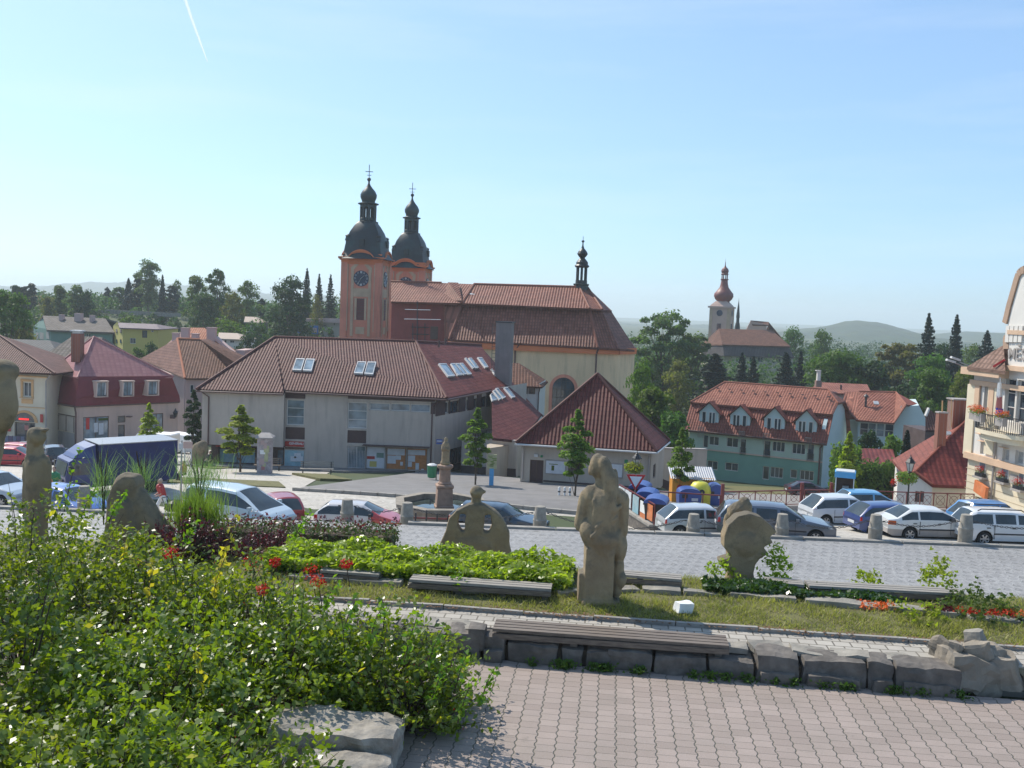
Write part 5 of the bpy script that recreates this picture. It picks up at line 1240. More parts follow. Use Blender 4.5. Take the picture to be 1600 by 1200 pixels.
def garage_roof():
 b=Bld('garage','long low garage with brown tiled roof behind the ivy hedge','garage',V(28,78,-12))
 a=at(1333,729,77);c=at(1402,726,77);d_=at(1395,702,81);e=at(1338,700,81);b.roof([[a,c,d_,e]],'maroon_roof');m=MB();m.prism([(a.x+.2,77.3),(c.x-.2,77.3),(c.x-.2,81),(a.x+.2,81)],-14,a.z-.25);b.part('wall',m,'brown_plinth')
garage_roof()
# ======== cream town house at the right edge
def town_house():
 b=Bld('town_house','ornate cream town house with shaped gable, flower boxes and curved balcony','building',V(31,57,G(28,57)))
 A=V(at(1513,712,60).x,60,0);Bn=at(1600,736,54.3);Bn.z=0;d=(Bn-A).normalized();n=V(d.y,-d.x,0);E=A+d*14
 if n.x>0:n=-n
 # facade runs from A (far, left) towards E (near, right); outside is to the left
 b.walls['f']=(A,E,0,0);P=lambda x,y,k=0:hit(x,y,A+n*k,n)
 U=lambda x,y:((P(x,y)-A).dot(d),P(x,y).z)
 zc=U(1514,713)[1];zt=U(1527,585)[1];zb=-8.2;zg=U(1600,437)[1]
 def wallmesh(z0,z1,u1,ops,depth=.2,mat='white_wall'):
  mb=wall(None,A,A+d*u1,z0,z1,None,ops,depth);
  return mb
 # wall() puts the outside on the right of A->B; use B->A ordering instead
 def fw(z0,z1,ulen,opspx,mat):
  w0=A+d*ulen;nm='w%d'%len(b.walls);ops=[]
  b.walls[nm]=(w0,A,z0,z1)
  ops=b.addwall(nm,w0,A,z0,z1,mat,px=opspx,depth=.22)if True else 0
  return nm
 n_chk=V((A-E).normalized().y,-(A-E).normalized().x,0)
 flip=n_chk.dot(n)<0
 def FW(z0,z1,opspx,mat,ulen=14):
  a,c=(A,A+d*ulen)if flip else(A+d*ulen,A)
  nm='w%d'%len(b.walls);b.addwall(nm,a,c,z0,z1,mat,px=opspx,depth=.22);return nm
 FW(zb,zc,[(1532,700,1540.5,742,'w',1,1,'window_frame','glass'),(1566,705,1577,752,'w',1,1,'window_frame','glass')][:0]+[(1524,775,1536,800,'w',1,1,'window_brown','glass'),(1538,776,1545,802,'d',1,1,'window_brown','glass')],'stucco_cream')
 FW(zc,zt,[(1532.5,690,1540,711,'w',1,1,'window_frame','curtain'),(1567,700,1576,722,'w',1,1,'window_frame','curtain'),(1587,703,1598,728,'w',1,1,'window_frame','curtain'),(1539,598,1547,645,'w',1,2,'window_frame','glass'),(1573,580,1583,660,'w',1,3,'window_frame','glass'),(1592,580,1600,662,'w',1,3,'window_frame','glass')],'white_wall')
 # lower parts of the tall windows
 b.finish()
 m=MB();w2=V(9,2,0);A1=A-n*.3;E1=E-n*.3;m.prism([(A1.x,A1.y),(E1.x,E1.y),(E1.x+9,E1.y+1),(A1.x+9,A1.y+1)],zb,zt);b.part('interior',m,'white_wall')
 m=MB();m.prism([(A.x,A.y),(A.x+9,A.y+1.2),(A.x+9,A.y+.8),(A.x,A.y-.02)],zb,zt);b.part('wall',m,'white_wall')
 def on(x0,y0,x1,y1,k,th,mat,name,slant=None):
  """box on the facade spanning picture x0..x1; heights taken at each end so that level lines stay level"""
  u0,z1=U(x0,y0);u1,z0=U(x1,y1);m=MB();p=A+d*((u0+u1)/2)+n*k
  m.box((p.x,p.y,(z0+z1)/2),(abs(u1-u0),th,abs(z1-z0)),rz=math.atan2(d.y,d.x));return b.part(name,m,mat)
 def band(z0,z1,k,th,mat,name,u0=-.15,u1=14):
  m=MB();p=A+d*((u0+u1)/2)+n*k;m.box((p.x,p.y,(z0+z1)/2),(u1-u0,th,z1-z0),rz=math.atan2(d.y,d.x));return b.part(name,m,mat)
 band(zc-.1,zc+.28,.12,.28,'plaster_ochre2','string_course')
 band(zt-.65,zt-.35,.1,.2,'plaster_ochre2','string_course');band(zt-.02,zt+.42,.28,.7,'plaster_ochre2','cornice',-.5,3.6)
 # pilasters
 for x0,x1 in((1514.5,1519),(1547,1553)):on(x0,600,x1,712,.05,.1,'stucco_cream','pilaster')
 for x0,x1,y0 in((1527,1530.5,600),(1549,1553,600)):on(x0,y0,x1,650,.09,.1,'plaster_ochre2','trim')
 for x0,y0,x1,y1 in((1531,688,1541,690),(1565.5,698,1577,700.5),(1529,676,1546,681)):on(x0,y0,x1,y1,.12,.24,'plaster_ochre2','window_head')
 # window surrounds and ground-floor windows with flower boxes
 for x0,y0,x1,y1,fx in((1532,714,1540,744,1536),(1566,724,1576,752,1570),(1594,728,1600,764,1596)):
  f=on(x0,y0,x1,y1,.01,.06,'window_frame','window');
  u0,z1=U(x0+1,y0+1);u1,z0=U(x1-1,y1-1);m=MB();p=A+d*((u0+u1)/2)+n*.045;m.box((p.x,p.y,(z0+z1)/2),(abs(u1-u0),.02,abs(z1-z0)),rz=math.atan2(d.y,d.x));b.part('pane',m,'glass_sky',parent=f)
  u,z=U(fx,y1-1);sill=MB();p=A+d*u+n*.18;sill.box((p.x,p.y,z-.12),(1.0,.42,.12),rz=math.atan2(d.y,d.x));b.part('sill',sill,'gray_concrete')
  t=thing('flower_box','red geranium box under the '+{1536:'farthest',1570:'middle',1596:'nearest'}[fx]+' ground-floor window of the cream town house','flower box',(p.x,p.y,z),0,'geranium boxes on the town house');
  m=MB();m.box((p.x,p.y,z+.04),(.8,.26,.2),rz=math.atan2(d.y,d.x));m.build('box',M['dark_plastic'],t)
  blob_leaves(t,'blossom',V(0,0,.42),(.42,.30,.26),260,.07,'flower_red');blob_leaves(t,'leaves',V(0,0,.26),(.42,.28,.16),160,.07,'leaf_tree')
 on(1580,740,1590,757,.03,.06,'gray_concrete','notice_board')
 # orange shop sign sticking out
 t=b.root;p=A+d*U(1536,772)[0]+n*.45;zs=U(1530,768)[1]
 m=MB();pa=P(1524,760,.3);pb=P(1541,777,.5)
 m.bar(V(pa.x,pa.y,(pa.z+pb.z)/2+.25),V(pb.x,pb.y,(pa.z+pb.z)/2+.05),.18,.72);b.part('shop_sign',m,'orange_sign')
 band(zc-3.4,zc-3.3,.02,.03,'plaster_ochre2','joint');
 for i in range(7):band(zc-.75-i*.42,zc-.72-i*.42,.004,.02,'joint','joint_line')
 drainp=MB();u,z=U(1556,590);p=A+d*(U(1557,700)[0])+n*.1;drainp.tube([(p.x,p.y,zt-.4),(p.x,p.y,zb)],.07,6);b.part('downpipe',drainp,'gray_concrete')
 # balcony on its curved slab
 ub,zbal=U(1545,668);m=MB();ctr=A+d*(ub+2.0);NN=22;prof=[]
 for i in range(NN+1):q=math.pi*i/NN;prof.append(ctr-d*math.cos(q)*2.6+n*math.sin(q)**.7*1.15)
 m.prism([(p.x,p.y)for p in prof],zbal-.25,zbal);m.prism([((p-(p-ctr)*.18).x,(p-(p-ctr)*.18).y)for p in prof],zbal-.6,zbal-.25);b.part('balcony',m,'stucco_cream')
 m=MB();
 for p in[prof[0]+(prof[1]-prof[0])*0]+prof:m.tube([(p.x,p.y,zbal),(p.x,p.y,zbal+.95)],.022,4)
 for a_,c_ in zip(prof[:-1],prof[1:]):
  mid=(a_+c_)/2;m.tube([(mid.x,mid.y,zbal),(mid.x,mid.y,zbal+.95)],.02,4);m.bar((a_.x,a_.y,zbal+.95),(c_.x,c_.y,zbal+.95),.05,.05);m.bar((a_.x,a_.y,zbal+.1),(c_.x,c_.y,zbal+.1),.03,.03)
 b.part('balcony_railing',m,'dark_metal')
 for i,(j,nm)in enumerate(((4,'left'),(8,'second'),(14,'third'))):
  p=prof[j]+n*.1;t=thing('flower_trough','pale balcony trough of orange-red flowers, '+['at the left end of the railing','beside the hanging flag','right of the flag'][i],'flower box',(p.x,p.y,zbal+.45),0,'troughs on the balcony');m=MB();m.box((p.x,p.y,zbal+.68),(.75,.28,.48),rz=math.atan2(d.y,d.x));m.build('box',M['gray_concrete'],t)
  blob_leaves(t,'blossom',V(0,0,.72),(.5,.34,.24),240,.08,'flower_orange');blob_leaves(t,'leaves',V(0,0,.55),(.5,.36,.22),200,.08,'leaf_young_dark')
 # flag
 p=P(1563,668,.9);q=P(1563,590,.9);t=thing('flag','limp white, red and blue flag on a balcony pole','flag',p);m=MB();m.tube([p,q],.03,5);m.build('pole',M['white_metal'],t)
 for y0,y1,mt in((598,622,'white_paint'),(620,640,'flag_red'),(638,662,'flag_blue')):
  a_=P(1562,y0,.95);c_=P(1562,y1,.95);m=MB()
  w0={'white_paint':.12,'flag_red':.2,'flag_blue':.34}[mt];w1={'white_paint':.2,'flag_red':.34,'flag_blue':.42}[mt]
  nn_=9;P0=[]
  for z,w_ in((a_.z,w0),(c_.z,w1)):
   for i in range(nn_):s=i/(nn_-1)-.5;P0.append(V(a_.x,a_.y,z)+d*(s*w_*2)+n*(.08*math.sin(s*14)))
  m.add(P0,[(i,i+1,nn_+i+1,nn_+i)for i in range(nn_-1)]);m.build('cloth',M[mt],t)
 # bay above the balcony, wing roof and shaped gable
 u0,_=U(1574.5,600);zb1=U(1575,548)[1]
 m=MB();a0=A+d*(u0);a1=A+d*14;ztop=U(1577,573)[1]
 m.prism([(a0+n*.0).xy[:]if False else(a0.x,a0.y),(a1.x,a1.y),(a1.x+6,a1.y),(a0.x+6,a0.y)],zt,zb1+.3);b.part('gable_wall',m,'white_wall')
 band(ztop-.2,ztop+.08,.12,.3,'plaster_ochre2','cornice',u0-.1,14);band(ztop+1.9,ztop+2.15,.1,.24,'plaster_ochre2','cornice',u0-.1,14)
 # gable top following the photo outline, standing on the facade plane
 gl=[(1575,572),(1575,505),(1577,497),(1581,480),(1585,466),(1589,452),(1593,438),(1596,429),(1600,424),(1606,421),(1614,424),(1630,460),(1650,575)]
 Pg=[P(x,y,.06)for x,y in gl];m=MB();Pb=[p-n*.5 for p in Pg];k=len(Pg);m.add(Pg+Pb,[tuple(range(k)),tuple(range(k,2*k))[::-1]]+[(i,k+i,k+(i+1)%k,(i+1)%k)for i in range(k)]);b.part('gable',m,'white_wall')
 m=MB()
 for(xa,ya),(xb,yb)in zip(gl[1:11],gl[2:12]):m.bar(P(xa,ya,-.1),P(xb,yb,-.1),.5,.42)
 b.part('gable_coping',m,'plaster_brown')
 for x0 in(1576,1582.5,1589.5,1596.5):on(x0,509,x0+3.4,535,.12,.1,'white_wall','pilaster')
 for x0 in(1580,1586.7,1593.8):on(x0,510,x0+2.2,536,.075,.03,'gray_concrete','recess')
 m=MB();u,z=U(1578,554);pp=A+d*(U(1578,554)[0])+n*.12;z=U(1578,553)[1]
 tx=text_obj('lettering','MĚSTSKÝ ÚŘAD',.6,M['gray_concrete'],(pp.x,pp.y,z),(R(90),0,math.atan2(d.y,d.x)),b.root,.02,align='LEFT',width=6.5)
 # curved left-hand finial and side wing roof
 fin=[(1567,545),(1567,529),(1568.5,524),(1572,523),(1574.5,527),(1575.5,545)]
 m=MB();Pf=[P(x,y,.1)for x,y in fin];Pb=[p-n*.3 for p in Pf];k=len(fin);m.add(Pf+Pb,[tuple(range(k)),tuple(range(k,2*k))[::-1]]+[(i,k+i,k+(i+1)%k,(i+1)%k)for i in range(k)]);b.part('finial',m,'plaster_brown')
 e0=P(1511,573,.7);e1=P(1571,580,.7);tp=P(1568,539,-.4);e2=e0+V(7,2.5,0)
 b.roof([[e0,e1,tp],[e0,tp,tp+V(5,3,0),e2]],'brown_roof2');m=MB();m.bar(P(1552,573,.75),P(1570,562,.3),.14,.12);b.part('flashing',m,'red_paint')
M['stucco_cream']=plain('stucco_cream',(.66,.58,.43),.85,.06,.8,(.48,.38,.24),.3);M['plaster_ochre2']=plain('plaster_ochre_trim',(.58,.40,.27),.8,.1,1);M['plaster_brown']=plain('plaster_brown_trim',(.40,.27,.19),.85,.1,1)
M['orange_sign']=plain('orange_sign',(.60,.18,.06),.5,.2,3,(.6,.4,.25),.4);M['joint']=plain('joint_line',(.40,.31,.19),.9,.1,1)
M['flag_red']=plain('flag_red',(.45,.18,.16),.8,.1,3);M['flag_blue']=plain('flag_blue',(.02,.05,.38),.8,.1,3);M['brown_roof2']=tiles('tile_grey_brown',(.20,.12,.09),(.27,.17,.13),.4,.35,.7,.6)
town_house()
# ======== pink shop house with maroon mansard roof
def mansard_house():
 K=at(117.5,634.5,98);zl=K.z;Rr=atz(281,627.5,zl);Ll=atz(75,627.5,zl);b=Bld('mansard_house','pink corner shop with steep maroon mansard storey and pale pyramid roof','building',V(K.x,K.y,G(K.x,K.y)))
 zb=G(-42,104)-.6;cK,cR,cL=V(K.x,K.y,0),V(Rr.x,Rr.y,0),V(Ll.x,Ll.y,0);back=cR+(cL-cK)
 ins=lambda p:p+(V((cK.x+back.x)/2,(cK.y+back.y)/2,0)-p)*.025
 a,c,l,bk=map(ins,(cK,cR,cL,back))
 b.addwall('f',a,c,zb,zl,'plaster_pink',px=[(130,652,170,688,'s',2,1,'window_brown','glass_sky'),(184,650,196,660,'w',1,1,'window_brown','glass'),(184.5,664,195,692,'d',1,1,'window_brown','glass'),(224,647,255,670,'w',3,1,'window_brown','glass_sky')],depth=.15)
 b.addwall('l',l,a,zb,zl,'plaster_cream',px=[]);b.addwall('r',c,bk,zb,zl,'plaster_pink');b.finish()
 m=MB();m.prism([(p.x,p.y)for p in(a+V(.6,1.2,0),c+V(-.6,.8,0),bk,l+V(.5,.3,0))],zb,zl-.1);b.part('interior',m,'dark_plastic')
 zt=at(122,588,98.8).z;kt=at(122,588,98.8);rt=atz(267.5,587,zt);lt=atz(77,580,zt);bt=rt+(lt-kt)
 zq=lambda p,q,s:p+(q-p)*s
 def steep(A,B,C,D): # A,B lower  C,D upper ; slightly flared foot
  f1=zq(A,D,.14)+V(0,0,.35);f2=zq(B,C,.14)+V(0,0,.35);return[[A,B,f2,f1],[f1,f2,C,D]]
 K3,R3,L3,B3=V(K.x,K.y,zl),V(Rr.x,Rr.y,zl),V(Ll.x,Ll.y,zl),V(back.x,back.y,zl)
 m=MB()
 for A_,B_,C_,D_ in((K3,R3,rt,kt),(L3,K3,kt,lt),(R3,B3,bt,rt),(B3,L3,lt,bt)):
  for f in steep(A_,B_,C_,D_):m.slab(f,.12)
 b.part('steep_roof',m,'maroon')
 ap=at(146.5,526,104);m=MB();o=lambda p:p+(p-ap)*.03
 for A_,B_ in((kt,rt),(lt,kt),(rt,bt),(bt,lt)):m.slab([o(A_),o(B_),ap],.14)
 b.part('pyramid_roof',m,'shingle_pink');b.ridge([(ap,o(kt)),(ap,o(rt)),(ap,o(lt))],'shingle_pink',.09)
 m=MB();p=at(121.5,548,101.5);q=at(121.5,521,101.5);m.box((p.x,101.5,(p.z+q.z)/2-.6),(.95,1.0,q.z-p.z+1.2));ch=b.part('chimney',m,'brick');m=MB();m.box((q.x,101.5,q.z+.28),(1.15,1.2,.12));m.box((q.x,101.5,q.z+.05),(.8,.8,.35));b.part('cap',m,'white_metal',parent=ch)
 d=(c-a).normalized();n=V(d.y,-d.x,0);Pf0=V(kt.x,kt.y,0)
 for x0,x1,y0,y1 in((149,168,595,621),(190,208.5,594.5,620),(229,247.5,594,618.5)):
  Pf=Pf0+n*(1.2+(x0-149)*.009);A_=hit(x0,y1,Pf,n);B_=hit(x1,y0,Pf,n);u=(B_-A_);u.z=0;L=u.length;ang=math.atan2(u.y,u.x);c0=(V(A_.x,A_.y,0)+V(B_.x,B_.y,0))/2;zz=(A_.z+B_.z)/2;H=B_.z-A_.z
  m=MB();
  for s in(-1,1):q=c0+d*(s*L*.46)-n*.45+V(0,0,zz);m.box(q,(L*.1,1.3,H),rz=ang)
  q=c0-n*.45+V(0,0,zz+H*.47);m.box(q,(L*1.1,1.4,H*.08),rz=ang);q=c0-n*.4+V(0,0,zz-H*.47);m.box(q,(L,1.2,H*.05),rz=ang);wn=b.part('dormer_window',m,'plaster_pink')
  m=MB();
  for s in(-.23,.23):q=c0+d*(s*L*.9)-n*.1+V(0,0,zz);m.box(q,(L*.36,.05,H*.82),rz=ang)
  b.part('pane',m,'glass_sky',parent=wn)
  m=MB();q=c0-n*.13+V(0,0,zz-.03);m.box(q,(L*.8,.04,H*.88),rz=ang);b.part('sash',m,'window_brown',parent=wn)
  m=MB();
  for s in(-.34,.36):q=c0+d*(s*L)-n*.06+V(0,0,zz);m.box(q,(L*.10,.02,H*.75),rz=ang,ry=.08)
  b.part('curtain',m,'paper',parent=wn)
 m=MB();m.tube([K3+V(0,-.1,-.05),R3+V(0,-.1,-.05)],.09,6);m.tube([K3+V(-.05,-.1,-.05),L3+V(-.05,0,-.05)],.09,6);b.part('gutter',m,'gutter')
 drain(b,[K3+V(0,-.1,-.1),V(a.x,a.y-.12,zl-.7),V(a.x,a.y-.12,zb)],.09)
 # gateway in the wall to the left
 W=b.walls['l'];m=MB();dd=(W[1]-W[0]).normalized();nn=V(dd.y,-dd.x,0);L=(W[1]-W[0]).length;ang=math.atan2(dd.y,dd.x);base=zb+.5
 def gb(s0,s1,z0,z1,k,mat,nm,th=.06):
  m=MB();q=W[0]+dd*(L*(s0+s1)/2)+nn*k;m.box((q.x,q.y,(z0+z1)/2),(L*(s1-s0),th,z1-z0),rz=ang);return b.part(nm,m,mat)
 gb(.06,.50,base,base+2.3,.05,'gray_concrete','gate_leaf');gb(.51,.95,base,base+2.3,.05,'gray_concrete','gate_leaf');gb(.04,.97,base+2.42,zl-1.2,.04,'plaster_kiosk','gate_panel');gb(.0,1.0,zl-1.15,zl-1.08,.05,'window_brown','beam')
 for s in(.05,.35,.65,.94):gb(s,s+.012,base+2.4,zl-1.2,.09,'window_brown','gate_post')
 m=MB();p=hit(202,651,a+n*.4,n);m.box(p,(.5,.5,.1));b.part('lamp',m,'gutter');m=MB();p=hit(270,651,a+n*.4,n);m.box(p,(.5,.35,.4));b.part('lamp',m,'gutter')
 # wrought lantern at the corner
 q=hit(274,645,a+n*.9,n);m=MB();m.tube([q+V(0,.9,.1),q+V(0,0,.1)],.04,5);m.lathe([(.12,-.5),(.26,-.05),(.3,0),(.1,.3),(.03,.5)],q,6);b.part('wall_lantern',m,'black_paint')
 # things in the window
 for x,y,w_,h_,mt in((137,662,.35,1.2,'red_paint'),(150,668,.4,1.0,'paper'),(158,670,.5,1.2,'paper'),(163,655,1.2,.25,'leaf_tree')):
  p=hit(x,y,a-n*.1,n);m=MB();m.box(p,(w_,.03,h_),rz=math.atan2(d.y,d.x));b.part('poster',m,mt)
mansard_house()
def cafe():
 b=Bld('cafe_house','cream and ochre two-storey corner cafe with arched red-lit entrance','building',V(-52,97,G(-52,97)))
 Y=97;A=V(at(-40,600,Y).x,Y+1.5,0);C=V(at(74,600,Y).x,Y,0);zE=at(70,583,Y).z;zb=G(-52,97)-.4
 b.addwall('f',A,C,zb,zE,'plaster_cream',px=[(36,597,49.5,620,'w',2,1,'window_frame','glass'),(6,597,19,620,'w',2,1,'window_frame','glass'),(22.5,659,55,692,'d',2,1,'window_brown','glass')],depth=.2)
 b.addwall('r',C,V(C.x-1.0,Y+9,0),zb,zE,'plaster_cream');b.finish()
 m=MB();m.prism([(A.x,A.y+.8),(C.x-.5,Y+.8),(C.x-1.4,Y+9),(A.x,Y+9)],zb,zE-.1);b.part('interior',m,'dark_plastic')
 W=b.walls['f'];d=(W[1]-W[0]).normalized();n=V(d.y,-d.x,0)
 def st(x0,y0,x1,y1,k,th,mat,nm):
  u0,z1=b.px('f',x0,y0);u1,z0=b.px('f',x1,y1);m=MB();p=W[0]+d*((u0+u1)/2)+n*k;m.box((p.x,p.y,(z0+z1)/2),(abs(u1-u0),th,abs(z1-z0)),rz=math.atan2(d.y,d.x));return b.part(nm,m,mat)
 st(-40,582,75,590.5,.08,.3,'plaster_ochre','cornice');st(-40,631,73,637.5,.05,.12,'plaster_ochre','string_course')
 for x0 in(33,3):st(x0,594,x0+3,621,.04,.08,'plaster_ochre','trim');st(x0+16.5,594,x0+19.5,621,.04,.08,'plaster_ochre','trim');st(x0,592,x0+19.5,596.5,.06,.12,'plaster_ochre','trim');st(x0-1,620.5,x0+20.5,622.5,.1,.2,'plaster_ochre','sill');st(x0+1,623,x0+18.5,631,.03,.06,'plaster_ochre','trim')
 u,z=b.px('f',38.7,659);r=(b.px('f',55,659)[0]-b.px('f',22.5,659)[0])/2;pos=lambda a_,rr,k:W[0]+d*(u-math.cos(a_)*rr)+n*k+V(0,0,z+math.sin(a_)*rr*.78)
 m=MB();an=np.linspace(0,math.pi,17);m.face([pos(a_,r,.03)for a_ in an]);b.part('fanlight',m,'glass')
 m=MB()
 for a0,a1 in zip(an[:-1],an[1:]):m.add([pos(a0,r,.1),pos(a1,r,.1),pos(a1,r*1.25,.1),pos(a0,r*1.25,.1),pos(a0,r,0),pos(a1,r,0),pos(a1,r*1.25,0),pos(a0,r*1.25,0)],[(0,1,2,3),(0,4,5,1),(3,2,6,7)])
 b.part('arch',m,'plaster_ochre')
 st(31,653,46,656.5,.12,.1,'neon_red','neon_sign');st(13,647,18,674,.12,.03,'red_sign','banner');st(64,647,68.5,660,.12,.03,'red_sign','banner');st(4,671,11,679,.08,.05,'dark_plastic','notice_board');st(41,664,47,672,.24,.02,'flag_red','poster')
 e0=at(-45,580,Y-.6);e1=at(86,580,Y-.6);e0.z=e1.z=zE+.05;q=V(e1.x+.2,Y+9,e1.z);r1=at(-4,522,Y+5.5)
 b.roof([[e0,e1,r1,r1-V(10,0,0)],[e1,q,r1]],'red_roof');b.ridge([(e1,r1)],'red_roof',.12)
 drain(b,[e1+V(-.5,.2,-.1),V(C.x-.1,Y-.1,zE-.8),V(C.x-.1,Y-.1,zb)],.08,'gray_concrete')
 # terrace screens in front
 t=thing('terrace_screen','row of low purple-grey cloth screens round the cafe terrace','screen',V(-53,94.5,G(-53,94.5)))
 for i in range(7):
  p=at(-2+i*6.2,690,94.5);z=G(p.x,94.5);m=MB();m.box((p.x,94.5,z+.75),(.36*1.0,.03,.8));m.build('cloth',M['screen_a' if i%2 else 'screen_b'],t)
 for i in range(8):p=at(-5+i*6.2,690,94.5);z=G(p.x,94.5);m=MB();m.tube([(p.x,94.5,z),(p.x,94.5,z+1.2)],.03,5);m.build('post',M['dark_metal'],t)
M['neon_red'],_t,_p,_o=newmat('neon_red');_p.inputs['Base Color'].default_value=(.6,.02,.02,1);_p.inputs['Emission Color'].default_value=(1,.03,.03,1);_p.inputs['Emission Strength'].default_value=.5
M['screen_a']=plain('cloth_plum',(.13,.09,.15),.8,.2,4);M['screen_b']=plain('cloth_grey',(.16,.17,.24),.8,.2,4)
cafe()
def houses_behind():
 # brown hipped house behind the mansard house
 b=Bld('brown_roof_house','pinkish house with large brown hipped roof behind the maroon mansard','house',V(-40,118,-15));Y=114
 K=at(289,591,Y);zE=K.z;Rt=atz(366,564,zE);Rt=at(372,590,Y+3);Rt.z=zE;L=atz(219,559.5,zE)if False else at(219,560,Y+14);Tl=at(277,529,Y+8);Tr=at(313,530.5,Y+9)
 lo=at(219,560.5,Y+12)
 b.roof([[K,Rt,at(366,566,Y+3.5),Tr,Tl]],'brown_roof');b.roof([[lo,K,Tl]],'brown_roof_sunlit');b.roof([[Tr,Rt,Rt+V(3,10,0),Tr+V(0,3,0)]],'brown_roof');b.ridge([(Tl,Tr),(Tl,K)],'orange_roof',.14)
 A=V(lo.x+.5,lo.y,0);Kc=V(K.x,K.y+.4,0);C=V(Rt.x,Rt.y+.4,0);b.addwall('l',A,Kc,-16,zE,'plaster_rose2');b.addwall('f',Kc,C,-16,zE,'plaster_rose2',px=[(297,601,303,614,'w',1,1,'window_frame','glass'),(297,628,303,642,'w',1,1,'window_frame','glass')]);b.finish()
 m=MB();m.prism([(A.x+.6,A.y+.5),(Kc.x+.1,Kc.y+.8),(C.x,C.y+.8),(C.x,C.y+12),(A.x+.6,A.y+8)],-16,zE-.2);b.part('interior',m,'plaster_rose2');drain(b,[K+V(0,-.1,-.1),V(K.x,K.y,-15)],.08,'plaster_rose2')
 m=MB();p=hit(262,640,*pln(V(A.x,A.y,0),V(Kc.x,Kc.y,0),V(A.x,A.y,5)));
 for i in range(9):q=math.pi*i/8;m.box((Kc.x-1.6+math.cos(q)*.8,Kc.y-.05+.0,-10+math.sin(q)*.8),(.3,.5,.3))
 # orange-roofed house behind it
 b=Bld('orange_roof_house','house with bright orange tiled roof and three pale chimneys on the left','house',V(-36,132,-16));Y=130
 T0=at(290,512,Y+8);T1=at(319,512,Y+8);E0=at(262,545,Y);E1=at(390,577,Y);E1b=at(368,566,Y+3)
 b.roof([[at(268,566,Y),at(384,570,Y),at(366,546,Y+3),T1,T0]],'orange_roof');b.roof([[at(258,540,Y+5),at(268,566,Y),T0]],'maroon_roof')
 m=MB();m.prism([(at(272,560,Y).x,Y+.5),(at(380,560,Y).x,Y+.5),(at(380,560,Y).x,Y+12),(at(272,560,Y).x,Y+12)],-17,at(330,572,Y).z-.3);b.part('wall',m,'plaster_rose2')
 for x,y0,y1,w_,Yc in((290,513,524,12,Y+5),(331,512.5,528,13.5,Y+5),(305.5,522,530,10,Y+3),(275,521,530,9,Y+1)):
  p=at(x,y0,Yc);q=at(x,y1,Yc);m=MB();ww=w_/1500*Yc;m.box((p.x,Yc,(p.z+q.z)/2-.5),(ww,.8,p.z-q.z+1));m.box((p.x,Yc,p.z+.03),(ww*1.12,.95,.12));b.part('chimney',m,'plaster_rose2')
 m=MB();m.bar(at(338,528,Y+4.5),at(374,560,Y+1.5),.5,.5);b.part('parapet',m,'plaster_rose2')
 m=MB();m.prism([(at(367,560,Y+3).x,Y+3),(at(382,560,Y+3).x,Y+3),(at(382,560,Y+3).x,Y+8),(at(367,560,Y+3).x,Y+8)],-17,at(375,547,Y+3).z);b.part('wall',m,'plaster_rose2')
 def simple(name,label,x0,x1,ye,yb,xr0,xr1,yr,Y,D,wm,rm,px=(),cat='house',ends=None):
  b=Bld(name,label,cat,V(at((x0+x1)/2,yb,Y).x,Y,at((x0+x1)/2,yb,Y).z));A=at(x0,ye,Y);C=at(x1,ye+(x1-x0)*.038,Y);zE=A.z;zb=at(x0,yb,Y).z-2
  b.addwall('f',V(A.x,Y,0),V(C.x,Y,0),zb,zE,wm,px=px);b.addwall('r',V(C.x,Y,0),V(C.x+.3,Y+D,0),zb,zE,wm);b.addwall('l',V(A.x-.3,Y+D,0),V(A.x,Y,0),zb,zE,wm);b.finish()
  m=MB();m.prism([(A.x+.3,Y+.5),(C.x-.3,Y+.5),(C.x-.3,Y+D),(A.x+.3,Y+D)],zb,zE-.1);b.part('interior',m,wm)
  e0=V(A.x-.4,Y-.5,zE);e1=V(C.x+.4,Y-.5,zE);r0=at(xr0,yr,Y+D/2);r1=at(xr1,yr+(xr1-xr0)*.038,Y+D/2);r1.z=r0.z;f0=e0+V(0,D+1,0);f1=e1+V(0,D+1,0)
  b.roof([[e0,e1,r1,r0],[f1,f0,r0,r1]],rm);m=MB()
  m.slab([e0,r0,f0],.12)if abs(r0.x-e0.x)>1 else m.add([V(A.x,Y+.1,zE),V(A.x,Y+D,zE),r0-V(0,0,.2)],[(0,1,2)])
  m.slab([e1,f1,r1],.12)if abs(r1.x-e1.x)>1 else m.add([V(C.x,Y+.1,zE),V(C.x,Y+D,zE),r1-V(0,0,.2)],[(0,1,2)])
  b.part('gable',m,rm if abs(r1.x-e1.x)>1 else wm);return b
 # green works building, gable to the left
 b=Bld('works_building','long dull green works building with grey roof and three dark roof chimneys','building',V(-76,178,-9));Y=172
 g0=at(53,582,Y+6);gp=at(70,494,Y+8);g1=at(79.5,580,Y);zE=at(80,515.5,Y).z;e1=at(176,516.5,Y);rr=at(165,497,Y+8);zb=-14
 b.addwall('f',V(g1.x,Y,0),V(e1.x,Y,0),zb,zE,'factory_green',px=[(134,521,142,528,'w',2,1,'window_frame','glass')]);gl0=at(52.5,533,Y+14);
 b.finish();m=MB();G1=V(g1.x,Y,zE);GL=V(gl0.x,Y+14,zE);Pk=V((g1.x+gl0.x)/2-.0,Y+7,gp.z);Pk=gp
 m.add([V(g1.x,Y,zb),G1,Pk,GL,V(gl0.x,Y+14,zb)],[(0,1,2,3,4)]);b.part('gable',m,'factory_green')
 m=MB()
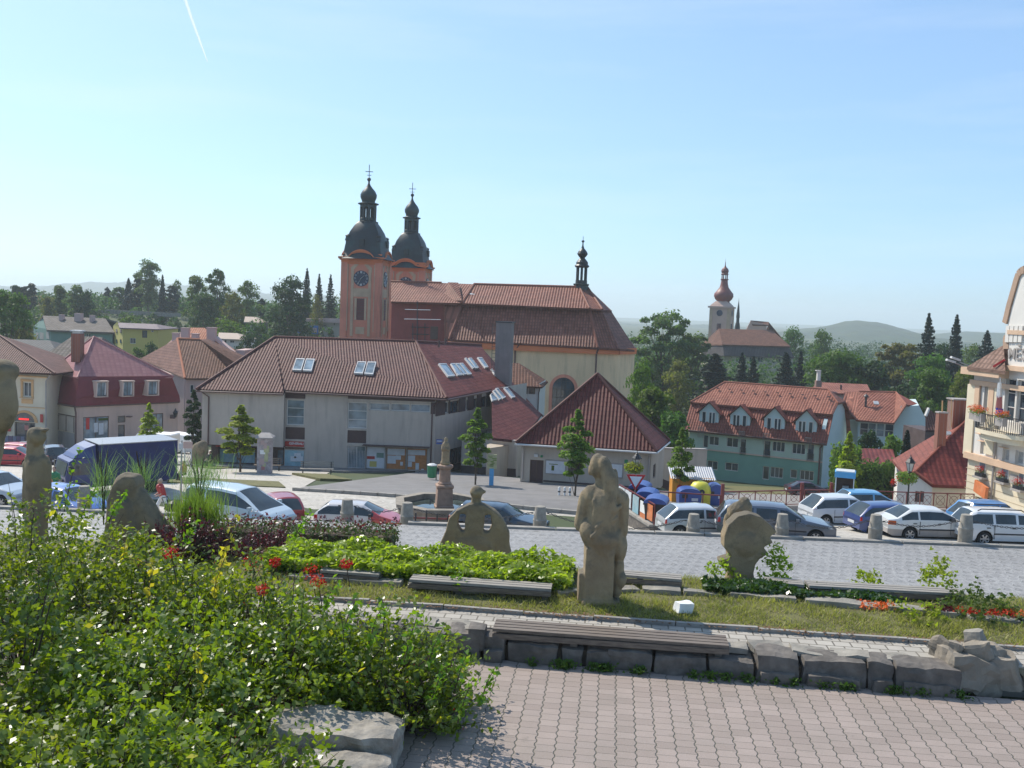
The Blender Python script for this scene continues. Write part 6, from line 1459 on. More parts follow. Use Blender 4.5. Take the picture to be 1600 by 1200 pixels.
 for i,(x0,x1,y0,y1)in enumerate(((56.5,60,519,530),(62,68,519,530.5),(72,77,518,530))):
  pp=pln(V(g1.x,Y,0),V(gl0.x,Y+14,0),V(g1.x,Y,5));nn=pp[1]if pp[1].y<0 else-pp[1];a_=hit(x0,y0,pp[0]+nn*.06,nn);c_=hit(x1,y1,pp[0]+nn*.06,nn);m.add([V(a_.x,a_.y,c_.z),V(c_.x,c_.y,c_.z),V(c_.x,c_.y,a_.z),V(a_.x,a_.y,a_.z)],[(0,1,2,3)])
 b.part('window',m,'gray_concrete')
 m=MB();m.prism([(g1.x+.4,Y+.5),(e1.x-.3,Y+.5),(e1.x-.3,Y+14),(gl0.x+2.4,Y+14)],zb,zE-.2);b.part('interior',m,'factory_green')
 b.roof([[V(g1.x-.5,Y-.5,zE),V(e1.x+.6,Y-.5,zE),V(rr.x,Y+8,gp.z),Pk+V(-.4,0,.1)],[Pk+V(-.4,0,.1),V(rr.x,Y+8,gp.z),V(e1.x+.6,Y+16,zE),V(gl0.x-.3,Y+15,zE)]],'gray_roof',.3)
 for x0,w_,y0 in((94,5,494),(118,10.5,492),(142,5,495)):
  p=at(x0+w_/2,y0,Y+6);m=MB();m.box((p.x,Y+6,p.z-1.0),(w_/1500*Y,1.2,2.6));b.part('chimney',m,'plaster_rose2')
 # yellow house
 b=simple('yellow_house','small bright yellow two-storey house with grey-mauve roof',192,247,512,545,184,244,504,165,9,'yellow_house','gray_roof2',px=[(203,528,212,537,'w',2,1,'window_frame','glass'),(222,516,230,528,'d',1,1,'window_brown','glass'),(236,516,240,519,'w',1,1,'window_frame','glass')])
 m=MB();Y=165;g1=at(192,545,Y);g0=at(176.5,545,Y+9);zE=at(192,512,Y).z;pk=at(183,503,Y+4.5);m.add([V(g1.x,Y,g1.z-2),V(g1.x,Y,zE),V(pk.x,Y+4.5,pk.z),V(g0.x,Y+9,zE),V(g0.x,Y+9,g1.z-2)],[(0,1,2,3,4)]);b.part('end_wall',m,'yellow_house')
 for x,y in((182,514),(188.5,514),(182,530),(188.5,530)):
  pp=pln(V(g1.x,Y,0),V(g0.x,Y+9,0),V(g1.x,Y,5));nn=pp[1]if pp[1].y<0 else-pp[1];a_=hit(x-1.2,y,pp[0]+nn*.08,nn);c_=hit(x+1.2,y+6.5,pp[0]+nn*.08,nn);m=MB();m.add([V(a_.x,a_.y,c_.z),V(c_.x,c_.y,c_.z),V(c_.x,c_.y,a_.z),V(a_.x,a_.y,a_.z)],[(0,1,2,3)]);b.part('window',m,'glass')
 simple('grey_house','low house with dark grey tiled roof just left of the brick chimney',15,92,556,575,15,78,529.5,125,12,'plaster_cream','gray_roof3')
 b=simple('taupe_roof_house','grey-brown gable roof rising behind the pale pyramid roof',62,150,566,590,113,160,525,118,12,'plaster_cream','gray_roof')
 simple('white_cottage','tiny white cottage with pale sandy roof in front of the dark trees',345,377,529,541,342,371,519.5,170,8,'white_wall','sand_roof',px=[(350,531,354,537,'w',1,1,'window_frame','glass'),(359,531.5,366,536,'w',2,1,'window_frame','glass')])
 simple('white_gable_house','small white house half hidden by trees, seen high on the left',50,60,478,488,50,66,462,290,9,'white_wall','orange_roof')
 b=Bld('flat_roof_building','long flat-roofed buff building just left of the clock tower','building',V(-50,235,-6));Y=230
 A=at(466,497,Y);C=at(536,499,Y);zb=-16;b.addwall('f',V(A.x,Y,0),V(C.x,Y,0),zb,A.z-.8,'plaster_buff2',px=[(498,500,500.5,502,'w',1,1),(505,500,507.5,502,'w',1,1)][:0]);b.finish();m=MB();m.prism([(A.x+.3,Y+.4),(C.x,Y+.4),(C.x,Y+12),(A.x,Y+12)],zb,A.z-.85);b.part('interior',m,'plaster_buff2');m=MB();m.box(((A.x+C.x)/2+1.5,Y+5,A.z-.4),(C.x-A.x,12,.8));m.box(((A.x+C.x)/2+3,Y-.4,A.z+.1),(C.x-A.x-6,.3,.3));b.part('flat_roof',m,'plaster_rose2')
 m=MB();p=at(502,501.5,Y-.05);m.box((p.x,p.y,p.z),(.6,.1,.5));m.box((p.x+1.1,p.y,p.z),(.6,.1,.5));b.part('window',m,'glass')
 t=thing('billboard','blue-edged billboard beside the large dark tree left of the church','sign',at(480,522,215));p=at(481,515,215);m=MB();m.box(p,(4.6,.15,1.9));m.build('board',M['bb_blue'],t);m=MB();q=at(486,516,214.8);m.box(q,(2.6,.05,1.1));m.build('poster',M['plaster_rose2'],t);m=MB();m.box(p-V(0,0,2.2),(.3,.3,2.6));m.build('post',M['dark_metal'],t)
 simple('grey_lean_to','low dark shed roof with pale front edge beside the big dark tree',385,405,503,508,383,400,494.5,200,6,'gray_concrete','sand_roof')
M['plaster_rose2']=plain('plaster_rose_pale',(.50,.36,.33),.85,.08,.6);M['brown_roof_sunlit']=tiles('tile_brown_sunlit',(.24,.12,.09),(.32,.17,.13),.32,.38,.6,.8)  # second brown tile: paler copy with the left slope's sunlight put into its colour
M['gray_roof2']=tiles('tile_mauve',(.20,.15,.15),(.24,.18,.18),.5,.5,.5,.3);M['gray_roof3']=tiles('tile_slate',(.055,.06,.065),(.08,.085,.09),.4,.4,.6,.4);M['sand_roof']=plain('sand_roof',(.42,.33,.26),.8,.1,1);M['plaster_buff2']=plain('plaster_buff_grey',(.36,.33,.28),.85,.1,.3);M['bb_blue']=plain('billboard_blue',(.05,.16,.42),.6,.1,1)
houses_behind()
# ======== street furniture
def bollard_mesh():
 m=MB();m.lathe([(.27,-.15),(.27,.42),(.285,.46),(.26,.50),(.255,.52),(.21,.95),(.20,.985),(.12,1.0)],(0,0,0),10)
 return m
_bt=thing('stone_bollard','','bollard',(0,0,0),0,'stone bollards linked by chains along the road');
_bo=bollard_mesh().build('post',M['bollard_stone'],_bt,world=False,smooth=1,auto=35);_m=MB();_m.tube([(-.27,0,.72),(-.36,0,.72)],.03,5);_m.tube([(.27,0,.72),(.36,0,.72)],.03,5);_m.build('ring',M['dark_metal'],_bt,world=False)
BOL=[(132,797,39.0,'stone bollard in front of the small blue car, leftmost of all'),(542,818,38.9,'stone bollard in front of the half white half red car door'),(635.5,823,38.9,'stone bollard at the red bonnet, left of the fountain bench'),(843,829,38.9,'stone bollard before the nose of the dark teal car'),(1082.5,841,38.7,'stone bollard in front of the rear of the silver hatchback'),(1221,841,38.7,'stone bollard before the grey estate car, just right of the head sculpture'),(1367,842,38.7,'stone bollard in front of the blue hatchback'),(1508,842,38.7,'stone bollard at the rear of the white estate car')]
bpos=[]
for i,(x,y,Y,lab)in enumerate(BOL):
 p=at(x,y,Y);p=onG(x,Y);d=at(x,y,Y);p=V(d.x,Y,d.z)
 sc=1.04;r=_bt if i==0 else dup(_bt);r.location=p-V(0,0,.02);r['label']=lab;r.scale=(sc,sc,sc);r.rotation_euler=(0,0,random.uniform(-.1,.1));bpos.append(p)
def chain(a,b,sag,label,nm='chain',lk=.075):
 t=thing(nm,label,'chain',a);L=(b-a).length;n=int(L/(lk*1.25));m=MB();d=(b-a)/n;ang=math.atan2(b.y-a.y,b.x-a.x)
 for i in range(n):
  s=(i+.5)/n;p=a+(b-a)*s-V(0,0,sag*4*s*(1-s));s2=(i+1)/n;q0=a+(b-a)*(i/n)-V(0,0,sag*4*(i/n)*(1-i/n));q1=a+(b-a)*s2-V(0,0,sag*4*s2*(1-s2));tt=(q1-q0).normalized()
  sd=V(-tt.y,tt.x,0)if i%2 else tt.cross(V(-tt.y,tt.x,0).normalized());sd.normalize();ring=[p+tt*math.cos(q)*lk*.75+sd*math.sin(q)*lk*.4 for q in np.linspace(0,2*math.pi,9)]
  m.tube(ring,.013,4,cap=False)
 m.build('links',M['dark_metal'],t);return t
cl=['rusty chain slung left of the red bonnet bollard','rusty chain crossing in front of the fountain bench','rusty chain slung across the gap behind the standing sculpture','rusty chain beside the silver hatchback wheel','rusty chain crossing the grey estate car bonnet','rusty chain crossing the side of the white saloon']
for i,(k,sg)in enumerate(((1,.18),(2,.32),(3,.5),(4,.25),(5,.3),(6,.22))):
 z=V(0,0,.74);chain(bpos[k]+z+V(.36,0,0),bpos[k+1]+z-V(.36,0,0),sg,cl[i],lk=.085)
chain(bpos[7]+V(.36,0,.74),bpos[7]+V(4.2,.2,.70),.22,'rusty chain crossing the side of the white estate car',lk=.085)
def fountain():
 c=onG(688,47.4);t=thing('fountain','octagonal stone fountain basin with a saint standing on a tall column','fountain',c);z=c.z-.1
 m=MB();n=8;ro,ri=2.35,2.0;off=R(22.5+8)
 def ring(r,zz):return[(c.x+r*math.cos(off+i*math.pi/4),c.y+r*math.sin(off+i*math.pi/4),zz)for i in range(8)]
 prof=[(ro,z),(ro*.985,z+.12),(ro*.965,z+1.02),(ro*1.03,z+1.06),(ro*1.03,z+1.22),(ri*.99,z+1.22),(ri,z+1.05),(ri,z+.55)]
 o=[]
 for r,zz in prof:o.append(len(m.v));m.v+=ring(r,zz)
 for a in range(len(prof)-1):
  for i in range(8):j=(i+1)%8;m.f.append([o[a]+i,o[a]+j,o[a+1]+j,o[a+1]+i]);m.m.append(0)
 m.build('basin',M['fount_stone'],t);m=MB();m.face(ring(ri+.01,z+.95));m.build('water',M['water'],t)
 m=MB();x,y=c.x+.15,c.y;m.lathe([(.48,.3),(.48,1.0),(.43,1.05),(.39,1.9),(.44,1.95),(.44,2.05),(.34,2.1)],(x,y,z),8,sq=.8,rot=.2);m.lathe([(.33,2.1),(.36,2.14),(.29,2.22),(.27,2.82),(.34,2.88),(.40,2.94),(.40,3.04),(.3,3.07)],(x,y,z),12);m.build('column',M['fount_stone2'],t)
 s=sculpt('statue',[('c',(0,0,0),(0,0,.75),.24,.22),('c',(0,0,.6),(0,0,1.15),.22,.2),('e',(0,0,1.42),(.12,.12,.16)),('c',(-.16,0,1.12),(-.2,-.16,.85),.08,.07),('c',(-.2,-.16,.85),(.02,-.2,.95),.07,.06),('c',(.16,0,1.12),(.2,-.14,.82),.08,.07),('c',(.2,-.14,.82),(0,-.2,.95),.07,.06),('e',(0,0,.1),(.3,.28,.12))],.035,M['sandstone'],t,(x,y,z+3.07),.88)
 m=MB();m.tube([(x-.5,y-.5,z+1.3),(x-.62,y-.75,z+1.38),(x-.64,y-.85,z+1.2)],.04,6);m.build('spout',M['dark_metal'],t)
def sculpt(name,prims,vox,mat,parent,loc,scale=1.0,rz=0,disp=.012,seed=0,smooth=6,offset=True):
 """several overlapping solids fused into one continuous carved surface"""
 m=MB()
 for p in prims:
  if p[0]=='e':
   _,c,r=p[:3];rot=p[3]if len(p)>3 else(0,0,0);E=Matrix.Rotation(rot[2],3,'Z')@Matrix.Rotation(rot[1],3,'Y')@Matrix.Rotation(rot[0],3,'X')
   n,k=12,16;o=len(m.v)
   for i in range(n+1):
    a=math.pi*i/n
    for j in range(k):b=2*math.pi*j/k;q=E@V(r[0]*math.sin(a)*math.cos(b),r[1]*math.sin(a)*math.sin(b),r[2]*math.cos(a));m.v.append((c[0]+q.x,c[1]+q.y,c[2]+q.z))
   for i in range(n):
    for j in range(k):m.f.append([o+i*k+j,o+(i+1)*k+j,o+(i+1)*k+(j+1)%k,o+i*k+(j+1)%k]);m.m.append(0)
  elif p[0]=='c':
   _,a,b,ra,rb=p[:5];a=V(*a);b=V(*b);d=(b-a).normalized();pts=[a-d*ra*.85,a-d*ra*.5,a,a+(b-a)*.5,b,b+d*rb*.5,b+d*rb*.85];m.tube(pts,[ra*.5,ra*.86,ra,(ra+rb)/2,rb,rb*.86,rb*.5],14)
  elif p[0]=='b':
   _,c,d=p[:3];m.box(c,d,*(p[3:4]))
  elif p[0]=='x': # outline in the x-z plane with thickness, y centre
   _,poly,y0,y1=p;n=len(poly);m.add([(x,y0,z)for x,z in poly]+[(x,y1,z)for x,z in poly],[tuple(range(n)),tuple(range(n,2*n))[::-1]]+[(i,n+i,n+(i+1)%n,(i+1)%n)for i in range(n)])
 me=bpy.data.meshes.new(name);me.from_pydata(m.v,[],m.f);bm=bmesh.new();bm.from_mesh(me);bmesh.ops.recalc_face_normals(bm,faces=bm.faces);bm.to_mesh(me);bm.free()
 o=bpy.data.objects.new(name,me);COL.objects.link(o)
 r=o.modifiers.new('r','REMESH');r.mode='VOXEL';r.voxel_size=vox;s=o.modifiers.new('s','SMOOTH');s.factor=.6;s.iterations=smooth
 if disp:
  tx=bpy.data.textures.new('grain','CLOUDS');tx.noise_scale=.16;tx.noise_depth=3;dm=o.modifiers.new('d','DISPLACE');dm.texture=tx;dm.strength=disp*2;dm.mid_level=.5
 dg=bpy.context.evaluated_depsgraph_get();dg.update();nm=bpy.data.meshes.new_from_object(o.evaluated_get(dg));bpy.data.objects.remove(o)
 nm.materials.clear();nm.materials.append(mat);nm.polygons.foreach_set('use_smooth',[True]*len(nm.polygons))
 o=bpy.data.objects.new(name,nm);COL.objects.link(o);off=ORG.get(parent.name,V(0,0,0))if parent is not None and offset else V(0,0,0)
 o.parent=parent;o.location=V(*loc)-off;o.scale=(scale,)*3;o.rotation_euler=(0,0,rz);return o
M['fount_stone']=plain('fountain_stone',(.27,.235,.19),.9,.3,2,(.13,.12,.1),.6,.5,18,streak=True);M['fount_stone2']=plain('fountain_pink_stone',(.34,.22,.16),.9,.3,3,(.16,.13,.1),.6,.5,18)
M['water']=glassmat('water',(.03,.04,.035),.05,.6)
fountain()
def park_bench(p,rz,label,mat='wood_gray',L=1.9):
 t=thing('park_bench',label,'bench',p,rz)
 m=MB();[m.box((0,-.18+i*.13,.46),(L,.1,.04))for i in range(4)];m.build('seat',M[mat],t,world=0)
 m=MB();[m.box((0,.3+i*.03,.62+i*.14),(L,.04,.1),rx=-.2)for i in range(3)];m.build('backrest',M[mat],t,world=0)
 for s in(-1,1):m=MB();m.box((s*L*.42,-.15,.22),(.06,.06,.44));m.box((s*L*.42,.25,.45),(.06,.06,.95),rx=-.12);m.box((s*L*.42,.02,.42),(.05,.5,.05));m.build('leg',M['dark_metal'],t,world=0)
 return t
def rail_bench(p,L,label):
 t=thing('low_rail',label,'railing',p);m=MB();
 for z in(.12,.62):m.box((0,0,z),(L,.06,.08))
 m.build('rail',M['fence_red'],t,world=0);m=MB()
 for i in range(4):x=-L/2+L*(i+.5)/4;m.box((x,0,.4),(.07,.08,.9 if i!=1 else 1.2))
 m.build('posts',M['dark_metal'],t,world=0)
rail_bench(onG(674,44.0),2.0,'low dark red rail with short posts before the fountain basin')
park_bench(onG(495,69.5),R(8),'slatted bench on the verge outside the insurance shop windows','wood_gray',2.4);park_bench(onG(418,72),R(8),'dark bench left of the poster pillar seat row','wood_dark',2.0)
def bin_():
 p=onG(674.5,66.5,.16);t=thing('litter_bin','green litter bin with pale lid at the shop corner','bin',p);m=MB();m.lathe([(.24,.15),(.3,.2),(.33,1.0),(.3,1.02)],(0,0,0),12);m.build('bin',M['green_bin'],t,world=0);m=MB();m.lathe([(.34,1.0),(.36,1.06),(.2,1.14)],(0,0,0),12);m.build('lid',M['white_metal'],t,world=0);m=MB();m.tube([(.3,.1,0),(.3,.1,1.1)],.04,6);m.build('post',M['dark_metal'],t,world=0)
bin_()
def info():
 p=onG(767.5,63,.16);t=thing('information_sign','pale yellow map board on a bright blue pedestal','sign',p,R(-4));m=MB();m.box((0,0,.55),(.28,.2,1.15));m.build('pedestal',M['skyblue'],t,world=0);m=MB();m.box((0,0,1.6),(.62,.1,.95));m.build('board',M['board_yellow'],t,world=0)
 m=MB();
 for i in range(7):m.box((random.uniform(-.2,.2),-.055,1.3+i*.1),(random.uniform(.12,.32),.012,.05))
 m.build('print',M['leaf_young_dark'],t,world=0)
M['board_yellow']=plain('board_yellow',(.46,.45,.24),.6,.2,5)
info()
for i,(x,lab)in enumerate(((873.5,'left of the three short white stakes before the pavilion'),(882,'middle one of the three short white stakes before the pavilion'),(890,'right of the three short white stakes before the pavilion'))):
 p=onG(x,56.5,.16);t=thing('white_stake',lab,'stake',p,0,'three white stakes');m=MB();m.lathe([(.07,0),(.075,.45),(.05,.5)],(0,0,0),8);m.build('post',M['white_paint'],t,world=0);m=MB();m.lathe([(.077,.18),(.077,.26)],(0,0,0),8);m.build('band',M['black_paint'],t,world=0)
def pillar():
 p=onG(413.5,68.5);t=thing('advertising_pillar','square advertising pillar plastered with torn posters under a pitched cap','pillar',p,R(6));m=MB();m.box((0,0,1.35),(.98,.98,2.7));m.build('shaft',M['poster_mix'],t,world=0)
 m=MB();m.add([(-.62,-.62,2.7),(.62,-.62,2.7),(.62,.62,2.7),(-.62,.62,2.7),(-.3,0,3.0),(.3,0,3.0),(-.62,-.62,2.62),(.62,-.62,2.62),(.62,.62,2.62),(-.62,.62,2.62)],[(0,1,5,4),(1,2,5),(2,3,4,5),(3,0,4),(6,7,1,0),(7,8,2,1),(8,9,3,2),(9,6,0,3),(9,8,7,6)]);m.build('cap',M['gray_concrete'],t,world=0)
 rg=random.Random(4)
 for i in range(9):
  m=MB();w_=rg.uniform(.2,.4);h=rg.uniform(.25,.5);m.box((rg.uniform(-.25,.25),-.5-.004*i,.5+i*.23),(w_,.006,h));m.build('poster',M[rg.choice(['paper','flag_red','board_yellow','poster_cyan','plaster_rose2','white_paint'])],t,world=0)
M['poster_mix']=plain('poster_mix',(.42,.36,.35),.8,.35,4,(.25,.16,.15),.6)
pillar()
# ---- low mesh fence with ring panels
def ring_fence(name,label,A,B,panels,h=.78,ring=True,tall=(),wallh=.35):
 t=thing(name,label,'fence',A);d=(B-A);L=d.length;P=lambda s,z:A+d*s+V(0,0,z)
 m=MB();m.bar(P(0,wallh/2-.2),P(1,wallh/2-.2),.35,wallh+.4)
 m.build('plinth',M['gray_concrete'],t)
 m=MB();m.bar(P(0,wallh+h),P(1,wallh+h),.07,.06);m.bar(P(0,wallh+.06),P(1,wallh+.06),.04,.04);m.build('rail',M['fence_red'],t)
 for i in range(panels+1):s=i/panels;m=MB();m.bar(P(s,wallh),P(s,wallh+h),.05,.05);m.build('post',M['fence_red'],t)
 for s in tall:m=MB();m.box(P(s,wallh/2+h*.75),(.16,.16,wallh+h*1.5));m.build('tall_post',M['fence_red'],t)
 if ring:
  m=MB();u=d.normalized()
  for i in range(panels):
   c=P((i+.5)/panels,wallh+.06+(h-.06)/2);r=(h-.1)*.34;m.tube([c+u*math.cos(q)*r+V(0,0,math.sin(q)*r)for q in np.linspace(0,2*math.pi,17)],.014,4,cap=False)
   w2=L/panels/2
   for sx in(-1,1):
    for sz in(-1,1):m.tube([c+u*sx*w2*.97+V(0,0,sz*(h-.1)/2),c],.011,4)
  m.build('infill',M['fence_red'],t)
 return t
F0=onG(985,51.0);F1=onG(1127,50.3);F2=onG(1251,53.5);F3=onG(1345,56.0);F4=onG(1520,57.5)
ring_fence('fence','dark red two-rail fence in front of the waste containers',F0+V(.2,.2,.1),F1-V(.1,0,0),5,.85,False,(),.15)
ring_fence('fence','dark red ring-panel fence on a low wall in front of the yard, left stretch',F1,F2,5,.85,True,(0.0,1.0))
ring_fence('fence','dark red ring-panel fence passing behind the telephone booth',F2+V(.2,.1,0),F3,4,.85,True,(.45,))
ring_fence('fence','dark red ring-panel fence before the cottage, right stretch up to the cream town house',F3+V(.2,0,0),F4,8,.95,True,(),.2)
# retaining wall of the container platform with a banner fence on it
def banner_fence():
 A=onG(957,50.5);B=onG(1021,44.6);t=thing('retaining_wall','short stone retaining wall with pale coping running towards the road','wall',A);m=MB();m.bar(A+V(0,0,.0),B+V(0,0,-.35),.4,1.3);m.build('wall',M['granite'],t);m=MB();m.bar(A+V(0,0,.68),B+V(0,0,.34),.5,.12);m.build('coping',M['kerb'],t)
 t=thing('banner_fence','short dark red fence hung with white and orange banners','fence',A+V(0,0,.7));P=lambda s,z:A+(B-A)*s+V(0,0,.74-.34*s+z);d=(B-A).normalized();n=V(-d.y,d.x,0)*-.05
 m=MB();m.bar(P(.15,.95),P(1,.95),.05,.05);m.build('rail',M['fence_red'],t);
 for i in range(6):s=.15+.85*i/5;m=MB();m.bar(P(s,0),P(s,.98),.05,.05);m.build('post',M['fence_red'],t)
 if n.x>0:n=-n
 for s0,s1,z0,z1,mt in((.16,.31,.1,.9,'paper'),(.33,.48,.1,.9,'paper'),(.52,.66,.02,.88,'poster_cyan'),(.7,.82,.25,.8,'white_paint'),(.7,.82,-.0,.24,'orange_sign'),(.86,.98,.1,.86,'orange_sign')):
  m=MB();m.add([P(s0,z0)+n,P(s1,z0)+n,P(s1,z1)+n,P(s0,z1)+n,P(s0,z0)+n*.6,P(s1,z0)+n*.6,P(s1,z1)+n*.6,P(s0,z1)+n*.6],[(0,1,2,3),(7,6,5,4)]);m.build('banner',M[mt],t)
banner_fence()
def dumpster(p,rz,label,lid='blue_plastic'):
 t=thing('waste_container',label,'container',p,rz,'wheeled waste containers');m=MB()
 m.add([(-.55,-.42,.15),(.55,-.42,.15),(.55,.42,.15),(-.55,.42,.15),(-.66,-.52,1.05),(.66,-.52,1.05),(.66,.52,1.05),(-.66,.52,1.05)],[(3,2,1,0),(0,1,5,4),(1,2,6,5),(2,3,7,6),(3,0,4,7),(4,5,6,7)]);m.box((0,0,1.08),(1.42,1.12,.08));m.build('body',M['dark_plastic'],t,world=0)
 m=MB();P=[]
 for s in(-.7,.7):
  for i in range(11):a=math.pi*i/10;P.append((s,-math.cos(a)*.56,1.12+math.sin(a)*.27))
 m.add(P,[(i,i+1,12+i,11+i)for i in range(10)]+[tuple(range(11))[::-1],tuple(range(11,22))]);m.build('lid',M[lid],t,world=0)
 for x in(-.45,.45):
  for y in(-.35,.35):m=MB();m.tube([(x-.04,y,.09),(x+.04,y,.09)],.09,8);m.build('wheel',M['rubber'],t,world=0)
 return t
dumpster(onG(1024,46.0,.25),R(75),'nearest blue-lidded waste container beside the banner fence');dumpster(onG(1010,48.4,.3),R(75),'middle blue-lidded waste container beside the banner fence');dumpster(onG(999,50.4,.3),R(75),'farthest blue-lidded waste container beside the banner fence')
def bell(p,r,h,label,mat,hole=True):
 t=thing('recycling_bank',label,'container',p);m=MB();m.lathe([(r,.05),(r*1.02,h*.6),(r*1.04,h*.62),(r*.95,h*.78),(r*.7,h*.93),(r*.2,h),(.02,h)],(0,0,0),20);m.build('shell',M[mat],t,world=False,smooth=1,auto=40)
 m=MB();m.lathe([(.16,-.02),(.16,.02)],(0,0,0),12);o=m.build('opening',M['dark_plastic'],t,world=0);o.location=(0,-r*.98,h*.66);o.rotation_euler=(R(80),0,0)
bell(onG(1092,53.4,-.1),.6,1.62,'yellow domed recycling bank before the orange hut','yellow_plastic')
def igloo(p,w_,h,label):
 t=thing('recycling_bank',label,'container',p);m=MB();P=[]
 for y in(-.5,.5):
  for i in range(13):a=math.pi*i/12;P.append((-math.cos(a)*w_/2*(1.0 if.2<a<2.94 else 1),y,.08+h*.62+math.sin(a)**.6*h*.38))
  P+=[(w_/2*.9,y,.05),(-w_/2*.9,y,.05)]
 k=15;m.add(P,[tuple(range(k)),tuple(range(k,2*k))[::-1]]+[(i,k+i,k+(i+1)%k,(i+1)%k)for i in range(k)]);m.build('shell',M['blue_plastic'],t,world=0)
 m=MB();m.box((.25,-.51,h*.55),(.35,.02,.16));m.build('label',M['paper'],t,world=0);m=MB();m.box((-.3,-.51,h*.7),(.3,.02,.22));m.build('opening',M['dark_plastic'],t,world=0)
igloo(onG(1075,52.6,-.05),1.25,1.15,'wide blue paper bank in front of the orange hut');igloo(onG(1116,53.8,-.05),.85,1.35,'blue paper bank half hidden behind the tall fence post')
def hut():
 p=onG(1078,55.4,-.2);t=thing('orange_hut','weathered orange metal hut with corrugated grey roof','hut',p,R(-3));m=MB();m.box((0,0,.95),(2.35,1.5,1.9));m.build('wall',M['orange_paint'],t,world=0)
 m=MB();P=[]
 for y,z in((-.95,1.82),(.95,2.28)):
  for i in range(41):x=-1.3+2.6*i/40;P.append((x,y,z+(.035 if i%2 else-.0)))
 m.add(P,[(i,i+1,42+i,41+i)for i in range(40)]);m.build('roof',M['steel'],t,world=0)
 m=MB();m.box((.2,-.76,1.5),(.62,.03,.3));m.build('hatch',M['window_brown'],t,world=0);m=MB();m.lathe([(.17,0),(.17,.02)],(0,0,0),14);o=m.build('badge',M['red_sign'],t,world=0);o.location=(-.75,-.76,1.3);o.rotation_euler=(R(90),0,0);m=MB();m.lathe([(.22,0),(.22,.02)],(0,0,0),14);o=m.build('badge',M['flag_red'],t,world=0);o.location=(-.75,-.76,.75);o.rotation_euler=(R(90),0,0)
hut()
def booth():
 p=onG(1317,54.0);t=thing('telephone_booth','white telephone booth with bright blue canopy behind the white hatchback','booth',p,R(-20));m=MB()
 m.box((0,0,2.2),(1.12,1.12,.32));m.build('canopy',M['skyblue'],t,world=0);m=MB();m.box((0,0,2.38),(1.0,1.0,.06));m.build('roof',M['white_metal'],t,world=0)
 m=MB();m.box((-.48,0,1.02),(.05,.96,2.04));m.box((.48,.1,1.02),(.05,.7,2.04));m.build('side_panel',M['white_paint'],t,world=0);m=MB();m.box((0,.47,1.02),(.92,.04,2.04));m.build('back_panel',M['window_brown'],t,world=0)
 m=MB();m.box((.05,.3,1.2),(.35,.2,.55));m.build('telephone',M['steel'],t,world=0);m=MB();m.box((-.51,0,1.35),(.015,.5,.75));m.build('poster',M['window_brown'],t,world=0);m=MB();m.box((-.53,0,1.4),(.012,.28,.4));m.build('poster',M['plaster_rose2'],t,world=0)
booth()
def street_lamp(p,H,label,basket=None):
 t=thing('street_lamp',label,'street lamp',p);m=MB();m.tube([(0,0,0),(0,0,.5),(0,0,.52),(0,0,H-1.0)],[.11,.09,.055,.04],8);m.lathe([(.1,H-1.05),(.16,H-.98),(.05,H-.9)],(0,0,0),8);m.build('post',M['black_paint'],t,world=0)
 m=MB();m.lathe([(.13,H-.9),(.25,H-.42),(.25,H-.40)],(0,0,0),6);m.build('glass',M['lamp_glass'],t,world=0);m=MB();m.lathe([(.3,H-.42),(.3,H-.38),(.16,H-.2),(.1,H-.16),(.1,H-.1),(.03,H-.05),(.02,H+.06)],(0,0,0),6)
 for i in range(6):a=i*math.pi/3;m.tube([(math.cos(a)*.13,math.sin(a)*.13,H-.9),(math.cos(a)*.25,math.sin(a)*.25,H-.42)],.014,4)
 m.build('lantern',M['black_paint'],t,world=0);return t
M['lamp_glass']=plain('lamp_glass',(.5,.5,.48),.2,.1,5)
def basket(p,r,label,mats):
 t=thing('hanging_basket',label,'flower basket',p);m=MB();m.lathe([(r*.45,-.18),(r*.62,.0),(r*.62,.04)],(0,0,0),12);m.build('tray',M['dark_plastic'],t,world=0)
 blob_leaves(t,'leaves',V(0,0,.05),(r,r,r*.55),900,.11,mats[0]);blob_leaves(t,'trailing_leaves',V(0,0,-.12),(r*.95,r*.95,r*.42),400,.10,'leaf_young_dark')
 if len(mats)>1:blob_leaves(t,'blossom',V(-.1,0,-.0),(r*1.02,r*1.0,r*.5),60,.09,mats[1])
L1=onG(992,57);street_lamp(L1,at(992,706,57).z-L1.z,'black lantern lamp post with a flower ring in front of the pavilion');basket(at(990.5,731,57),.62,'round yellow-green flower basket on the lamp by the pavilion',['leaf_young'])
L2=onG(1417,55.5);street_lamp(L2,at(1418,712,55.5).z-L2.z,'black lantern lamp post with a flower ring before the cottage');basket(at(1417,747,55.5),.66,'broad flower basket with some red blooms on the lamp by the cottage',['leaf_young_dark','flower_red'])
t=thing('hanging_basket','small ball of red flowers hanging at the left corner of the cottage','flower basket',at(1396,754,58));blob_leaves(t,'blossom',V(0,0,0),(.22,.22,.3),160,.1,'flower_red');m=MB();m.lathe([(.1,-.25),(.16,-.1)],(0,0,0),8);m.build('pot',M['dark_plastic'],t,world=0)
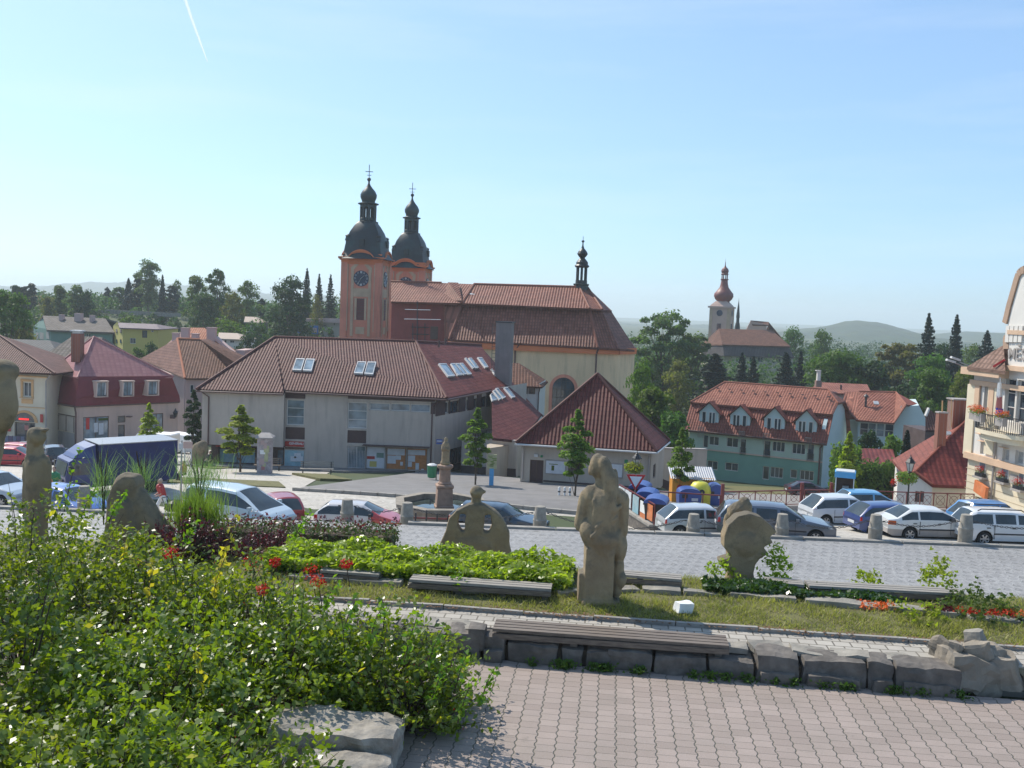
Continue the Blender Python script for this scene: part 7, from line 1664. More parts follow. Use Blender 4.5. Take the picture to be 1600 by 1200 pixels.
def yield_sign():
 p=onG(991,49.5,.3);top=at(991.5,741,49.5);H=top.z-p.z;t=thing('give_way_sign','red-edged white triangular give-way sign on a grey post','sign',p);m=MB();m.tube([(0,.03,0),(0,.03,H)],.035,8);m.build('post',M['steel'],t,world=0)
 def tri(r,y,c=0):return[(-r,y,H-.02+c),(r,y,H-.02+c),(0,y,H-.02-r*1.75+c)]
 m=MB();a,b_=tri(.5,0),tri(.5,.02);m.add(a+b_,[(0,2,1),(3,4,5),(0,1,4,3),(1,2,5,4),(2,0,3,5)]);m.build('rim',M['red_paint'],t,world=0);m=MB();m.add(tri(.33,-.006,-.095),[(0,2,1)]);m.build('face',M['white_paint'],t,world=0)
yield_sign()
def wall_plate(px,py,Y,w_,h,mat,label,name='sign_plate'):pass
t=thing('street_sign','small blue bracket sign on the shop corner by the drainpipe','sign',at(686,689,77));m=MB();p=at(686.5,688.5,77);m.box(p,(.5,.05,.2));m.box(p-V(0,0,.22),(.5,.05,.14));m.build('plate',M['bb_blue2']if 'bb_blue2' in M else M['blue_plastic'],t);m=MB();m.box(p-V(0,.03,.03),(.4,.01,.06));m.build('lettering',M['white_paint'],t)
# double-armed street light poking in at the right
t=thing('street_light','grey twin-headed street light arm poking out beside the cream town house roof','street light',at(1512,574,62));m=MB();m.tube([at(1534,584,62),at(1502,571,62),at(1490,566,62)],[.06,.05,.04],6);m.tube([at(1532,580,62),at(1500,566,62)],.04,6);m.tube([at(1534,584,62),V(at(1536,578,62).x,62,-7)],.09,8);m.build('arm',M['steel'],t)
for x0,y0,x1,y1 in((1479,562,1492,566),(1486,558,1500,563)):m=MB();m.bar(at(x0,y0,62),at(x1,y1,62),.3,.12);m.build('lamp_head',M['white_metal'],t)
# tall pole on the left, short chain post
p=onG(282,44);t=thing('flag_pole','tall thin grey pole with a small box, right of the blue lorry','pole',p);m=MB();m.tube([(0,0,0),(.02,0,at(284,688,44).z-p.z)],[.055,.035],8);m.build('pole',M['steel'],t,world=0);m=MB();m.box((.0,-.06,at(283,697,44).z-p.z),(.16,.1,.3));m.build('box',M['white_metal'],t,world=0)
p=onG(30.5,47);t=thing('chain_post','thin dark post on the far left of the sunny square','post',p);m=MB();m.tube([(0,0,0),(0,0,.85)],.05,6);m.lathe([(.06,.85),(.06,.9),(.02,.95)],(0,0,0),6);m.build('post',M['dark_metal'],t,world=0)
chain(p+V(0,0,.8),p+V(-3.0,-.3,.75),.2,'thin chain running left from the dark post on the square',lk=.07)
# plants tub by the lorry, small round sculpture boulder
def carved_boulder():
 p=onG(312,75);t=thing('carved_boulder','rough carved standing boulder beside the dark columnar tree on the far left verge','sculpture',p);sculpt('stone',[('e',(0,0,.5),(.62,.5,.7)),('e',(.1,0,1.1),(.5,.45,.65)),('e',(-.25,0,.9),(.35,.4,.7)),('e',(.5,0,.35),(.45,.4,.4)),('e',(.2,0,1.5),(.3,.3,.3))],.06,M['sandstone'],t,(0,0,0),1.15,offset=False)
carved_boulder()
t=thing('planter','leafy plant with purple flowers right behind the blue lorry box','plant',onG(249.5,56));blob_leaves(t,'leaves',V(0,0,.8),(.75,.6,.9),700,.18,'leaf_tree');blob_leaves(t,'blossom',V(-.1,0,1.75),(.35,.3,.3),90,.1,'leaf_purple');m=MB();m.lathe([(.45,0),(.5,.3)],(0,0,0),10);m.build('tub',M['gray_concrete'],t,world=0)
p=onG(293.5,72);t=thing('sign_post','small pinkish notice on two posts left of the carved boulder','sign',p);m=MB();m.box((-.25,0,1.0),(.07,.07,2.0));m.box((.25,0,1.0),(.07,.07,2.0));m.build('posts',M['white_metal'],t,world=0);m=MB();m.box((0,-.05,1.75),(.7,.05,.5));m.build('board',M['plaster_rose2'],t,world=0)
# ======== vehicles
M['lamp_orange2']=plain('lamp_orange2',(.5,.09,.02),.25,.1,12,coat=.4)
def car(p,rz,label,col,L=4.0,W=1.68,prof=None,wb=(-1.25,1.3),wr=.30,belt=.88,gh=(),name='parked_car',cat='car',plast=None,tail=(.62,.85,.18),spoke=6,pillars=(.08,),group=None,lampc='tail_red',lower=None,rails=False,hood_col=None,wagon=False,metal=.0):
 """prof: top line from rear to front [(x, z)...]; gh=(rear glass base x, roof rear x, roof front x, windscreen base x)"""
 t=thing(name,label,cat,p,rz,group);mp=paint('paint_'+label[:22].replace(' ','_'),col,metal=metal)
 xs=sorted(set([round(v,3)for v in list(np.linspace(-L/2,L/2,41))+[q[0]for q in prof]+[wx+wr*1.22*math.cos(a)for wx in wb for a in np.linspace(0,math.pi,9)]]));px_,pz_=[q[0]for q in prof],[q[1]for q in prof]
 cols=[]
 def endk(x):e=abs(x)/(L/2);return 1-.16*max(0,(e-.72)/.28)**2.2
 for x in xs:
  zt=float(np.interp(x,px_,pz_));zb=.22+.10*max(0,(abs(x)/(L/2)-.9)/.1)
  for wx in wb:
   d=abs(x-wx);Rr=wr*1.22
   if d<Rr:zb=max(zb,wr+math.sqrt(Rr*Rr-d*d))
  k=endk(x);hw=W/2*k;bz=min(belt,zt-.03);zz=[zb,max(zb+.01,.34),max(zb+.02,.52),max(zb+.03,.70),max(zb+.04,bz)];ww=[.95,.985,1.0,.995,.965]
  up=zt-zz[4];rt=[(zz[4]+up*.12,.95),(zz[4]+up*.80,.95-.16*min(1,up/.45)),(zz[4]+up*.93,.93-.20*min(1,up/.45)),(zt,.84-.26*min(1,up/.45))]
  side=[(a,b*hw)for a,b in zip(zz,ww)]+[(a,b*hw)for a,b in rt];crown=.035*min(1,up/.3+.4)
  cs=[(x,-w_,z)for z,w_ in side]+[(x,-side[-1][1]*.45,zt+crown*.8),(x,0,zt+crown),(x,side[-1][1]*.45,zt+crown*.8)]+[(x,w_,z)for z,w_ in side[::-1]];cols.append(cs)
 n=len(cols[0]);Pv=[q for c in cols for q in c];parts={}
 def put(k,f):parts.setdefault(k,[]).append(f)
 g0,g1,g2,g3=gh;th,tz,tl=tail
 for i in range(len(xs)-1):
  xm=(xs[i]+xs[i+1])/2
  for j in range(n-1):
   f=(i*n+j,(i+1)*n+j,(i+1)*n+j+1,i*n+j+1);row=j if j<n//2 else n-2-j;z=sum(Pv[q][2]for q in f)/4;zt=float(np.interp(xm,px_,pz_));key='body'
   if row==5 and g0+.12<xm<g3-.22 and zt>belt+.2 and all(abs(xm-q)>.045 for q in pillars):key='side_window'
   if row>=8 and g2+.05<xm<g3-.02:key='windscreen'
   if row>=8 and g0+.02<xm<g1-.04:key='rear_window'
   if row in(0,1)and plast:key='bumper'
   if xm<-L/2+tl and row in(2,3,4)and th<z<tz:key='tail_light'
   if xm>L/2-.32 and row in(3,4)and.52<z<.78:key='headlight'
   if hood_col and xm>g3-.35 and key=='body':key='bonnet'
   put(key,f)
 for ci,s in((0,1),(len(cols)-1,-1)):
  c=[ci*n+j for j in range(n)]
  for j in range(n//2):
   f=(c[j],c[j+1],c[n-2-j],c[n-1-j]);f=f if s>0 else f[::-1];z=sum(Pv[q][2]for q in f)/4
   put('bumper' if(z<.5 and plast)else 'body',f)
 mats={'body':mp,'side_window':M['glass_car'],'windscreen':M['glass_car'],'rear_window':M['glass_car'],'bumper':M[plast]if plast else mp,'tail_light':M[lampc],'headlight':M['lamp_clear'],'bonnet':hood_col}
 for k,fs in parts.items():
  if not fs:continue
  used=sorted(set(q for f in fs for q in f));mp_={q:i for i,q in enumerate(used)}
  if k in('tail_light','headlight','side_window'):
   for sd in(-1,1):
    f2=[f for f in fs if(sum(Pv[q][1]for q in f))*sd>0]
    if not f2:continue
    u2=sorted(set(q for f in f2 for q in f));m2={q:i for i,q in enumerate(u2)};m=MB();m.add([Pv[q]for q in u2],[[m2[q]for q in f]for f in f2]);m.build(k,mats[k],t,world=False,smooth=1,auto=45)
   continue
  m=MB();m.add([Pv[q]for q in used],[[mp_[q]for q in f]for f in fs]);m.build(k,mats[k],t,world=False,smooth=1,auto=38)
 m=MB();m.box(((wb[0]+wb[1])/2,0,.42),(L*.86,W*.84,.42));
 for wx in wb:m.box((wx,0,.55),(wr*2.5,W*.8,.5))
 m.build('underbody',M['rubber'],t,world=0)
 for wx in wb:
  for s in(-1,1):
   y=s*(W/2-.12);m=MB();m.lathe([(wr*.62,-.1),(wr*.95,-.1),(wr,-.06),(wr,.06),(wr*.95,.1),(wr*.62,.1)],(0,0,0),20);ty=m.build('wheel',M['rubber'],t,world=False,smooth=1,auto=40);ty.location=(wx,y,wr);ty.rotation_euler=(R(90),0,0)
   m=MB();m.lathe([(wr*.66,-.015),(wr*.66,.02),(wr*.58,.005)],(0,0,-s*.09),16)
   for q in range(spoke):a=q*6.283/spoke;m.bar((0,0,-s*.105),(math.cos(a)*wr*.62,math.sin(a)*wr*.62,-s*.1),wr*.2,.03)
   m.build('rim',M['rim'],ty,world=False)
 for s in(-1,1):
  m=MB();m.box((g3-.38,s*(W/2+.06),belt+.1),(.12,.18,.13));m.build('mirror',mp if not plast else M['dark_plastic'],t,world=0)
  m=MB()
  for q in(pillars[0]-.25,)+((pillars[0]+.85,)if len(pillars)>1 or True else()):m.box((q,s*(W/2*.985+.01),belt-.1),(.16,.03,.035))
  m.build('door_handle',M['dark_plastic'],t,world=0)
  m=MB();m.box(((wb[0]+wb[1])/2,s*W/2*1.0,.53),(wb[1]-wb[0]-wr*2.6,.03,.06));m.build('side_trim',M['dark_plastic'],t,world=0)
  m=MB()
  for q in(pillars[0]-.02,g3-.45,(wb[0]+.42)):m.box((q,s*W/2*.995,(belt+.3)/2),(.012,.012,belt-.32))
  m.build('door_gap',M['rubber'],t,world=0)
  if rails:m=MB();m.tube([(g1+.15,s*W*.34,pz_[3]+.02),(g1+.3,s*W*.34,pz_[3]+.09),(g2-.1,s*W*.34,pz_[3]+.09),(g2+.05,s*W*.34,pz_[3]+.0)],.025,5);m.build('roof_rail',M['black_paint'],t,world=0)
 for x,rx in((-L/2-.01,.56),(L/2+.01,.42)):m=MB();m.box((x,0,rx),(.03,.5,.12));m.build('number_plate',M['plate'],t,world=0)
 m=MB();m.box((L/2-.0,0,.6),(.05,W*.42,.12));m.build('grille',M['black_paint'],t,world=0)
 return t
HATCH=lambda L,h=1.42,hb=.86:dict(L=L,prof=[(-L/2,.62),(-L/2+.03,.90),(-L/2+.42,1.24),(-L/2+.62,h-.03),(-.2,h),(.28,h-.04),(1.02,.98),(L/2-.35,.83),(L/2-.08,.70),(L/2,.55)],gh=(-L/2+.03,-L/2+.62,.28,1.02),wb=(-L/2+.68,L/2-.72),pillars=(-.15,))
WAG=lambda L,h=1.45:dict(L=L,prof=[(-L/2,.60),(-L/2+.03,.92),(-L/2+.36,h-.1),(-L/2+.55,h-.02),(-.3,h),(.38,h-.04),(1.2,.98),(L/2-.35,.82),(L/2-.08,.68),(L/2,.55)],gh=(-L/2+.03,-L/2+.45,.38,1.2),wb=(-L/2+.85,L/2-.85),pillars=(-.95,.02))
SAL=lambda L,h=1.38:dict(L=L,prof=[(-L/2,.60),(-L/2+.02,.90),(-L/2+.40,.97),(-L/2+1.05,h-.04),(-.35,h),(.28,h-.03),(1.05,.96),(L/2-.35,.80),(L/2-.08,.68),(L/2,.5)],gh=(-L/2+.42,-L/2+1.05,.28,1.05),wb=(-L/2+.95,L/2-.85),pillars=(-.75,.0))
car(onG(372,39.9),R(-24),'large silver-blue people carrier facing right on the left of the road',(.47,.55,.60),W=1.85,L=4.85,prof=[(-2.42,.62),(-2.39,1.0),(-2.2,1.62),(-2.0,1.74),(-.4,1.77),(.45,1.70),(1.75,1.02),(2.1,.90),(2.36,.72),(2.42,.55)],gh=(-2.39,-2.1,.45,1.75),wb=(-1.4,1.5),wr=.33,belt=1.02,pillars=(-1.1,.0),metal=.2)
car(onG(438,45.5),R(118),'small red hatchback seen from behind beyond the people carrier',(.30,.022,.03),W=1.6,**HATCH(3.6,1.42))
car(onG(561,42.6),R(-3),'old hatchback with white body and red bonnet, between two bollards',(.52,.50,.50),W=1.62,hood_col=paint('paint_red_bonnet',(.45,.04,.035)),plast='dark_plastic',**HATCH(3.85,1.40))
car(onG(779,43.8),R(-13),'dark teal-blue hatchback beside the fountain, facing right',(.008,.028,.055),W=1.7,tail=(.66,1.0,.12),**HATCH(4.5,1.46))
car(onG(1096,42.6),R(9),'silver five-door hatchback with red tail light beside the recycling banks',(.50,.52,.54),W=1.64,metal=.2,tail=(.66,.9,.13),plast=None,**HATCH(3.95,1.42))
car(onG(1208,40.6),R(-7),'dark grey-blue estate car behind the carved head sculpture',(.13,.15,.19),W=1.72,metal=.3,tail=(.62,.98,.13),**WAG(4.9,1.50))
car(onG(1316,46.8),R(12),'white three-door hatchback with high red tail light near the phone booth',(.62,.64,.66),W=1.7,tail=(.86,1.25,.22),**HATCH(4.1,1.46))
car(onG(1392,43.4),R(12),'dark blue hatchback squeezed between the white hatchback and the white saloon',(.03,.06,.20),W=1.64,tail=(.62,.86,.13),plast=None,**HATCH(4.1,1.40))
car(onG(1448,41.8),R(4),'white saloon with grey bumper and orange-red tail lamp, right half of the row',(.66,.66,.64),W=1.7,plast='gray_concrete',lampc='lamp_orange2',tail=(.66,.84,.28),**SAL(4.3))
car(onG(1358,51.5),R(5),'light blue car of which only the roof shows behind the white hatchback',(.10,.30,.52),W=1.66,**HATCH(4.0,1.46))
car(onG(1570,41.0),R(2),'white estate car with black roof rails at the right edge',(.68,.69,.70),W=1.66,tail=(.66,1.0,.08),rails=True,**WAG(4.4,1.46))
car(onG(1548,46.0),R(14),'bright blue car mostly hidden behind the white estate car',(.05,.20,.45),W=1.66,**HATCH(4.2,1.5))
car(onG(1259,91),R(3),'small dark saloon parked far off in the yard behind the ring fence',(.035,.012,.03),W=1.6,**SAL(3.9,1.36))
car(onG(108,40.6),R(-28),'small shiny blue car in front of the lorry',(.04,.12,.40),W=1.66,**HATCH(3.8,1.42))
car(onG(22,66.5),R(4),'red saloon at the left edge, nearer of the two red cars',(.50,.02,.03),W=1.66,**SAL(4.1))
car(onG(16,71.5),R(175),'red hatchback behind the red saloon at the left edge',(.48,.03,.02),W=1.64,**HATCH(4.0,1.45))
car(onG(38,76),R(175),'dark grey car behind the red hatchback at the left',(.03,.035,.05),W=1.66,**SAL(4.2))
car(onG(84,70.5),R(120),'dark blue-black hatchback just right of the slim standing statue',(.015,.018,.035),W=1.68,**HATCH(4.0,1.46))
car(onG(-8,44),R(-20),'silver-blue car cut off by the left edge behind the bush',(.35,.42,.50),W=1.7,**HATCH(4.1,1.45))
M['lorry_blue']=paint('lorry_blue',(.02,.035,.16),.35,.5);M['lorry_tarp']=plain('lorry_tarp',(.014,.022,.10),.45,.2,1.5,(.03,.04,.12),.4)
def lorry():
 p=onG(160,50);t=thing('lorry','dark blue box lorry with sloping roof deflector behind the blue car','lorry',p,R(-139));t.scale=(1.0,1.0,.98);B=lambda m,n,mt:m.build(n,M[mt],t,world=0)
 m=MB();m.box((-1.5,0,1.72),(4.1,2.3,2.15));b=B(m,'cargo_box','lorry_tarp');m=MB();m.box((-1.5,0,2.81),(4.14,2.34,.05));m.build('roof_panel',M['steel'],b,world=False)
 m=MB();P=[(x,y,z)for y in(-1.0,1.0)for x,z in((.62,.55),(2.1,.55),(2.14,1.15),(1.95,1.98),(1.75,2.1),(.62,2.1))];m.add(P,[tuple(range(6)),tuple(range(6,12))[::-1]]+[(i,6+i,6+(i+1)%6,(i+1)%6)for i in range(6)]);B(m,'cab','lorry_blue')
 m=MB();P=[]
 for y,s in((-.98,1),(.98,1)):P+=[(.65,y,2.1),(1.72,y*.9,2.12),(1.55,y*.85,2.3),(1.1,y*.85,2.62),(.65,y*.95,2.78)]
 m.add(P,[tuple(range(5)),tuple(range(5,10))[::-1]]+[(i,5+i,5+(i+1)%5,(i+1)%5)for i in range(5)]);B(m,'roof_deflector','lorry_blue')
 m=MB();m.add([(2.155,-.88,1.22),(2.155,.88,1.22),(1.99,.84,1.9),(1.99,-.84,1.9)],[(0,1,2,3)]);B(m,'windscreen','glass')
 for s in(-1,1):
  m=MB();m.add([(.95,s*1.01,1.25),(1.95,s*1.01,1.25),(1.85,s*1.01,1.85),(.95,s*1.01,1.85)],[(0,1,2,3)]);B(m,'side_window','glass');m=MB();m.box((2.0,s*1.2,1.6),(.08,.2,.4));B(m,'mirror','black_paint')
  m=MB();m.box((2.13,s*.78,.72),(.06,.3,.16));B(m,'headlight','lamp_clear')
  for x in(1.35,-2.3):m=MB();m.lathe([(.2,-.12),(.4,-.12),(.42,0),(.4,.12),(.2,.12)],(0,0,0),18);o=B(m,'wheel','rubber');o.location=(x,s*.98,.42);o.rotation_euler=(R(90),0,0)
 m=MB();m.box((-.6,0,.55),(5.4,.8,.2));m.box((2.1,0,.5),(.12,2.0,.28));B(m,'chassis','black_paint');m=MB();m.box((2.17,0,.95),(.03,1.3,.14));B(m,'grille','black_paint')
lorry()
def van(p,rz,label,txt=True,col='white_paint',sc=1.0):
 t=thing('delivery_van',label,'van',p,rz);t.scale=(sc,)*3;B=lambda m,n,mt:m.build(n,M[mt],t,world=0);m=MB();pr=[(-2.4,.4),(-2.4,2.2),(-2.3,2.3),(.75,2.32),(1.1,2.25),(1.75,1.35),(2.35,1.1),(2.45,.4)];k=len(pr)
 m.add([(x,y,z)for y in(-.95,.95)for x,z in pr],[tuple(range(k)),tuple(range(k,2*k))[::-1]]+[(i,k+i,k+(i+1)%k,(i+1)%k)for i in range(k)]);B(m,'body',col)
 m=MB();m.add([(1.15,-.85,2.2),(1.15,.85,2.2),(1.78,.88,1.38),(1.78,-.88,1.38)],[(0,3,2,1)]);[q for q in range(1)];o=B(m,'windscreen','glass');o.location=(.02,0,.02)
 for s in(-1,1):
  m=MB();m.add([(.7,s*.96,1.35),(1.5,s*.96,1.35),(1.1,s*.96,2.05),(.7,s*.96,2.05)],[(0,1,2,3)]);B(m,'side_window','glass')
  for x in(1.55,-1.55):m=MB();m.lathe([(.15,-.1),(.34,-.1),(.34,.1),(.15,.1)],(0,0,0),16);o=B(m,'wheel','rubber');o.location=(x,s*.9,.34);o.rotation_euler=(R(90),0,0)
 if txt:
  m=MB();m.box((-.2,.965,1.45),(.5,.01,.6),rz=0);m.box((.15,.965,1.35),(.3,.01,.35));B(m,'emblem','yellow_plastic');text_obj('lettering','GS',.75,M['black_paint'],(-1.25,.97,1.5),(R(90),0,R(180)),t,.005)
  t.children[-1].location=(-1.25,.97,1.5)
 else:m=MB();m.box((.4,.965,1.7),(2.2,.01,.3),ry=.1);B(m,'stripe','red_sign')
 return t
van(onG(238,89),R(172),'white van lettered GS behind the young tree and lorry',True,sc=.95);van(onG(275,96),R(150),'white van with red stripe parked behind the GS van',False,sc=.9)
# people
def person(p,rz,label,H,top,bottom,hair='hair',pose='walk',skin='skin',extra=None):
 t=thing('person',label,'person',p,rz);s=H/1.72;lean=.12 if pose=='walk' else 0;st=.22 if pose=='walk' else.05
 if pose=='sit':L=[('c',(-.1,0,.52),(-.11,-.42,.5),.09,.075),('c',(-.11,-.42,.5),(-.11,-.45,.08),.07,.05),('c',(.1,0,.52),(.11,-.42,.5),.09,.075),('c',(.11,-.42,.5),(.11,-.45,.08),.07,.05)];z=-.42
 else:L=[('c',(-.09,0,.92),(-.1,-st,.5),.095,.07),('c',(-.1,-st,.5),(-.1,-st*.8,.07),.065,.045),('c',(.09,0,.92),(.1,st*.6,.5),.095,.07),('c',(.1,st*.6,.5),(.1,st*1.3,.08),.065,.045),('e',(-.1,-st*.8-.06,.04),(.05,.13,.045)),('e',(.1,st*1.3-.06,.04),(.05,.13,.045))];z=0
 T=[('c',(0,0,.98+z),(0,-lean,1.36+z),.15,.17),('c',(-.1,-lean,1.38+z),(.1,-lean,1.38+z),.1,.1)];A=[('c',(-.2,-lean,1.38+z),(-.25,-.05,1.12+z),.055,.045),('c',(-.25,-.05,1.12+z),(-.2,-.28,1.0+z),.042,.032),('c',(.2,-lean,1.38+z),(.25,-.05,1.12+z),.055,.045),('c',(.25,-.05,1.12+z),(.2,-.26,.98+z),.042,.032)]
 H_=[('c',(0,-lean,1.45+z),(0,-lean,1.55+z),.055,.055),('e',(0,-lean-.01,1.63+z),(.078,.095,.115)),('e',(0,-lean-.11,1.61+z),(.018,.03,.03))]
 Hn=[]
 for sx in(-1,1):
  hx,hy,hz=sx*.2,-.3,.98+z;Hn.append(('e',(hx,hy,hz),(.035,.05,.02)))
  for q in range(4):Hn.append(('c',(hx-.027+q*.018,hy-.03,hz),(hx-.03+q*.02,hy-.09+abs(q-1.5)*.008,hz-.02),.009,.008))
  Hn.append(('c',(hx-sx*.03,hy,hz),(hx-sx*.055,hy-.04,hz),.01,.008))
 sculpt('body',L+T+A+H_+Hn,.014,M[skin],t,(0,0,0),s,disp=0,smooth=3,offset=False)
 g=lambda l,k:[q[:3]+tuple(v*k for v in q[3:5])if q[0]=='c' else q for q in l]
 sculpt('shirt',g(T,1.13)+g([A[0],A[2]],1.35),.022,M[top],t,(0,0,0),s,disp=0,smooth=3,offset=False);sculpt('trousers',g(L[:4],1.18)+[('e',(0,0,.95+z),(.18,.15,.12))],.022,M[bottom],t,(0,0,0),s,disp=0,smooth=3,offset=False)
 sculpt('hair',[('e',(0,-lean+.02,1.67+z),(.088,.1,.1))],.02,M[hair],t,(0,0,0),s,disp=0,smooth=2,offset=False)
 return t
person(onG(254,44.6),R(-65),'person in red shirt with fair hair walking right beside the lorry',1.72,'red_sign','white_paint','sand_roof')
person(onG(85,46.5),R(20),'person in green top standing left of the lorry cab',1.7,'green_bin','dark_plastic');person(onG(77,45.5),R(-10),'shorter person in orange top left of the lorry cab',1.45,'orange_sign','dark_plastic')
person(onG(287,58),R(-30),'person in orange-brown top seated near the thin pole',1.65,'orange_sign','dark_plastic',pose='sit');person(onG(328,74),R(-30),'dark-clothed person sitting at the foot of the shop pillar',1.65,'black_paint','dark_plastic',pose='sit')
t=thing('pushchair','small black pushchair in front of the person in red','pushchair',onG(268,43.8),R(-20));m=MB();m.box((0,0,.5),(.5,.4,.3),ry=.3);m.lathe([(.28,0),(.25,.12),(.1,.22)],(.1,0,.62),10);m.build('seat',M['black_paint'],t,world=0);m=MB();m.tube([(-.4,.2,.95),(-.1,.2,.4),(.3,.2,.12)],.02,5);m.tube([(-.4,-.2,.95),(-.1,-.2,.4),(.3,-.2,.12)],.02,5);m.tube([(-.4,.2,.95),(-.4,-.2,.95)],.02,5);m.build('frame',M['dark_metal'],t,world=0)
for x,y in((.32,.22),(.32,-.22),(-.25,.22),(-.25,-.22)):m=MB();m.lathe([(.1,-.02),(.12,0),(.1,.02)],(0,0,0),12);o=m.build('wheel',M['rubber'],t,world=0);o.location=(x,y,.12);o.rotation_euler=(R(90),0,0)
# ======== terrace: walls, benches, sculptures
from mathutils import noise as _no
def rough_block(m,c,d,rz,amp=.018,seed=0,nx=5,ny=3,nz=3,tilt=0):
 """split stone: subdivided box with uneven faces"""
 rg=V(seed*3.1,seed*1.7,0);M3=Matrix.Rotation(rz,3,'Z')@Matrix.Rotation(tilt,3,'Y');idx={}
 def vid(i,j,k):
  if(i,j,k)in idx:return idx[i,j,k]
  x,y,z=i/nx-.5,j/ny-.5,k/nz-.5;e=sum(1 for q in(abs(x),abs(y),abs(z))if q>.49);sh=1-.05*max(0,e-1);p=V(x*d[0]*(1-.03*(e>1)),y*d[1]*sh,z*d[2]*sh)
  n=_no.noise_vector(p*7+rg);n2=_no.noise_vector(p*2.2+rg*2);p=p+n*amp+n2*amp*1.4;q=Vector(c)+M3@p;m.v.append(tuple(q));idx[i,j,k]=len(m.v)-1;return idx[i,j,k]
 F=[]
 for i in range(nx):
  for j in range(ny):F+=[(vid(i,j,0),vid(i,j+1,0),vid(i+1,j+1,0),vid(i+1,j,0)),(vid(i,j,nz),vid(i+1,j,nz),vid(i+1,j+1,nz),vid(i,j+1,nz))]
  for k in range(nz):F+=[(vid(i,0,k),vid(i+1,0,k),vid(i+1,0,k+1),vid(i,0,k+1)),(vid(i,ny,k),vid(i,ny,k+1),vid(i+1,ny,k+1),vid(i+1,ny,k))]
 for j in range(ny):
  for k in range(nz):F+=[(vid(0,j,k),vid(0,j,k+1),vid(0,j+1,k+1),vid(0,j+1,k)),(vid(nx,j,k),vid(nx,j+1,k),vid(nx,j+1,k+1),vid(nx,j,k+1))]
 m.f+=[list(f)for f in F];m.m+=[0]*len(F)
rgn=random.Random(5)
t=thing('stone_wall','low wall of rough grey-brown stone blocks between the pink paving and the path','wall',uvp(0,10.8));m=MB();u=-8.0;k=0
while u<3.55:
 L=rgn.choice([.28,.42,.5,.62,.68,.72]);low=-1.30<u<1.42;top=.20 if low else.285;c=uvp(u+L/2,10.84+rgn.uniform(-.02,.02),top/2-.02);rough_block(m,c,(L-.025,.36,top+.06+rgn.uniform(-.02,.02)),-TA+rgn.uniform(-.04,.04),.024,k,7,4,4);u+=L;k+=1
 if not low and rgn.random()<.7:c=uvp(u-L/2,10.75,.06);rough_block(m,c,(L*.8,.34,.14),-TA,.02,k+50)
m.build('stone',M['granite'],t);m=MB()
for i in range(26):
 u=-8+i*.45
 if-1.35<u<1.45:continue
 rough_block(m,uvp(u,10.96+rgn.uniform(-.02,.04),.27),(.42,.3,.06),-TA+rgn.uniform(-.2,.2),.02,i+90,3,3,1)
m.build('coping',M['stone_gray'],t)
m=MB();rough_block(m,uvp(-1.42,10.80,.22),(.20,.26,.26),-TA,.01,301);rough_block(m,uvp(-1.62,10.72,.17),(.16,.14,.16),-TA,.01,302);m.build('end_block',M['granite'],t)
m=MB();m.prism([tuple(uvp(a,b).xy)for a,b in((-8,10.74),(3.5,10.74),(3.5,11.0),(-8,11.0))],-.1,.17);m.build('mortar',M['soil'],t)
def plank_bench(u0,v0,u1,v1,z,n,label,mat='wood_gray',legs=.12,wd=.075):
 a,b=uvp(u0,v0,z),uvp(u1,v1,z);t=thing('plank_bench',label,'bench',(a+b)/2-V(0,0,z));d=(b-a).normalized();nn=V(-d.y,d.x,0)
 for i in range(n):m=MB();o=nn*((i-(n-1)/2)*(wd+.022));m.bar(a+o,b+o,wd,.035);q=m.build('slat',M[mat],t);
 m=MB();m.bar(a-nn*(n*(wd+.02)/2-.01)-V(0,0,.065),b-nn*(n*(wd+.02)/2-.01)-V(0,0,.05),.035,.06);m.build('front_board',M['wood_dark'],t)
 for s in(.04,.35,.66,.96):m=MB();q=a+(b-a)*s;m.box(q-V(0,0,legs/2+.025),(.08,n*wd*.9,legs),rz=math.atan2(d.y,d.x));m.build('leg',M['granite'],t)
plank_bench(-1.24,10.88,1.43,10.88,.345,4,'long dark plank bench on the stone wall in the foreground','wood_dark',.12)
plank_bench(-2.5,12.14,-.66,12.14,.47,3,'grey plank bench along the front of the lime-green bed, left of the standing sculpture',legs=.2)
plank_bench(-3.75,12.35,-2.95,12.33,.45,3,'short grey plank bench left of the first one, by the red berries',legs=.2)
plank_bench(.2,13.05,1.05,13.0,.47,3,'grey plank bench just right of the standing sculpture, facing the road',legs=.2)
plank_bench(2.75,13.2,4.8,13.3,.45,3,'long grey plank bench at the far right of the lawn',legs=.2);plank_bench(2.2,13.25,2.7,13.22,.45,3,'grey plank bench end showing right of the head sculpture',legs=.2)
# rough edging stones between lawn and beds
t=thing('stone_edging','line of weathered flat stones edging the planting beds across the lawn','edging',uvp(0,12.5));m=MB();pts=[(-4.2,12.22),(-2.6,12.2),(-.7,12.25),(.5,12.78),(1.6,12.75),(2.6,12.7),(3.6,12.6),(4.6,12.5),(6.5,12.45)]
for i in range(len(pts)-1):
 (a,b),(c,d)=pts[i],pts[i+1];n=max(1,int((c-a)/.55))
 for j in range(n):s=(j+.5)/n;rough_block(m,uvp(a+(c-a)*s,b+(d-b)*s+rgn.uniform(-.05,.05),.325+rgn.uniform(-.02,.015)),((c-a)/n*rgn.uniform(.8,1.0),.2,.13),-TA+math.atan2(d-b,c-a),.016,i*9+j,4,2,2)
m.build('stone',M['stone_gray'],t)
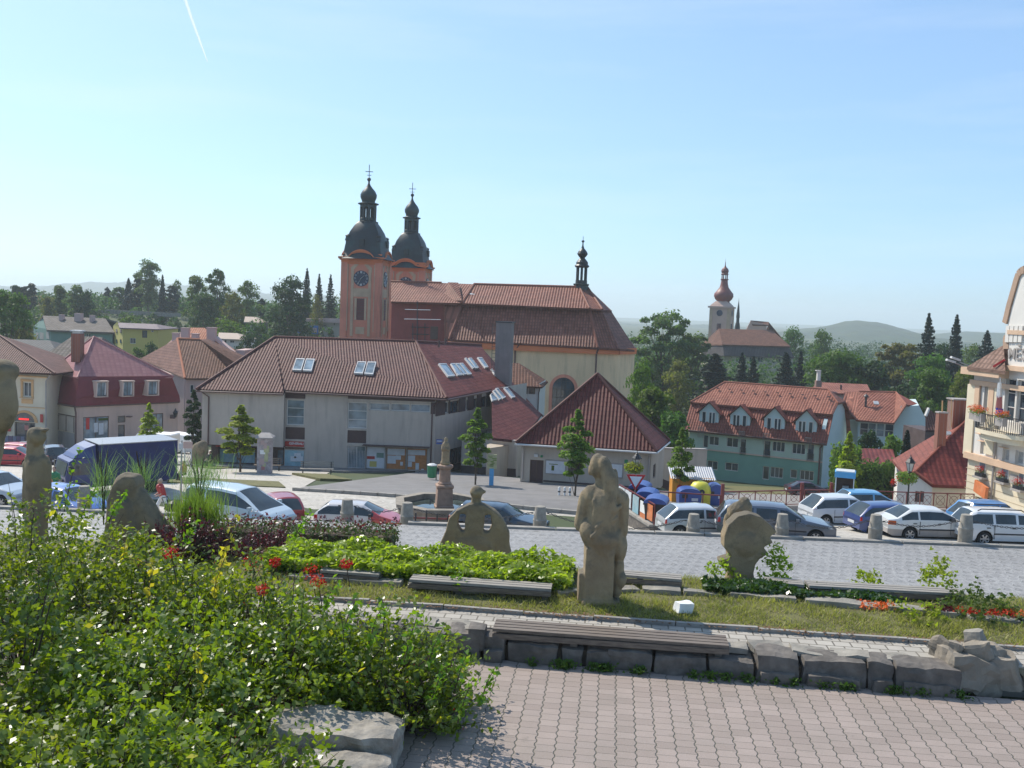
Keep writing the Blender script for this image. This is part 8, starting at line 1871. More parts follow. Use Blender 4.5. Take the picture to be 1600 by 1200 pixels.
# boulder pile ending the wall
t=thing('boulder','big craggy brown boulder heap ending the wall on the right','boulder',uvp(4.1,10.95));m=MB()
for du,dv,dz,sx,sy,sz,rz,tl in((0,0,.16,.62,.5,.42,.3,.2),(.38,.05,.17,.42,.46,.40,-.3,-.25),(-.12,.1,.36,.4,.36,.16,.7,.25),(.12,.02,.38,.34,.3,.2,-.2,-.45),(.3,.1,.36,.26,.3,.16,.5,.1),(-.32,-.02,.1,.22,.3,.3,.1,0)):rough_block(m,uvp(4.08+du,11.05+dv,dz),(sx,sy,sz),-TA+rz,.05,du*31+7,7,6,5,tl)
m.build('rock',M['rock'],t)
for i,(u,v,s,lab)in enumerate(((3.86,10.72,.17,'small grey stone leaning against the boulder heap'),(3.70,10.70,.09,'pebble-sized stone left of the boulder heap'),(4.22,11.2,.17,'pale block perched on top of the boulder heap'))):
 t=thing('loose_stone',lab,'stone',uvp(u,v,0 if i<2 else.40));m=MB();rough_block(m,(0,0,s*.5),(s*1.1,s*.8,s*1.15),.4+i,.03,i+400,4,4,4,.3);m.build('stone',M['stone_gray'],t,world=0)
t=thing('white_stone','bright white stone lying on the grass right of the standing sculpture','stone',uvp(1.02,11.98,.32));m=MB();rough_block(m,(0,0,.06),(.2,.15,.13),.3,.025,77,4,4,3,.15);m.build('stone',M['white_paint'],t,world=0)
GP=plain('granite_pale',(.30,.27,.23),.9,.4,6,(.13,.12,.10),.75,1.0,12)
# foreground blocks half under the shrubs
for u,v,z,d,sd,lab in((-2.28,8.0,.17,(1.15,.55,.34),1,'large rough granite block under the shrubs at the bottom'),(-2.05,7.55,.11,(.72,.34,.22),2,'flatter granite block lying in front of the large one'),(-2.78,7.62,.10,(.4,.3,.18),3,'small granite block half buried under the shrub leaves')):
 t=thing('granite_block',lab,'stone',uvp(u,v,0));m=MB();rough_block(m,(0,0,z),d,-TA+.05*sd,.035,sd+20,12,7,5,.02);m.build('stone',GP,t,world=0)
# ---- carved figures
S=M['sandstone']
def stand(name,label,p,prims,vox=.022,sc=1,rz=0,disp=.012,xy=(1,1,1),smooth=6):
 t=thing('stone_sculpture',label,'sculpture',p,rz);t.scale=xy;sculpt(name,prims,vox,S,t,(0,0,0),sc,0,disp,offset=False,smooth=smooth);return t
p=uvp(-.05,12.2,.30)
stand('figure','weathered sandstone woman seated on a block with long hair, seen from behind in the middle',p,[
 ('b',(-.03,0,.36),(.46,.42,.76)),('b',(.02,.02,.02),(.62,.5,.1)),('b',(-.3,0,.2),(.1,.3,.4)),
 ('e',(0,0,.86),(.33,.30,.20)),('c',(0,0,.8),(-.01,-.02,1.3),.27,.25),('c',(-.2,0,1.38),(.22,0,1.36),.15,.15),('e',(.0,.02,1.2),(.28,.2,.3)),
 ('c',(-.28,.02,1.36),(-.36,.05,1.0),.11,.095),('c',(-.36,.05,1.0),(-.2,.22,.92),.09,.08),('c',(.30,.02,1.34),(.33,.05,.95),.12,.10),('c',(.33,.04,.95),(.3,.2,.8),.1,.08),
 ('e',(-.10,.03,1.76),(.14,.155,.175),(.1,-.3,0)),('c',(-.05,0,1.55),(-.0,0,1.5),.1,.12),('e',(-.22,.06,1.68),(.045,.05,.045)),('e',(-.235,.08,1.73),(.03,.035,.03)),
 ('c',(-.03,-.08,1.82),(.08,-.15,1.62),.10,.11),('c',(.08,-.15,1.62),(.13,-.22,1.25),.10,.055),('c',(.02,-.1,1.78),(.03,-.18,1.4),.09,.06),('c',(.14,-.05,1.7),(.2,-.12,1.42),.06,.05),
 ('c',(.25,-.2,1.3),(-.12,-.26,1.02),.035,.03),('c',(.0,-.2,1.6),(.02,-.23,1.25),.03,.022),('c',(.2,-.2,1.15),(-.2,-.27,.9),.03,.03),('c',(-.18,-.19,1.35),(-.05,-.24,1.05),.03,.025),('e',(.30,.05,.72),(.13,.16,.2)),('c',(.3,.0,.5),(.28,.0,.15),.09,.08),('e',(.34,-.02,.32),(.09,.12,.12)),('e',(-.2,-.05,.95),(.17,.18,.16))],.018,xy=(.8,.9,1))
p=at(741,868,15.4);
stand('figure','broad flat sandstone figure with spread arms and two arm openings behind the lime-green bed',V(p.x,p.y,-.06),[
 ('x',[(-.56,0),(-.56,.25),(-.47,.48),(.56,.48),(.56,.3),(.62,.08),(.68,0),(.4,-.1),(-.4,-.1)],-.1,.1),('x',[(-.47,.46),(-.44,.66),(-.30,.82),(-.25,.80),(-.29,.6),(-.22,.46)],-.1,.1),('x',[(.22,.46),(.27,.6),(.24,.8),(.30,.84),(.46,.68),(.56,.48)],-.1,.1),('x',[(-.31,.8),(-.12,.92),(.12,.93),(.31,.83),(.2,.76),(-.2,.76)],-.1,.1),('x',[(-.15,.4),(-.17,.6),(-.14,.85),(.14,.85),(.14,.6),(.13,.4)],-.11,.11),
 ('e',(0,0,.22),(.4,.16,.28)),
 ('c',(0,0,.85),(0,0,1.05),.085,.08),('e',(.0,0,1.11),(.11,.12,.11)),('b',(.12,0,1.12),(.07,.06,.05)),('b',(0,0,-.2),(.9,.3,.4))],.018)
p=at(1158,900,13.6)
HD=[(.0,-.1),(-.16,.0),(-.17,.1),(-.30,.19),(-.33,.25),(-.17,.30),(-.28,.42),(-.29,.56),(-.24,.70),(-.12,.82),(.04,.86),(.2,.82),(.34,.72),(.42,.64),(.33,.57),(.38,.50),(.25,.44),(.33,.36),(.22,.30),(.16,.22),(.14,.1),(.2,-.1)]
stand('head','abstract sandstone head in profile with a rough hat-like lump behind it, at the road edge',V(p.x,p.y,.24),[
 ('x',[(x*1.05,z*1.14+.04)for x,z in HD],-.13,.13),('e',(.02,-.06,.58),(.24,.12,.24)),('c',(-.22,-.06,.22),(.1,-.12,.36),.035,.03),('e',(.2,-.05,.42),(.1,.1,.06))],.014,disp=.006)
stand('lump','dark rough stone lump rising behind the abstract head',at(1152,815,14.0)-V(0,0,.22),[('e',(0,0,.3),(.17,.15,.22)),('e',(.09,0,.44),(.11,.1,.15)),('e',(-.1,0,.24),(.1,.1,.14)),('c',(0,0,-.6),(0,0,.2),.13,.14)],.02,disp=.04,smooth=2)
t=None
p=at(57,800,13.2);stand('figure','slim standing sandstone woman looking right, second sculpture from the left edge',V(p.x,p.y,.25),[
 ('c',(0,0,0),(0,0,.75),.155,.135),('c',(0,0,.7),(0,0,1.25),.135,.14),('c',(-.07,0,1.33),(.08,0,1.31),.085,.085),('e',(.02,0,1.62),(.095,.12,.13)),('c',(-.03,.0,1.66),(-.06,-.0,1.42),.085,.07),('e',(.10,0,1.60),(.03,.035,.03)),('e',(.10,0,1.71),(.06,.08,.025)),('c',(.04,0,1.48),(.03,0,1.36),.05,.07),('c',(-.13,0,1.26),(-.14,0,.6),.05,.045),('c',(.14,0,1.26),(.14,0,.6),.05,.045),('e',(0,0,.0),(.22,.2,.1))],.016,sc=1.09)
p=at(203,840,13.6);stand('figure','hunched draped sandstone figure bowing left behind the shrubs',V(p.x,p.y,.32),[
 ('x',[(-.36,-.1),(-.34,.2),(-.28,.5),(-.28,.75),(-.2,1.0),(-.05,1.14),(.1,1.14),(.16,1.0),(.12,.86),(.2,.74),(.38,.55),(.52,.38),(.6,.2),(.55,-.1)],-.17,.17),('e',(-.06,0,.98),(.17,.2,.2),(0,.4,0)),('e',(-.05,0,.5),(.28,.26,.5)),('c',(.1,0,.8),(.45,0,.25),.16,.2),('c',(.0,-.2,.75),(.15,-.2,.1),.07,.08)],.022)
p=at(12,640,9.6);stand('figure','large sandstone figure cut off by the left edge, leaning in from the left',V(p.x-.10,p.y,.12),[
 ('c',(-.55,0,0),(-.5,0,1.6),.34,.32),('c',(-.5,0,1.4),(-.25,0,2.4),.33,.3),('e',(-.10,0,2.85),(.24,.3,.36),(0,.2,0)),('c',(-.3,0,2.3),(-.2,0,2.75),.2,.22),('e',(.0,0,3.08),(.2,.22,.13)),('e',(.1,-.05,2.78),(.12,.14,.3)),('c',(-.02,0,2.7),(-.15,0,2.2),.17,.14)],.028)
M['soil_pale']=plain('soil_pale',(.22,.175,.11),.95,.35,5,(.12,.11,.05),.6,.6,30)
m=MB();P=[uvp(a,b,z)for a,b,z in((4.78,10.66,.01),(11,10.5,.01),(11,11.0,.27),(4.6,11.0,.27),(-11,10.55,.01),(-8,10.55,.01),(-8,11.0,.27),(-11,11.0,.27))];m.add(P,[(0,1,2,3),(4,5,6,7)]);tag(m.build('grass_bank',M['soil_pale'],None),kind='structure')
n=2600;u=RNG.uniform(4.75,9,n);v=RNG.uniform(10.6,11.0,n);z=.01+(v-10.4)/.6*.26;C=np.stack([u,v,z],1)@np.array([[EU.x,EU.y,0],[EV.x,EV.y,0],[0,0,1]]);P_,F_=leaf_quads(C+[0,0,.03],.07,wid=.12,hang=-2);tag(mesh_np('dry_grass',P_,F_,M['grass_blade']),'dry grass on the bank right of the boulder heap','grass',kind='stuff')
# ======== planting
M['leaf_litter']=plain('leaf_litter',(.16,.085,.04),.9,.4,9)
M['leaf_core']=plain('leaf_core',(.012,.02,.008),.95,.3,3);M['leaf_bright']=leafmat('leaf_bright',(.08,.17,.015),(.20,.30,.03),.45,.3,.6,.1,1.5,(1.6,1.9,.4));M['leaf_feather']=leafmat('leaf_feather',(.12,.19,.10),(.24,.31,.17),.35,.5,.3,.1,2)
rg=RNG
M['leaf_bright2']=leafmat('leaf_bright2',(.06,.11,.018),(.13,.18,.03),.35);M['leaf_autumn2']=leafmat('leaf_autumn2',(.09,.105,.02),(.17,.17,.04),.35);M['leaf_tree2']=leafmat('leaf_tree2',(.036,.075,.022),(.075,.12,.035),.3)
def blades(name,C,h,w_,mat,parent=None,lean=.5):
 n=len(C);a=rg.uniform(0,6.28,n);H=h*rg.uniform(.5,1.3,n);sd=np.stack([np.cos(a),np.sin(a),a*0],1)*w_/2;ln=np.stack([rg.normal(0,lean,n)*H,rg.normal(0,lean,n)*H,H],1)
 P=np.stack([C-sd,C+sd,C+ln*.6+sd*.7,C+ln*.6-sd*.7,C+ln*[1.25,1.25,1]],1).reshape(-1,3);i=np.arange(n)[:,None]*5;F=np.concatenate([i+[0,1,2,3],i+[3,2,4,4]]);
 F3=np.concatenate([i+[0,1,2],i+[0,2,3],i+[3,2,4]]);return mesh_np(name,P,F3,M[mat],parent)
UVM=np.array([[EU.x,EU.y,0],[EV.x,EV.y,0],[0,0,1]])
def toW(u,v,z):return np.stack([u,v,z],1)@UVM
# lawn grass
n=60000;u=rg.uniform(-6.5,7,n);v=rg.uniform(11.6,13.9,n);ok=(v<12.3)|(rg.random(n)<.6);u,v=u[ok],v[ok]
k=np.array([_no.noise(V(a*1.6,b*2.2,0))for a,b in zip(u,v)]);ok=k>-.28+rg.uniform(-.25,.2,len(k));u,v,k=u[ok],v[ok],k[ok]
z=np.array([lawnz(a,b)for a,b in zip(u,v)]);o=blades('grass',toW(u,v,z-.01),.062*(1+.8*np.clip(k,0,1)),.011,'grass_blade');tag(o,'sparse sunlit lawn grass round the sculptures','grass',kind='stuff')
n=2600;u=rg.uniform(-5,6.5,n);v=rg.choice([11.53,12.35,11.6],n)+rg.normal(0,.03,n);o=leaves_obj('fallen_leaves',toW(u,v,v*0+.305+rg.uniform(0,.02,n)),.04,'leaf_litter',None,up=3);tag(o,'dry brown leaves along the path kerb','leaves',kind='stuff')
n=1500;u=rg.uniform(-1.5,4,n);v=10.62-np.abs(rg.normal(0,.04,n));cc_=rg.uniform(-1.5,4,26);c=cc_[rg.integers(0,26,n)]+rg.normal(0,.08,n)*rg.random(n);o=leaves_obj('weeds',toW(c,v,rg.uniform(0,.09,n)),.045,'leaf_tree',None);tag(o,'small weeds along the foot of the stone wall','weeds',kind='stuff')
def shrub(name,label,c,r,n,size,mat,shoot=.35,group=None,extra=(),low=.0,per=13,twigs=True,cat='shrub',upb=.35):
 """many leafy shoots growing out of a dome; c is the foot, r the half sizes"""
 t=thing(name,label,cat,c,0,group);ns=max(6,n//per);d=unit(rg.normal(size=(ns,3))*[1,1,.9]);d[:,2]=np.abs(d[:,2])*(1-low)+low*.1;q=rg.uniform(.35,1.0,ns)[:,None]**.5
 S0=d*q*np.array(r)*(1+.18*np.sin(d[:,:1]*7+d[:,1:2]*5));ax=unit(d+rg.normal(size=(ns,3))*.55+[0,0,upb]);Ls=shoot*rg.uniform(.5,1.5,ns)[:,None];s=np.linspace(0,1,per)
 P=S0[:,None,:]+ax[:,None,:]*Ls[:,None,:]*s[None,:,None];P[:,:,2]-=(s**2)[None,:]*Ls*.25;P+=rg.normal(0,size*.35,P.shape);P=P.reshape(-1,3);P[:,2]=np.maximum(P[:,2],.02)
 leaves_obj('leaves',P,size,mat,t,up=.5)
 if twigs:
  m=MB()
  for i in range(0,ns,max(1,ns//60)):a=V(*S0[i]);m.tube([V(0,0,.02)+V(a.x*.3,a.y*.3,0),a*.6,a,a+V(*ax[i])*Ls[i][0]],[.012,.009,.006,.002],4,cap=False)
  m.build('stems',M['twig'],t,world=0)
 for nm,mt,k,sz in extra:
  i=rg.integers(0,len(P),k);leaves_obj(nm,P[i]+rg.normal(0,.02,(k,3))+unit(P[i])*.03,sz,mt,t)
 return t
SH=[(-60,6.2,1.5,.95,9500,'low glossy shrub filling the bottom left corner'),(170,6.6,1.5,.90,9500,'glossy shrub in the bottom row, left of the granite blocks'),(20,8.3,1.5,1.18,9000,'glossy shrub half way up the left edge'),(245,8.2,1.25,1.02,8000,'glossy shrub in the middle of the thicket'),(430,9.1,1.0,.92,6500,'glossy shrub with red berries behind the granite blocks'),(600,9.35,.82,.88,5600,'bright green shrub spilling right over the pink paving'),(30,10.3,1.5,1.52,8000,'tall glossy shrub under the slim standing sculpture'),(215,10.4,1.35,1.14,7600,'tall glossy shrub in front of the hunched sculpture'),(385,10.2,.95,1.08,4800,'glossy shrub with red leaf clusters before the purple bushes'),(120,12.0,1.6,1.05,4200,'glossy shrub at the back of the thicket, between slim and hunched sculptures'),(655,8.9,.45,.55,1900,'low bright shrub branch on the paving right of the granite blocks'),(350,7.0,.6,.42,1500,'low glossy shrub just left of the granite blocks')]
for px,Y,r,h,n,lab in SH:
 x=(px-800)/1500*Y*1.0;shrub('shrub',lab,V(x,Y,0),(r,r*.75,h),int(n*1.15),.064,'leaf_bush',.34,'glossy shrubs of the foreground thicket',(('yellow_foliage','leaf_yellow',40,.07),('berry_cluster','flower_red',20,.022)))
# upright lime shoots, twining yellow leaves, red clusters
def vine(pts,label,n=26,mat='leaf_yellow',sz=.075):
 Q=[at(*p)for p in pts];t=thing('climbing_vine',label,'vine',Q[-1]);C=[]
 for a,b in zip(Q[:-1],Q[1:]):C+=[tuple(a+(b-a)*rg.random()+V(*rg.normal(0,.02,3))-Q[-1])for _ in range(n//(len(Q)-1))]
 leaves_obj('leaves',np.array(C),sz,mat,t,hang=1.5);m=MB();m.tube(Q,.004,4);m.build('stem',M['twig'],t)
vine([(368,808,10.2),(362,835,10.1),(350,858,10.1),(345,885,10.2)],'yellow-leaved bindweed strand hanging before the purple bushes');vine([(352,870,9.5),(338,905,9.5),(334,930,9.5)],'yellow bindweed strand lower down by the red leaf cluster');vine([(195,850,9.6),(193,872,9.5),(240,880,9.4),(234,910,9.4),(232,930,9.3)],'yellow bindweed strand in the left half of the thicket',34);vine([(310,1008,7.9),(308,1040,7.8),(316,1085,7.8)],'yellow strand deep in the middle of the thicket');vine([(345,862,11.5),(322,905,11.2)],'lime strand beside the purple bushes',20,'leaf_young')
for i,(x,y,Y,s,lab)in enumerate(((267,863,9.9,.11,'leftmost red leaf cluster in the thicket'),(395,880,10.6,.15,'red leaf cluster at the left end of the lime-green bed'),(487,893,10.8,.15,'upper red leaf cluster left of the short plank bench'),(541,881,11.4,.10,'small red leaf cluster above the short plank bench'),(410,921,9.6,.09,'red leaf cluster low in front of the lawn'),(497,908,10.6,.12,'lower red leaf cluster left of the short plank bench'),(430,878,10.9,.09,'small red leaf cluster between two larger ones'))):
 p=at(x,y,Y);t=thing('red_leaf_cluster',lab,'plant',p);blob_leaves(t,'leaves',V(0,0,0),(s*.85,s*.85,s*.7),90,.032,'flower_red');m=MB();m.tube([(0,0,0),(.05,.05,-.35)],.006,4);m.build('stem',M['twig'],t,world=0)
for i,(x,y0,y1,Y,lab)in enumerate(((482,690+145,790,11.4,''),)):pass
SHOOT=[(600,1010,940,8.9),(655,1040,955,8.8),(690,1050,985,8.9),(735,1080,1010,8.7),(775,1100,1040,8.6),(740,1130,1060,8.5),(560,990,930,9.0),(485,840,800,9.8),(530,960,900,9.3),(150,815,760,11),(125,800,700,11.2),(195,815,770,11),(700,1090,1040,8.6),(310,850,815,10.3)]
for x,y0,y1,Y in SHOOT:
 p,q=at(x-25,y0,Y),at(x,y1,Y);t=thing('shrub_shoot','bright green leafy shoot rising out of the thicket','shoot',p,0,'leafy shoots rising from the thicket');s=rg.random(46)[:,None];C=np.array(q-p)[None]*s+rg.normal(0,.025,(46,3));leaves_obj('leaves',C,.06,'leaf_bright',t);m=MB();m.tube([p,(p+q)/2+V(-.01,0,.02),q],[.007,.005,.002],4);m.build('stem',M['twig'],t)
def bed(name,label,u0,u1,v0,v1,z0,h,n,size,mat,cat='ground cover',**k):
 u=rg.uniform(u0,u1,n);v=rg.uniform(v0,v1,n);z=z0+h*rg.uniform(.15,1,n)**.5*(1+.25*np.sin(u*5)*np.cos(v*7));o=leaves_obj(name,toW(u,v,z),size,mat,None,**k);return tag(o,label,cat,kind='stuff')
bed('ground_cover','lime-green leafy bed running from the shrubs to the standing sculpture',-4.6,-.42,12.3,13.5,.25,.33,11000,.085,'leaf_lime',up=.8)
bed('ground_cover','dark glossy leaves under the lime-green bed',-4.6,-.40,12.28,13.4,.2,.26,4500,.08,'leaf_ivy')
bed('ivy_patch','glossy ivy patch around the foot of the head sculpture',1.35,3.1,12.75,13.25,.25,.20,4200,.075,'leaf_ivy');bed('ivy_patch','thin ivy trailing right of the head sculpture',3.0,3.9,12.8,13.2,.25,.16,1300,.07,'leaf_ivy')
for x,y,Y,r,h,n,mt,lab in((1213,905,13.4,.16,.55,500,'leaf_lime','bright upright weed in the ivy right of the head sculpture'),(1463,925,13.3,.2,.42,420,'leaf_young','pale yellow-green weed before the far right plank bench'),(1130,905,13.5,.2,.3,300,'leaf_lime','lime weed at the foot of the head sculpture'),(1355,925,13.3,.15,.25,200,'leaf_young','small yellowish weed on the right part of the lawn'),(715,925,12.3,.1,.22,120,'leaf_bright','lone leafy weed on the lawn left of the standing sculpture'),(1530,965,12.1,.5,.3,900,'leaf_olive','grey-green clump near the boulder heap'),(1430,985,11.9,.3,.2,400,'leaf_young','leafy clump on the lawn edge left of the boulder heap')):
 p=at(x,y,Y);shrub('weed',lab,V(p.x,p.y,.3),(r,r,h),n,.06,mt,.12,None,per=7,twigs=False,cat='weed')
for u0,u1,mt,lab in((3.3,3.75,'flower_orange','sparse orange flowers along the edging'),(4.1,4.5,'leaf_purple','dark red-leaved bedding plants among the red flowers'),(4.45,5.2,'flower_red','bright red bedding flowers near the right edge'),(5.2,5.9,'flower_orange','orange-red bedding flowers at the far right')):
 bed('bedding_flowers',lab,u0,u1,12.5,12.75,.32,.1,260,.05,mt,'flowers')
# hedge with purple tips, purple barberries, feathery broom
p0,p1=at(420,870,17.0),at(622,866,17.0);t=thing('hedge','clipped grey-green hedge with purple tips behind the lime-green bed','hedge',V(p0.x,17,-.95));n=9000;w_=p1.x-p0.x+1.1;C=np.stack([rg.uniform(-1.1,w_-1.1,n),rg.uniform(-.45,.45,n),rg.uniform(0,1,n)**.5*1.0],1);leaves_obj('leaves',C,.07,'leaf_hedge',t,wid=.2);C=np.stack([rg.uniform(-1.1,w_-1.1,500),rg.uniform(-.4,.4,500),1.0+rg.uniform(-.04,.11,500)],1);leaves_obj('tip_foliage',C,.06,'leaf_purple',t)
m=MB();m.box((w_/2-1.1,0,.45),(w_-.2,.6,.85));m.build('branches',M['twig'],t,world=0)
for x,y,Y,r,h,n,lab in((300,870,13.2,.35,.62,1300,'purple barberry with tall shoots behind the thicket'),(360,875,13.6,.45,.50,1200,'rounded purple barberry before the people carrier'),(430,865,14.2,.4,.38,1500,'low purple barberry at the left end of the hedge'),(250,865,13.0,.28,.4,900,'small purple barberry by the hunched sculpture')):
 p=at(x,y,Y);shrub('barberry',lab,V(p.x,p.y,p.z-.1),(r,r,h),n,.045,'leaf_purple',.22,'purple barberries',cat='shrub')
def broom(px,py,Y,w_,h,n,mat,label,lean=.3,bw=.012):
 p=at(px,py,Y);t=thing('feathery_shrub',label,'shrub',p);C=np.stack([rg.normal(0,w_*.22,n),rg.normal(0,w_*.2,n),rg.uniform(0,h*.55,n)],1);C[:,:2]*=(1+C[:,2:3]/h*1.6);blades('strands',C,h*.48,bw,mat,t,lean);m=MB()
 for i in range(9):a=rg.uniform(0,6.28);m.tube([(0,0,-.2),(math.cos(a)*w_*.15,math.sin(a)*w_*.15,h*.5),(math.cos(a)*w_*.4,math.sin(a)*w_*.4,h*.95)],[.01,.007,.002],4,cap=False)
 m.build('stems',M['twig'],t,world=0)
broom(306,852,13.8,.42,.80,2600,'leaf_broom','feathery yellow-green broom in front of the people carrier',.16,.009);broom(312,775,15.2,.6,.75,420,'leaf_feather','airy grey-green feathery plumes above the people carrier roof',.35,.006);broom(162,800,14.6,.22,1.0,150,'leaf_feather','thin feathery plant left of the hunched sculpture',.4,.008);broom(222,780,14.8,.25,.8,150,'leaf_feather','thin feathery plant in front of the lorry box',.4,.008)
# ---- young street trees
for x,yt,yb,Y,w_,mt,lab in((233,632,697,71,27,'leaf_young','young yellow-green tree in front of the GS van'),(303,612,700,79,30,'leaf_dark','dark columnar tree at the left end of the shop building'),(377,635,722,69,52,'leaf_young','young yellow-green tree before the insurance shop'),(747,640,716,63,42,'leaf_young_dark','young green tree in the yard corner between shop and pavilion'),(904,643,724,56.5,50,'leaf_young_dark','young conical tree in front of the pavilion roof'),(1066,671,744,54.8,32,'leaf_young_dark','young slim tree behind the orange hut')):
 p=onG(x,Y);q=at(x,yt,Y);tree('young_tree',lab,V(q.x,Y,p.z),q.z-p.z,w_/1500*Y,'young',3+x%3,4600,.30,mt,'young street trees','tree',.07)
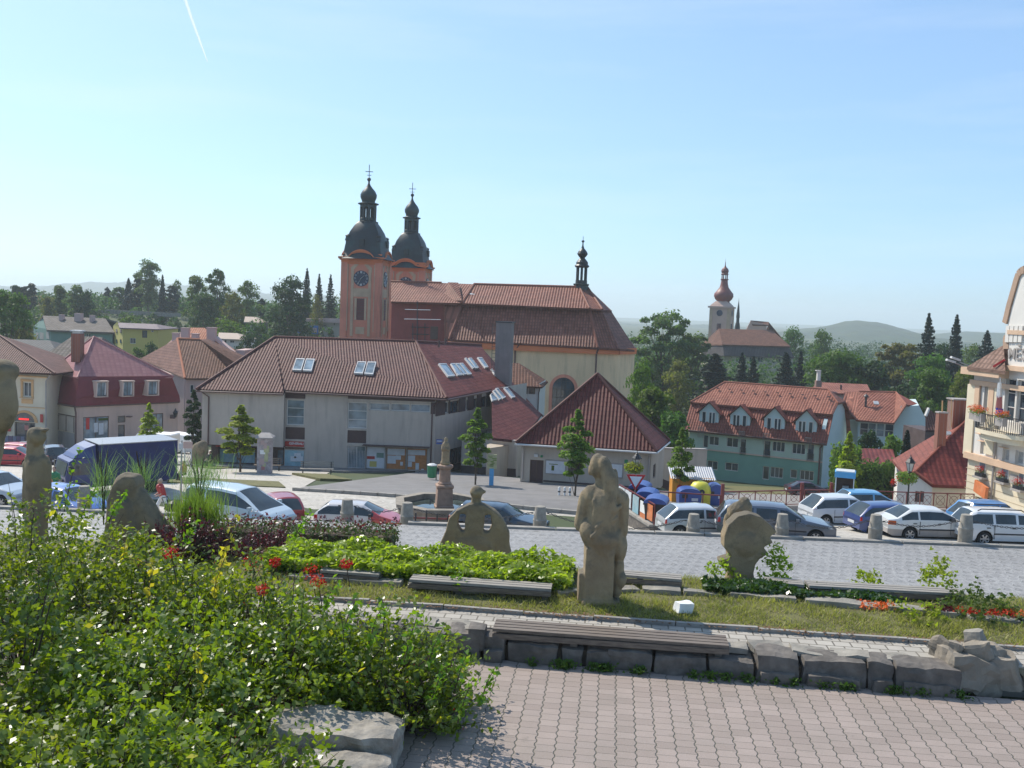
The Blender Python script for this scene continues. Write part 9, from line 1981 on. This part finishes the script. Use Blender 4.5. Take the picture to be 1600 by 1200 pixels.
# ---- hedge and garden before the cottage
def hedge(px0,px1,yt,Y,h,lab,mat='leaf_tree',n=5200):
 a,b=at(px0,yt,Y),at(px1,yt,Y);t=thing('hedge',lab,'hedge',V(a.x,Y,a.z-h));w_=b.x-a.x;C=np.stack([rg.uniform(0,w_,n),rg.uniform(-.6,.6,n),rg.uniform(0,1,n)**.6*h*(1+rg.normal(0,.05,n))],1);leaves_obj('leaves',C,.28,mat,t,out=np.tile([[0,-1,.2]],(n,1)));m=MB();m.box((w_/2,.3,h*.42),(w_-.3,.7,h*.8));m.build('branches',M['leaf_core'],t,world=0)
hedge(1300,1404,724,73,4.6,'tall dark ivy hedge under the garage roof',n=6500)
hedge(1302,1345,700,74.5,5.4,'taller leafy hedge at the corner of the mint apartment house','leaf_young_dark',3500)
T=[('garden_tree','slim bright lime tree in front of the mint house end wall',1328,677,745,71,26,'young',2,'leaf_young',3000,.3),('garden_tree','dark conifer bush in front of the glazed sunroom',1360,672,720,84,38,'round',5,'leaf_dark',2500,.35),('garden_tree','yellow-green bush right of the glazed sunroom',1395,678,722,82,40,'round',7,'leaf_young_dark',2500,.35),('garden_tree','thin spruce behind the cottage roof eave',1418,672,705,80,22,'spruce',6,'leaf_conifer',2500,.3),
 ('lime_tree','sunlit bright green tree between choir and apartment house',1023,604,700,96,88,'round',4,'leaf_bright2',6500,.42),('lime_tree','smaller bright green tree at the church corner',1004,566,640,104,52,'round',8,'leaf_bright2',4500,.42),('lime_tree','darker green tree in front of the apartment house left gable',1052,640,700,92,60,'round',9,'leaf_tree',4000,.4),
 ('birch_tree','big airy grey-green birch right of the church',1040,480,600,175,100,'loose',3,'leaf_olive',9000,.5),('birch_tree','dull green tree leaning against the big birch',1083,515,600,178,62,'loose',6,'leaf_olive',5000,.5),('maple_tree','reddish-brown bush below the big birch',1062,560,620,150,60,'round',2,'leaf_autumn',3500,.45),
 ('spruce','broad dark conifer before the monastery, leftmost',1118,553,600,165,66,'fir',5,'leaf_conifer',5000,.42),('spruce','narrow dark spruce before the monastery, second from left',1160,552,602,160,28,'spruce',6,'leaf_conifer',4500,.36),('spruce','narrow dark spruce touching the second one',1178,558,602,158,26,'spruce',7,'leaf_conifer',4500,.36),('spruce','dark spruce hiding the right end of the monastery',1229,552,604,160,42,'spruce',6,'leaf_conifer',4500,.36),('spruce','small dark spruce right of the monastery',1252,550,602,165,24,'spruce',7,'leaf_conifer',4500,.36),
 ('oak_tree','round dark tree just right of the monastery roof',1238,511,570,262,46,'round',11,'leaf_tree',5000,.6),('oak_tree','round dark tree standing alone under the round hill',1285,517,572,250,46,'round',12,'leaf_tree',5000,.6),('lime_tree','large round green tree behind the apartment houses',1312,545,612,150,112,'round',13,'leaf_tree',8000,.5),('lime_tree','dark tree right of the large round tree',1368,562,625,148,70,'round',14,'leaf_dark',5000,.5),
 ('ash_tree','olive-brown airy tree left of the tall spruces',1410,530,610,172,84,'loose',15,'leaf_autumn',7000,.5),('spruce','tall dark spruce against the sky, left of two',1452,491,590,165,46,'fir',16,'leaf_conifer',8000,.42),('spruce','tall slender spruce against the sky, right of two',1496,493,590,172,36,'spruce',17,'leaf_conifer',8000,.40),('ash_tree','dark green tree between the two tall spruces',1474,535,600,178,60,'round',18,'leaf_dark',4000,.5),('lime_tree','rounded green tree behind the cottage chimneys',1462,575,668,118,84,'round',19,'leaf_tree',7000,.45),('lime_tree','green tree above the rounded one behind the cottage',1455,552,620,140,72,'round',20,'leaf_tree',5000,.45),('willow_tree','yellowish weeping tree beside the cream town house',1508,572,668,112,52,'oval',21,'leaf_autumn2',7000,.4),('ash_tree','dark tree filling the gap right of the apartment houses',1415,600,660,128,66,'round',22,'leaf_dark',5000,.45),('fir_tree','dark fir on the skyline beside the town house finial',1543,517,570,185,40,'fir',23,'leaf_conifer',4000,.45),('ash_tree','low green tree on the skyline right of the slender spruce',1522,532,580,200,46,'round',24,'leaf_olive',3000,.5),
 ('chestnut_tree','large dark tree at the left edge beyond the cafe roof',8,446,545,150,95,'round',31,'leaf_tree',8000,.5),('chestnut_tree','brownish-green tree beside the large dark left-edge tree',38,495,565,152,46,'round',32,'leaf_autumn',3500,.5),('spruce','dark conifer on the far left skyline, left of three',26,444,490,270,22,'tall',33,'leaf_dark',3000,.6),('spruce','dark conifer on the far left skyline, middle of three',38,445,490,270,16,'column',34,'leaf_conifer',3000,.5),('spruce','dark conifer on the far left skyline, right of three',49,441,488,268,17,'column',35,'leaf_conifer',3000,.5),
 ('birch_tree','pale green birch above the works building, left',94,443,496,245,30,'tall',36,'leaf_olive',4500,.55),('birch_tree','pale green birch above the works building, right',121,446,496,240,34,'tall',37,'leaf_olive',4500,.55),('birch_tree','dark tree just right of the two pale birches',136,453,496,238,26,'oval',38,'leaf_dark',3000,.55),('birch_tree','small olive tree left of the two pale birches',74,462,500,235,28,'round',39,'leaf_autumn',3000,.55),('cypress','dark narrow evergreen standing alone on the skyline',168,447,474,300,12,'column',40,'leaf_conifer',2500,.5),('birch_tree','pale tree right of the lone narrow evergreen',185,448,480,300,26,'oval',41,'leaf_olive',2500,.6),
 ('spruce','dark spruce left of the tall oak, outer',201,435,484,285,24,'fir',42,'leaf_conifer',4500,.5),('spruce','dark spruce left of the tall oak, inner',216,433,482,280,26,'tall',43,'leaf_conifer',4500,.5),('oak_tree','tall airy oak, highest tree of the left skyline',233,405,480,275,46,'round',44,'leaf_olive',7500,.5),('spruce','dark spire-shaped spruce right of the tall oak',254,430,484,270,18,'spruce',45,'leaf_conifer',3500,.45),('spruce','dark blunt conifer right of the spire-shaped spruce',269,443,486,268,22,'column',46,'leaf_conifer',3500,.45),('birch_tree','thin pale tree between blunt conifer and tall birches',277,436,484,285,15,'tall',47,'leaf_olive',2500,.45),
 ('birch_tree','tall ragged birch, left of the pair above the orange roof',308,425,500,235,40,'tall',48,'leaf_olive',6000,.5),('birch_tree','tall ragged birch, right of the pair above the orange roof',340,420,505,230,46,'loose',49,'leaf_tree2',6500,.5),('birch_tree','mid green tree filling below the ragged birches',322,455,515,222,56,'round',50,'leaf_tree2',4500,.55),('willow_tree','pale rounded willow left of the big dark tree',386,437,510,225,52,'round',51,'leaf_olive',6000,.5),('birch_tree','olive tree between ragged birches and willow',362,455,512,220,38,'loose',52,'leaf_autumn',3500,.5),('spruce','small dark conifer right of the pale willow',409,460,500,235,15,'column',53,'leaf_conifer',2500,.45),
 ('beech_tree','big dark tree standing left of the clock tower',455,433,528,205,78,'oval',54,'leaf_dark',9000,.55),('spruce','tall spruce by the clock tower, left of three',480,420,500,235,26,'spruce',55,'leaf_conifer',6000,.42),('spruce','tall spruce by the clock tower, middle of three',499,429,500,240,22,'spruce',56,'leaf_conifer',6000,.42),('spruce','tall spruce by the clock tower, right of three',517,430,500,232,28,'fir',57,'leaf_conifer',6000,.42),('apple_tree','low rounded tree under the three tall spruces',495,462,498,228,24,'round',58,'leaf_autumn',2500,.5),
 ('garden_tree','rounded green tree left of the tiny white cottage',262,512,548,175,36,'round',61,'leaf_tree2',3500,.45),('garden_tree','dark bush at the foot of the yellow house, left',217,540,560,160,32,'round',62,'leaf_tree',2500,.45),('garden_tree','dark bush at the foot of the yellow house, right',236,534,552,158,26,'round',63,'leaf_dark',2500,.45),('garden_tree','light green bushy tree above the tiny white cottage',355,495,525,185,62,'round',64,'leaf_bright2',3500,.45),('garden_tree','light green bushy tree left of the big dark tree',402,502,530,185,66,'round',65,'leaf_tree2',3500,.45),('garden_tree','dark tree behind the yellow house right corner',252,492,535,190,30,'oval',66,'leaf_dark',3000,.45),('garden_tree','light green tree above the yellow house',200,490,512,205,58,'round',67,'leaf_bright2',3000,.5),('garden_tree','dark low trees hedge between white cottage and shop ridge',388,520,545,165,46,'round',68,'leaf_dark',3500,.45),('garden_tree','round bush left of the works building',45,520,560,185,30,'round',69,'leaf_autumn',2500,.5),('garden_tree','small round clipped tree before the flat-roofed building',517,512,526,222,15,'round',70,'leaf_dark',1800,.4),('garden_tree','green bush before the blue-edged billboard',480,517,530,208,30,'round',71,'leaf_tree2',2000,.4)]
for nm,lab,x,yt,yb,Y,w_,kd,sd,mt,n,lf in T:
 p=at(x,yt,Y);g=G(p.x,Y);H=p.z-g;cut=at(x,yb,Y).z-g
 if kd in('spruce','fir'):w_*=min(3,(H/max(3,H-cut))**.75)
 else:w_*=1.15
 if kd in('round','loose')and H>1.5*w_/1500*Y:kd='oval' if kd=='round' else kd
 tree(nm,lab,V(p.x,Y,g-.1),H,w_/1500*Y,kd,sd,n,lf*(10/max(6,H))*1.05,mt)
# ---- woods that read as one mass, far behind
def woods(label,x0,x1,y0,y1,n,hmin,hmax,mat='leaf_tree2'):
 C=[];
 for i in range(n):
  x,y=rg.uniform(x0,x1),rg.uniform(y0,y1);h=rg.uniform(hmin,hmax);r=h*rg.uniform(.3,.45);k=150 if y<450 else 80;d=unit(rg.normal(size=(k,3)));C.append(d*[r,r,h*.5]*rg.uniform(.6,1.05,(k,1))+[x,y,G(x,y)+h*.52])
 C=np.concatenate(C);o=leaves_obj('woodland',C,1.1 if y0>330 else.9,mat,None,out=unit(rg.normal(size=C.shape))*[.3,.3,.3]+[0,-.3,.3]);tag(o,label,'woodland',kind='stuff')
woods('mass of far trees behind the left hillside houses',-210,-60,270,330,150,4,7);woods('mass of far trees on the left skyline',-260,20,340,480,320,3,6,'leaf_dark');woods('undergrowth and orchard trees on the left hillside',-150,-45,185,262,230,3.5,7);woods('dark trees in the dip beyond the apartment houses',30,130,135,200,120,6,10,'leaf_dark');woods('mass of far trees around the monastery',15,200,200,330,260,8,13,'leaf_tree2');woods('far tree belts under the round hill',0,420,350,620,420,8,13,'leaf_dark');woods('far tree belts behind the church',-60,60,200,420,200,8,12,'leaf_tree2')
# pale stone wall of the cemetery on the left hillside
t=thing('cemetery_wall','long low grey wall on the left hillside above the yellow house','wall',at(150,486,262));m=MB();a,b=at(146,484,262),at(285,491,258);m.bar(a-V(0,0,.3),b-V(0,0,.3),.5,1.1);m.build('wall',M['stone_gray'],t)
# ---- vapour trail high above
_vt,_tt,_tp,_to=newmat('trail');_ta=N(_tt,'ShaderNodeBsdfTransparent');_tp=N(_tt,'ShaderNodeBsdfTranslucent');_tm=N(_tt,'ShaderNodeMixShader',{0:.35,1:_ta.outputs[0],2:_tp.outputs[0]});_tt.links.new(_tm.outputs[0],_to.inputs[0]);_tp.inputs[0].default_value=(1,1,1,1)
t=tag(MB().tube([at(286,-12,5200),at(299,28,5200),at(313,66,5200),at(324,96,5200)],[9,8,6,2.0],8).build('vapour_trail',_vt,None),'thin white vapour trail in the upper left sky','vapour trail')
# ---- haze
m,nt_,p,o=newmat('haze');nt_.nodes.remove(p);vv=nt_.nodes.new('ShaderNodeVolumePrincipled');vv.inputs['Color'].default_value=(.86,.95,1.0,1);vv.inputs['Density'].default_value=.0003;vv.inputs['Anisotropy'].default_value=.2;nt_.links.new(vv.outputs[0],o.inputs['Volume'])
hz=MB();hz.box((0,1900,22),(7600,4300,84));hzo=hz.build('haze',m,None);tag(hzo,kind='stuff')
SC.cycles.volume_max_steps=64
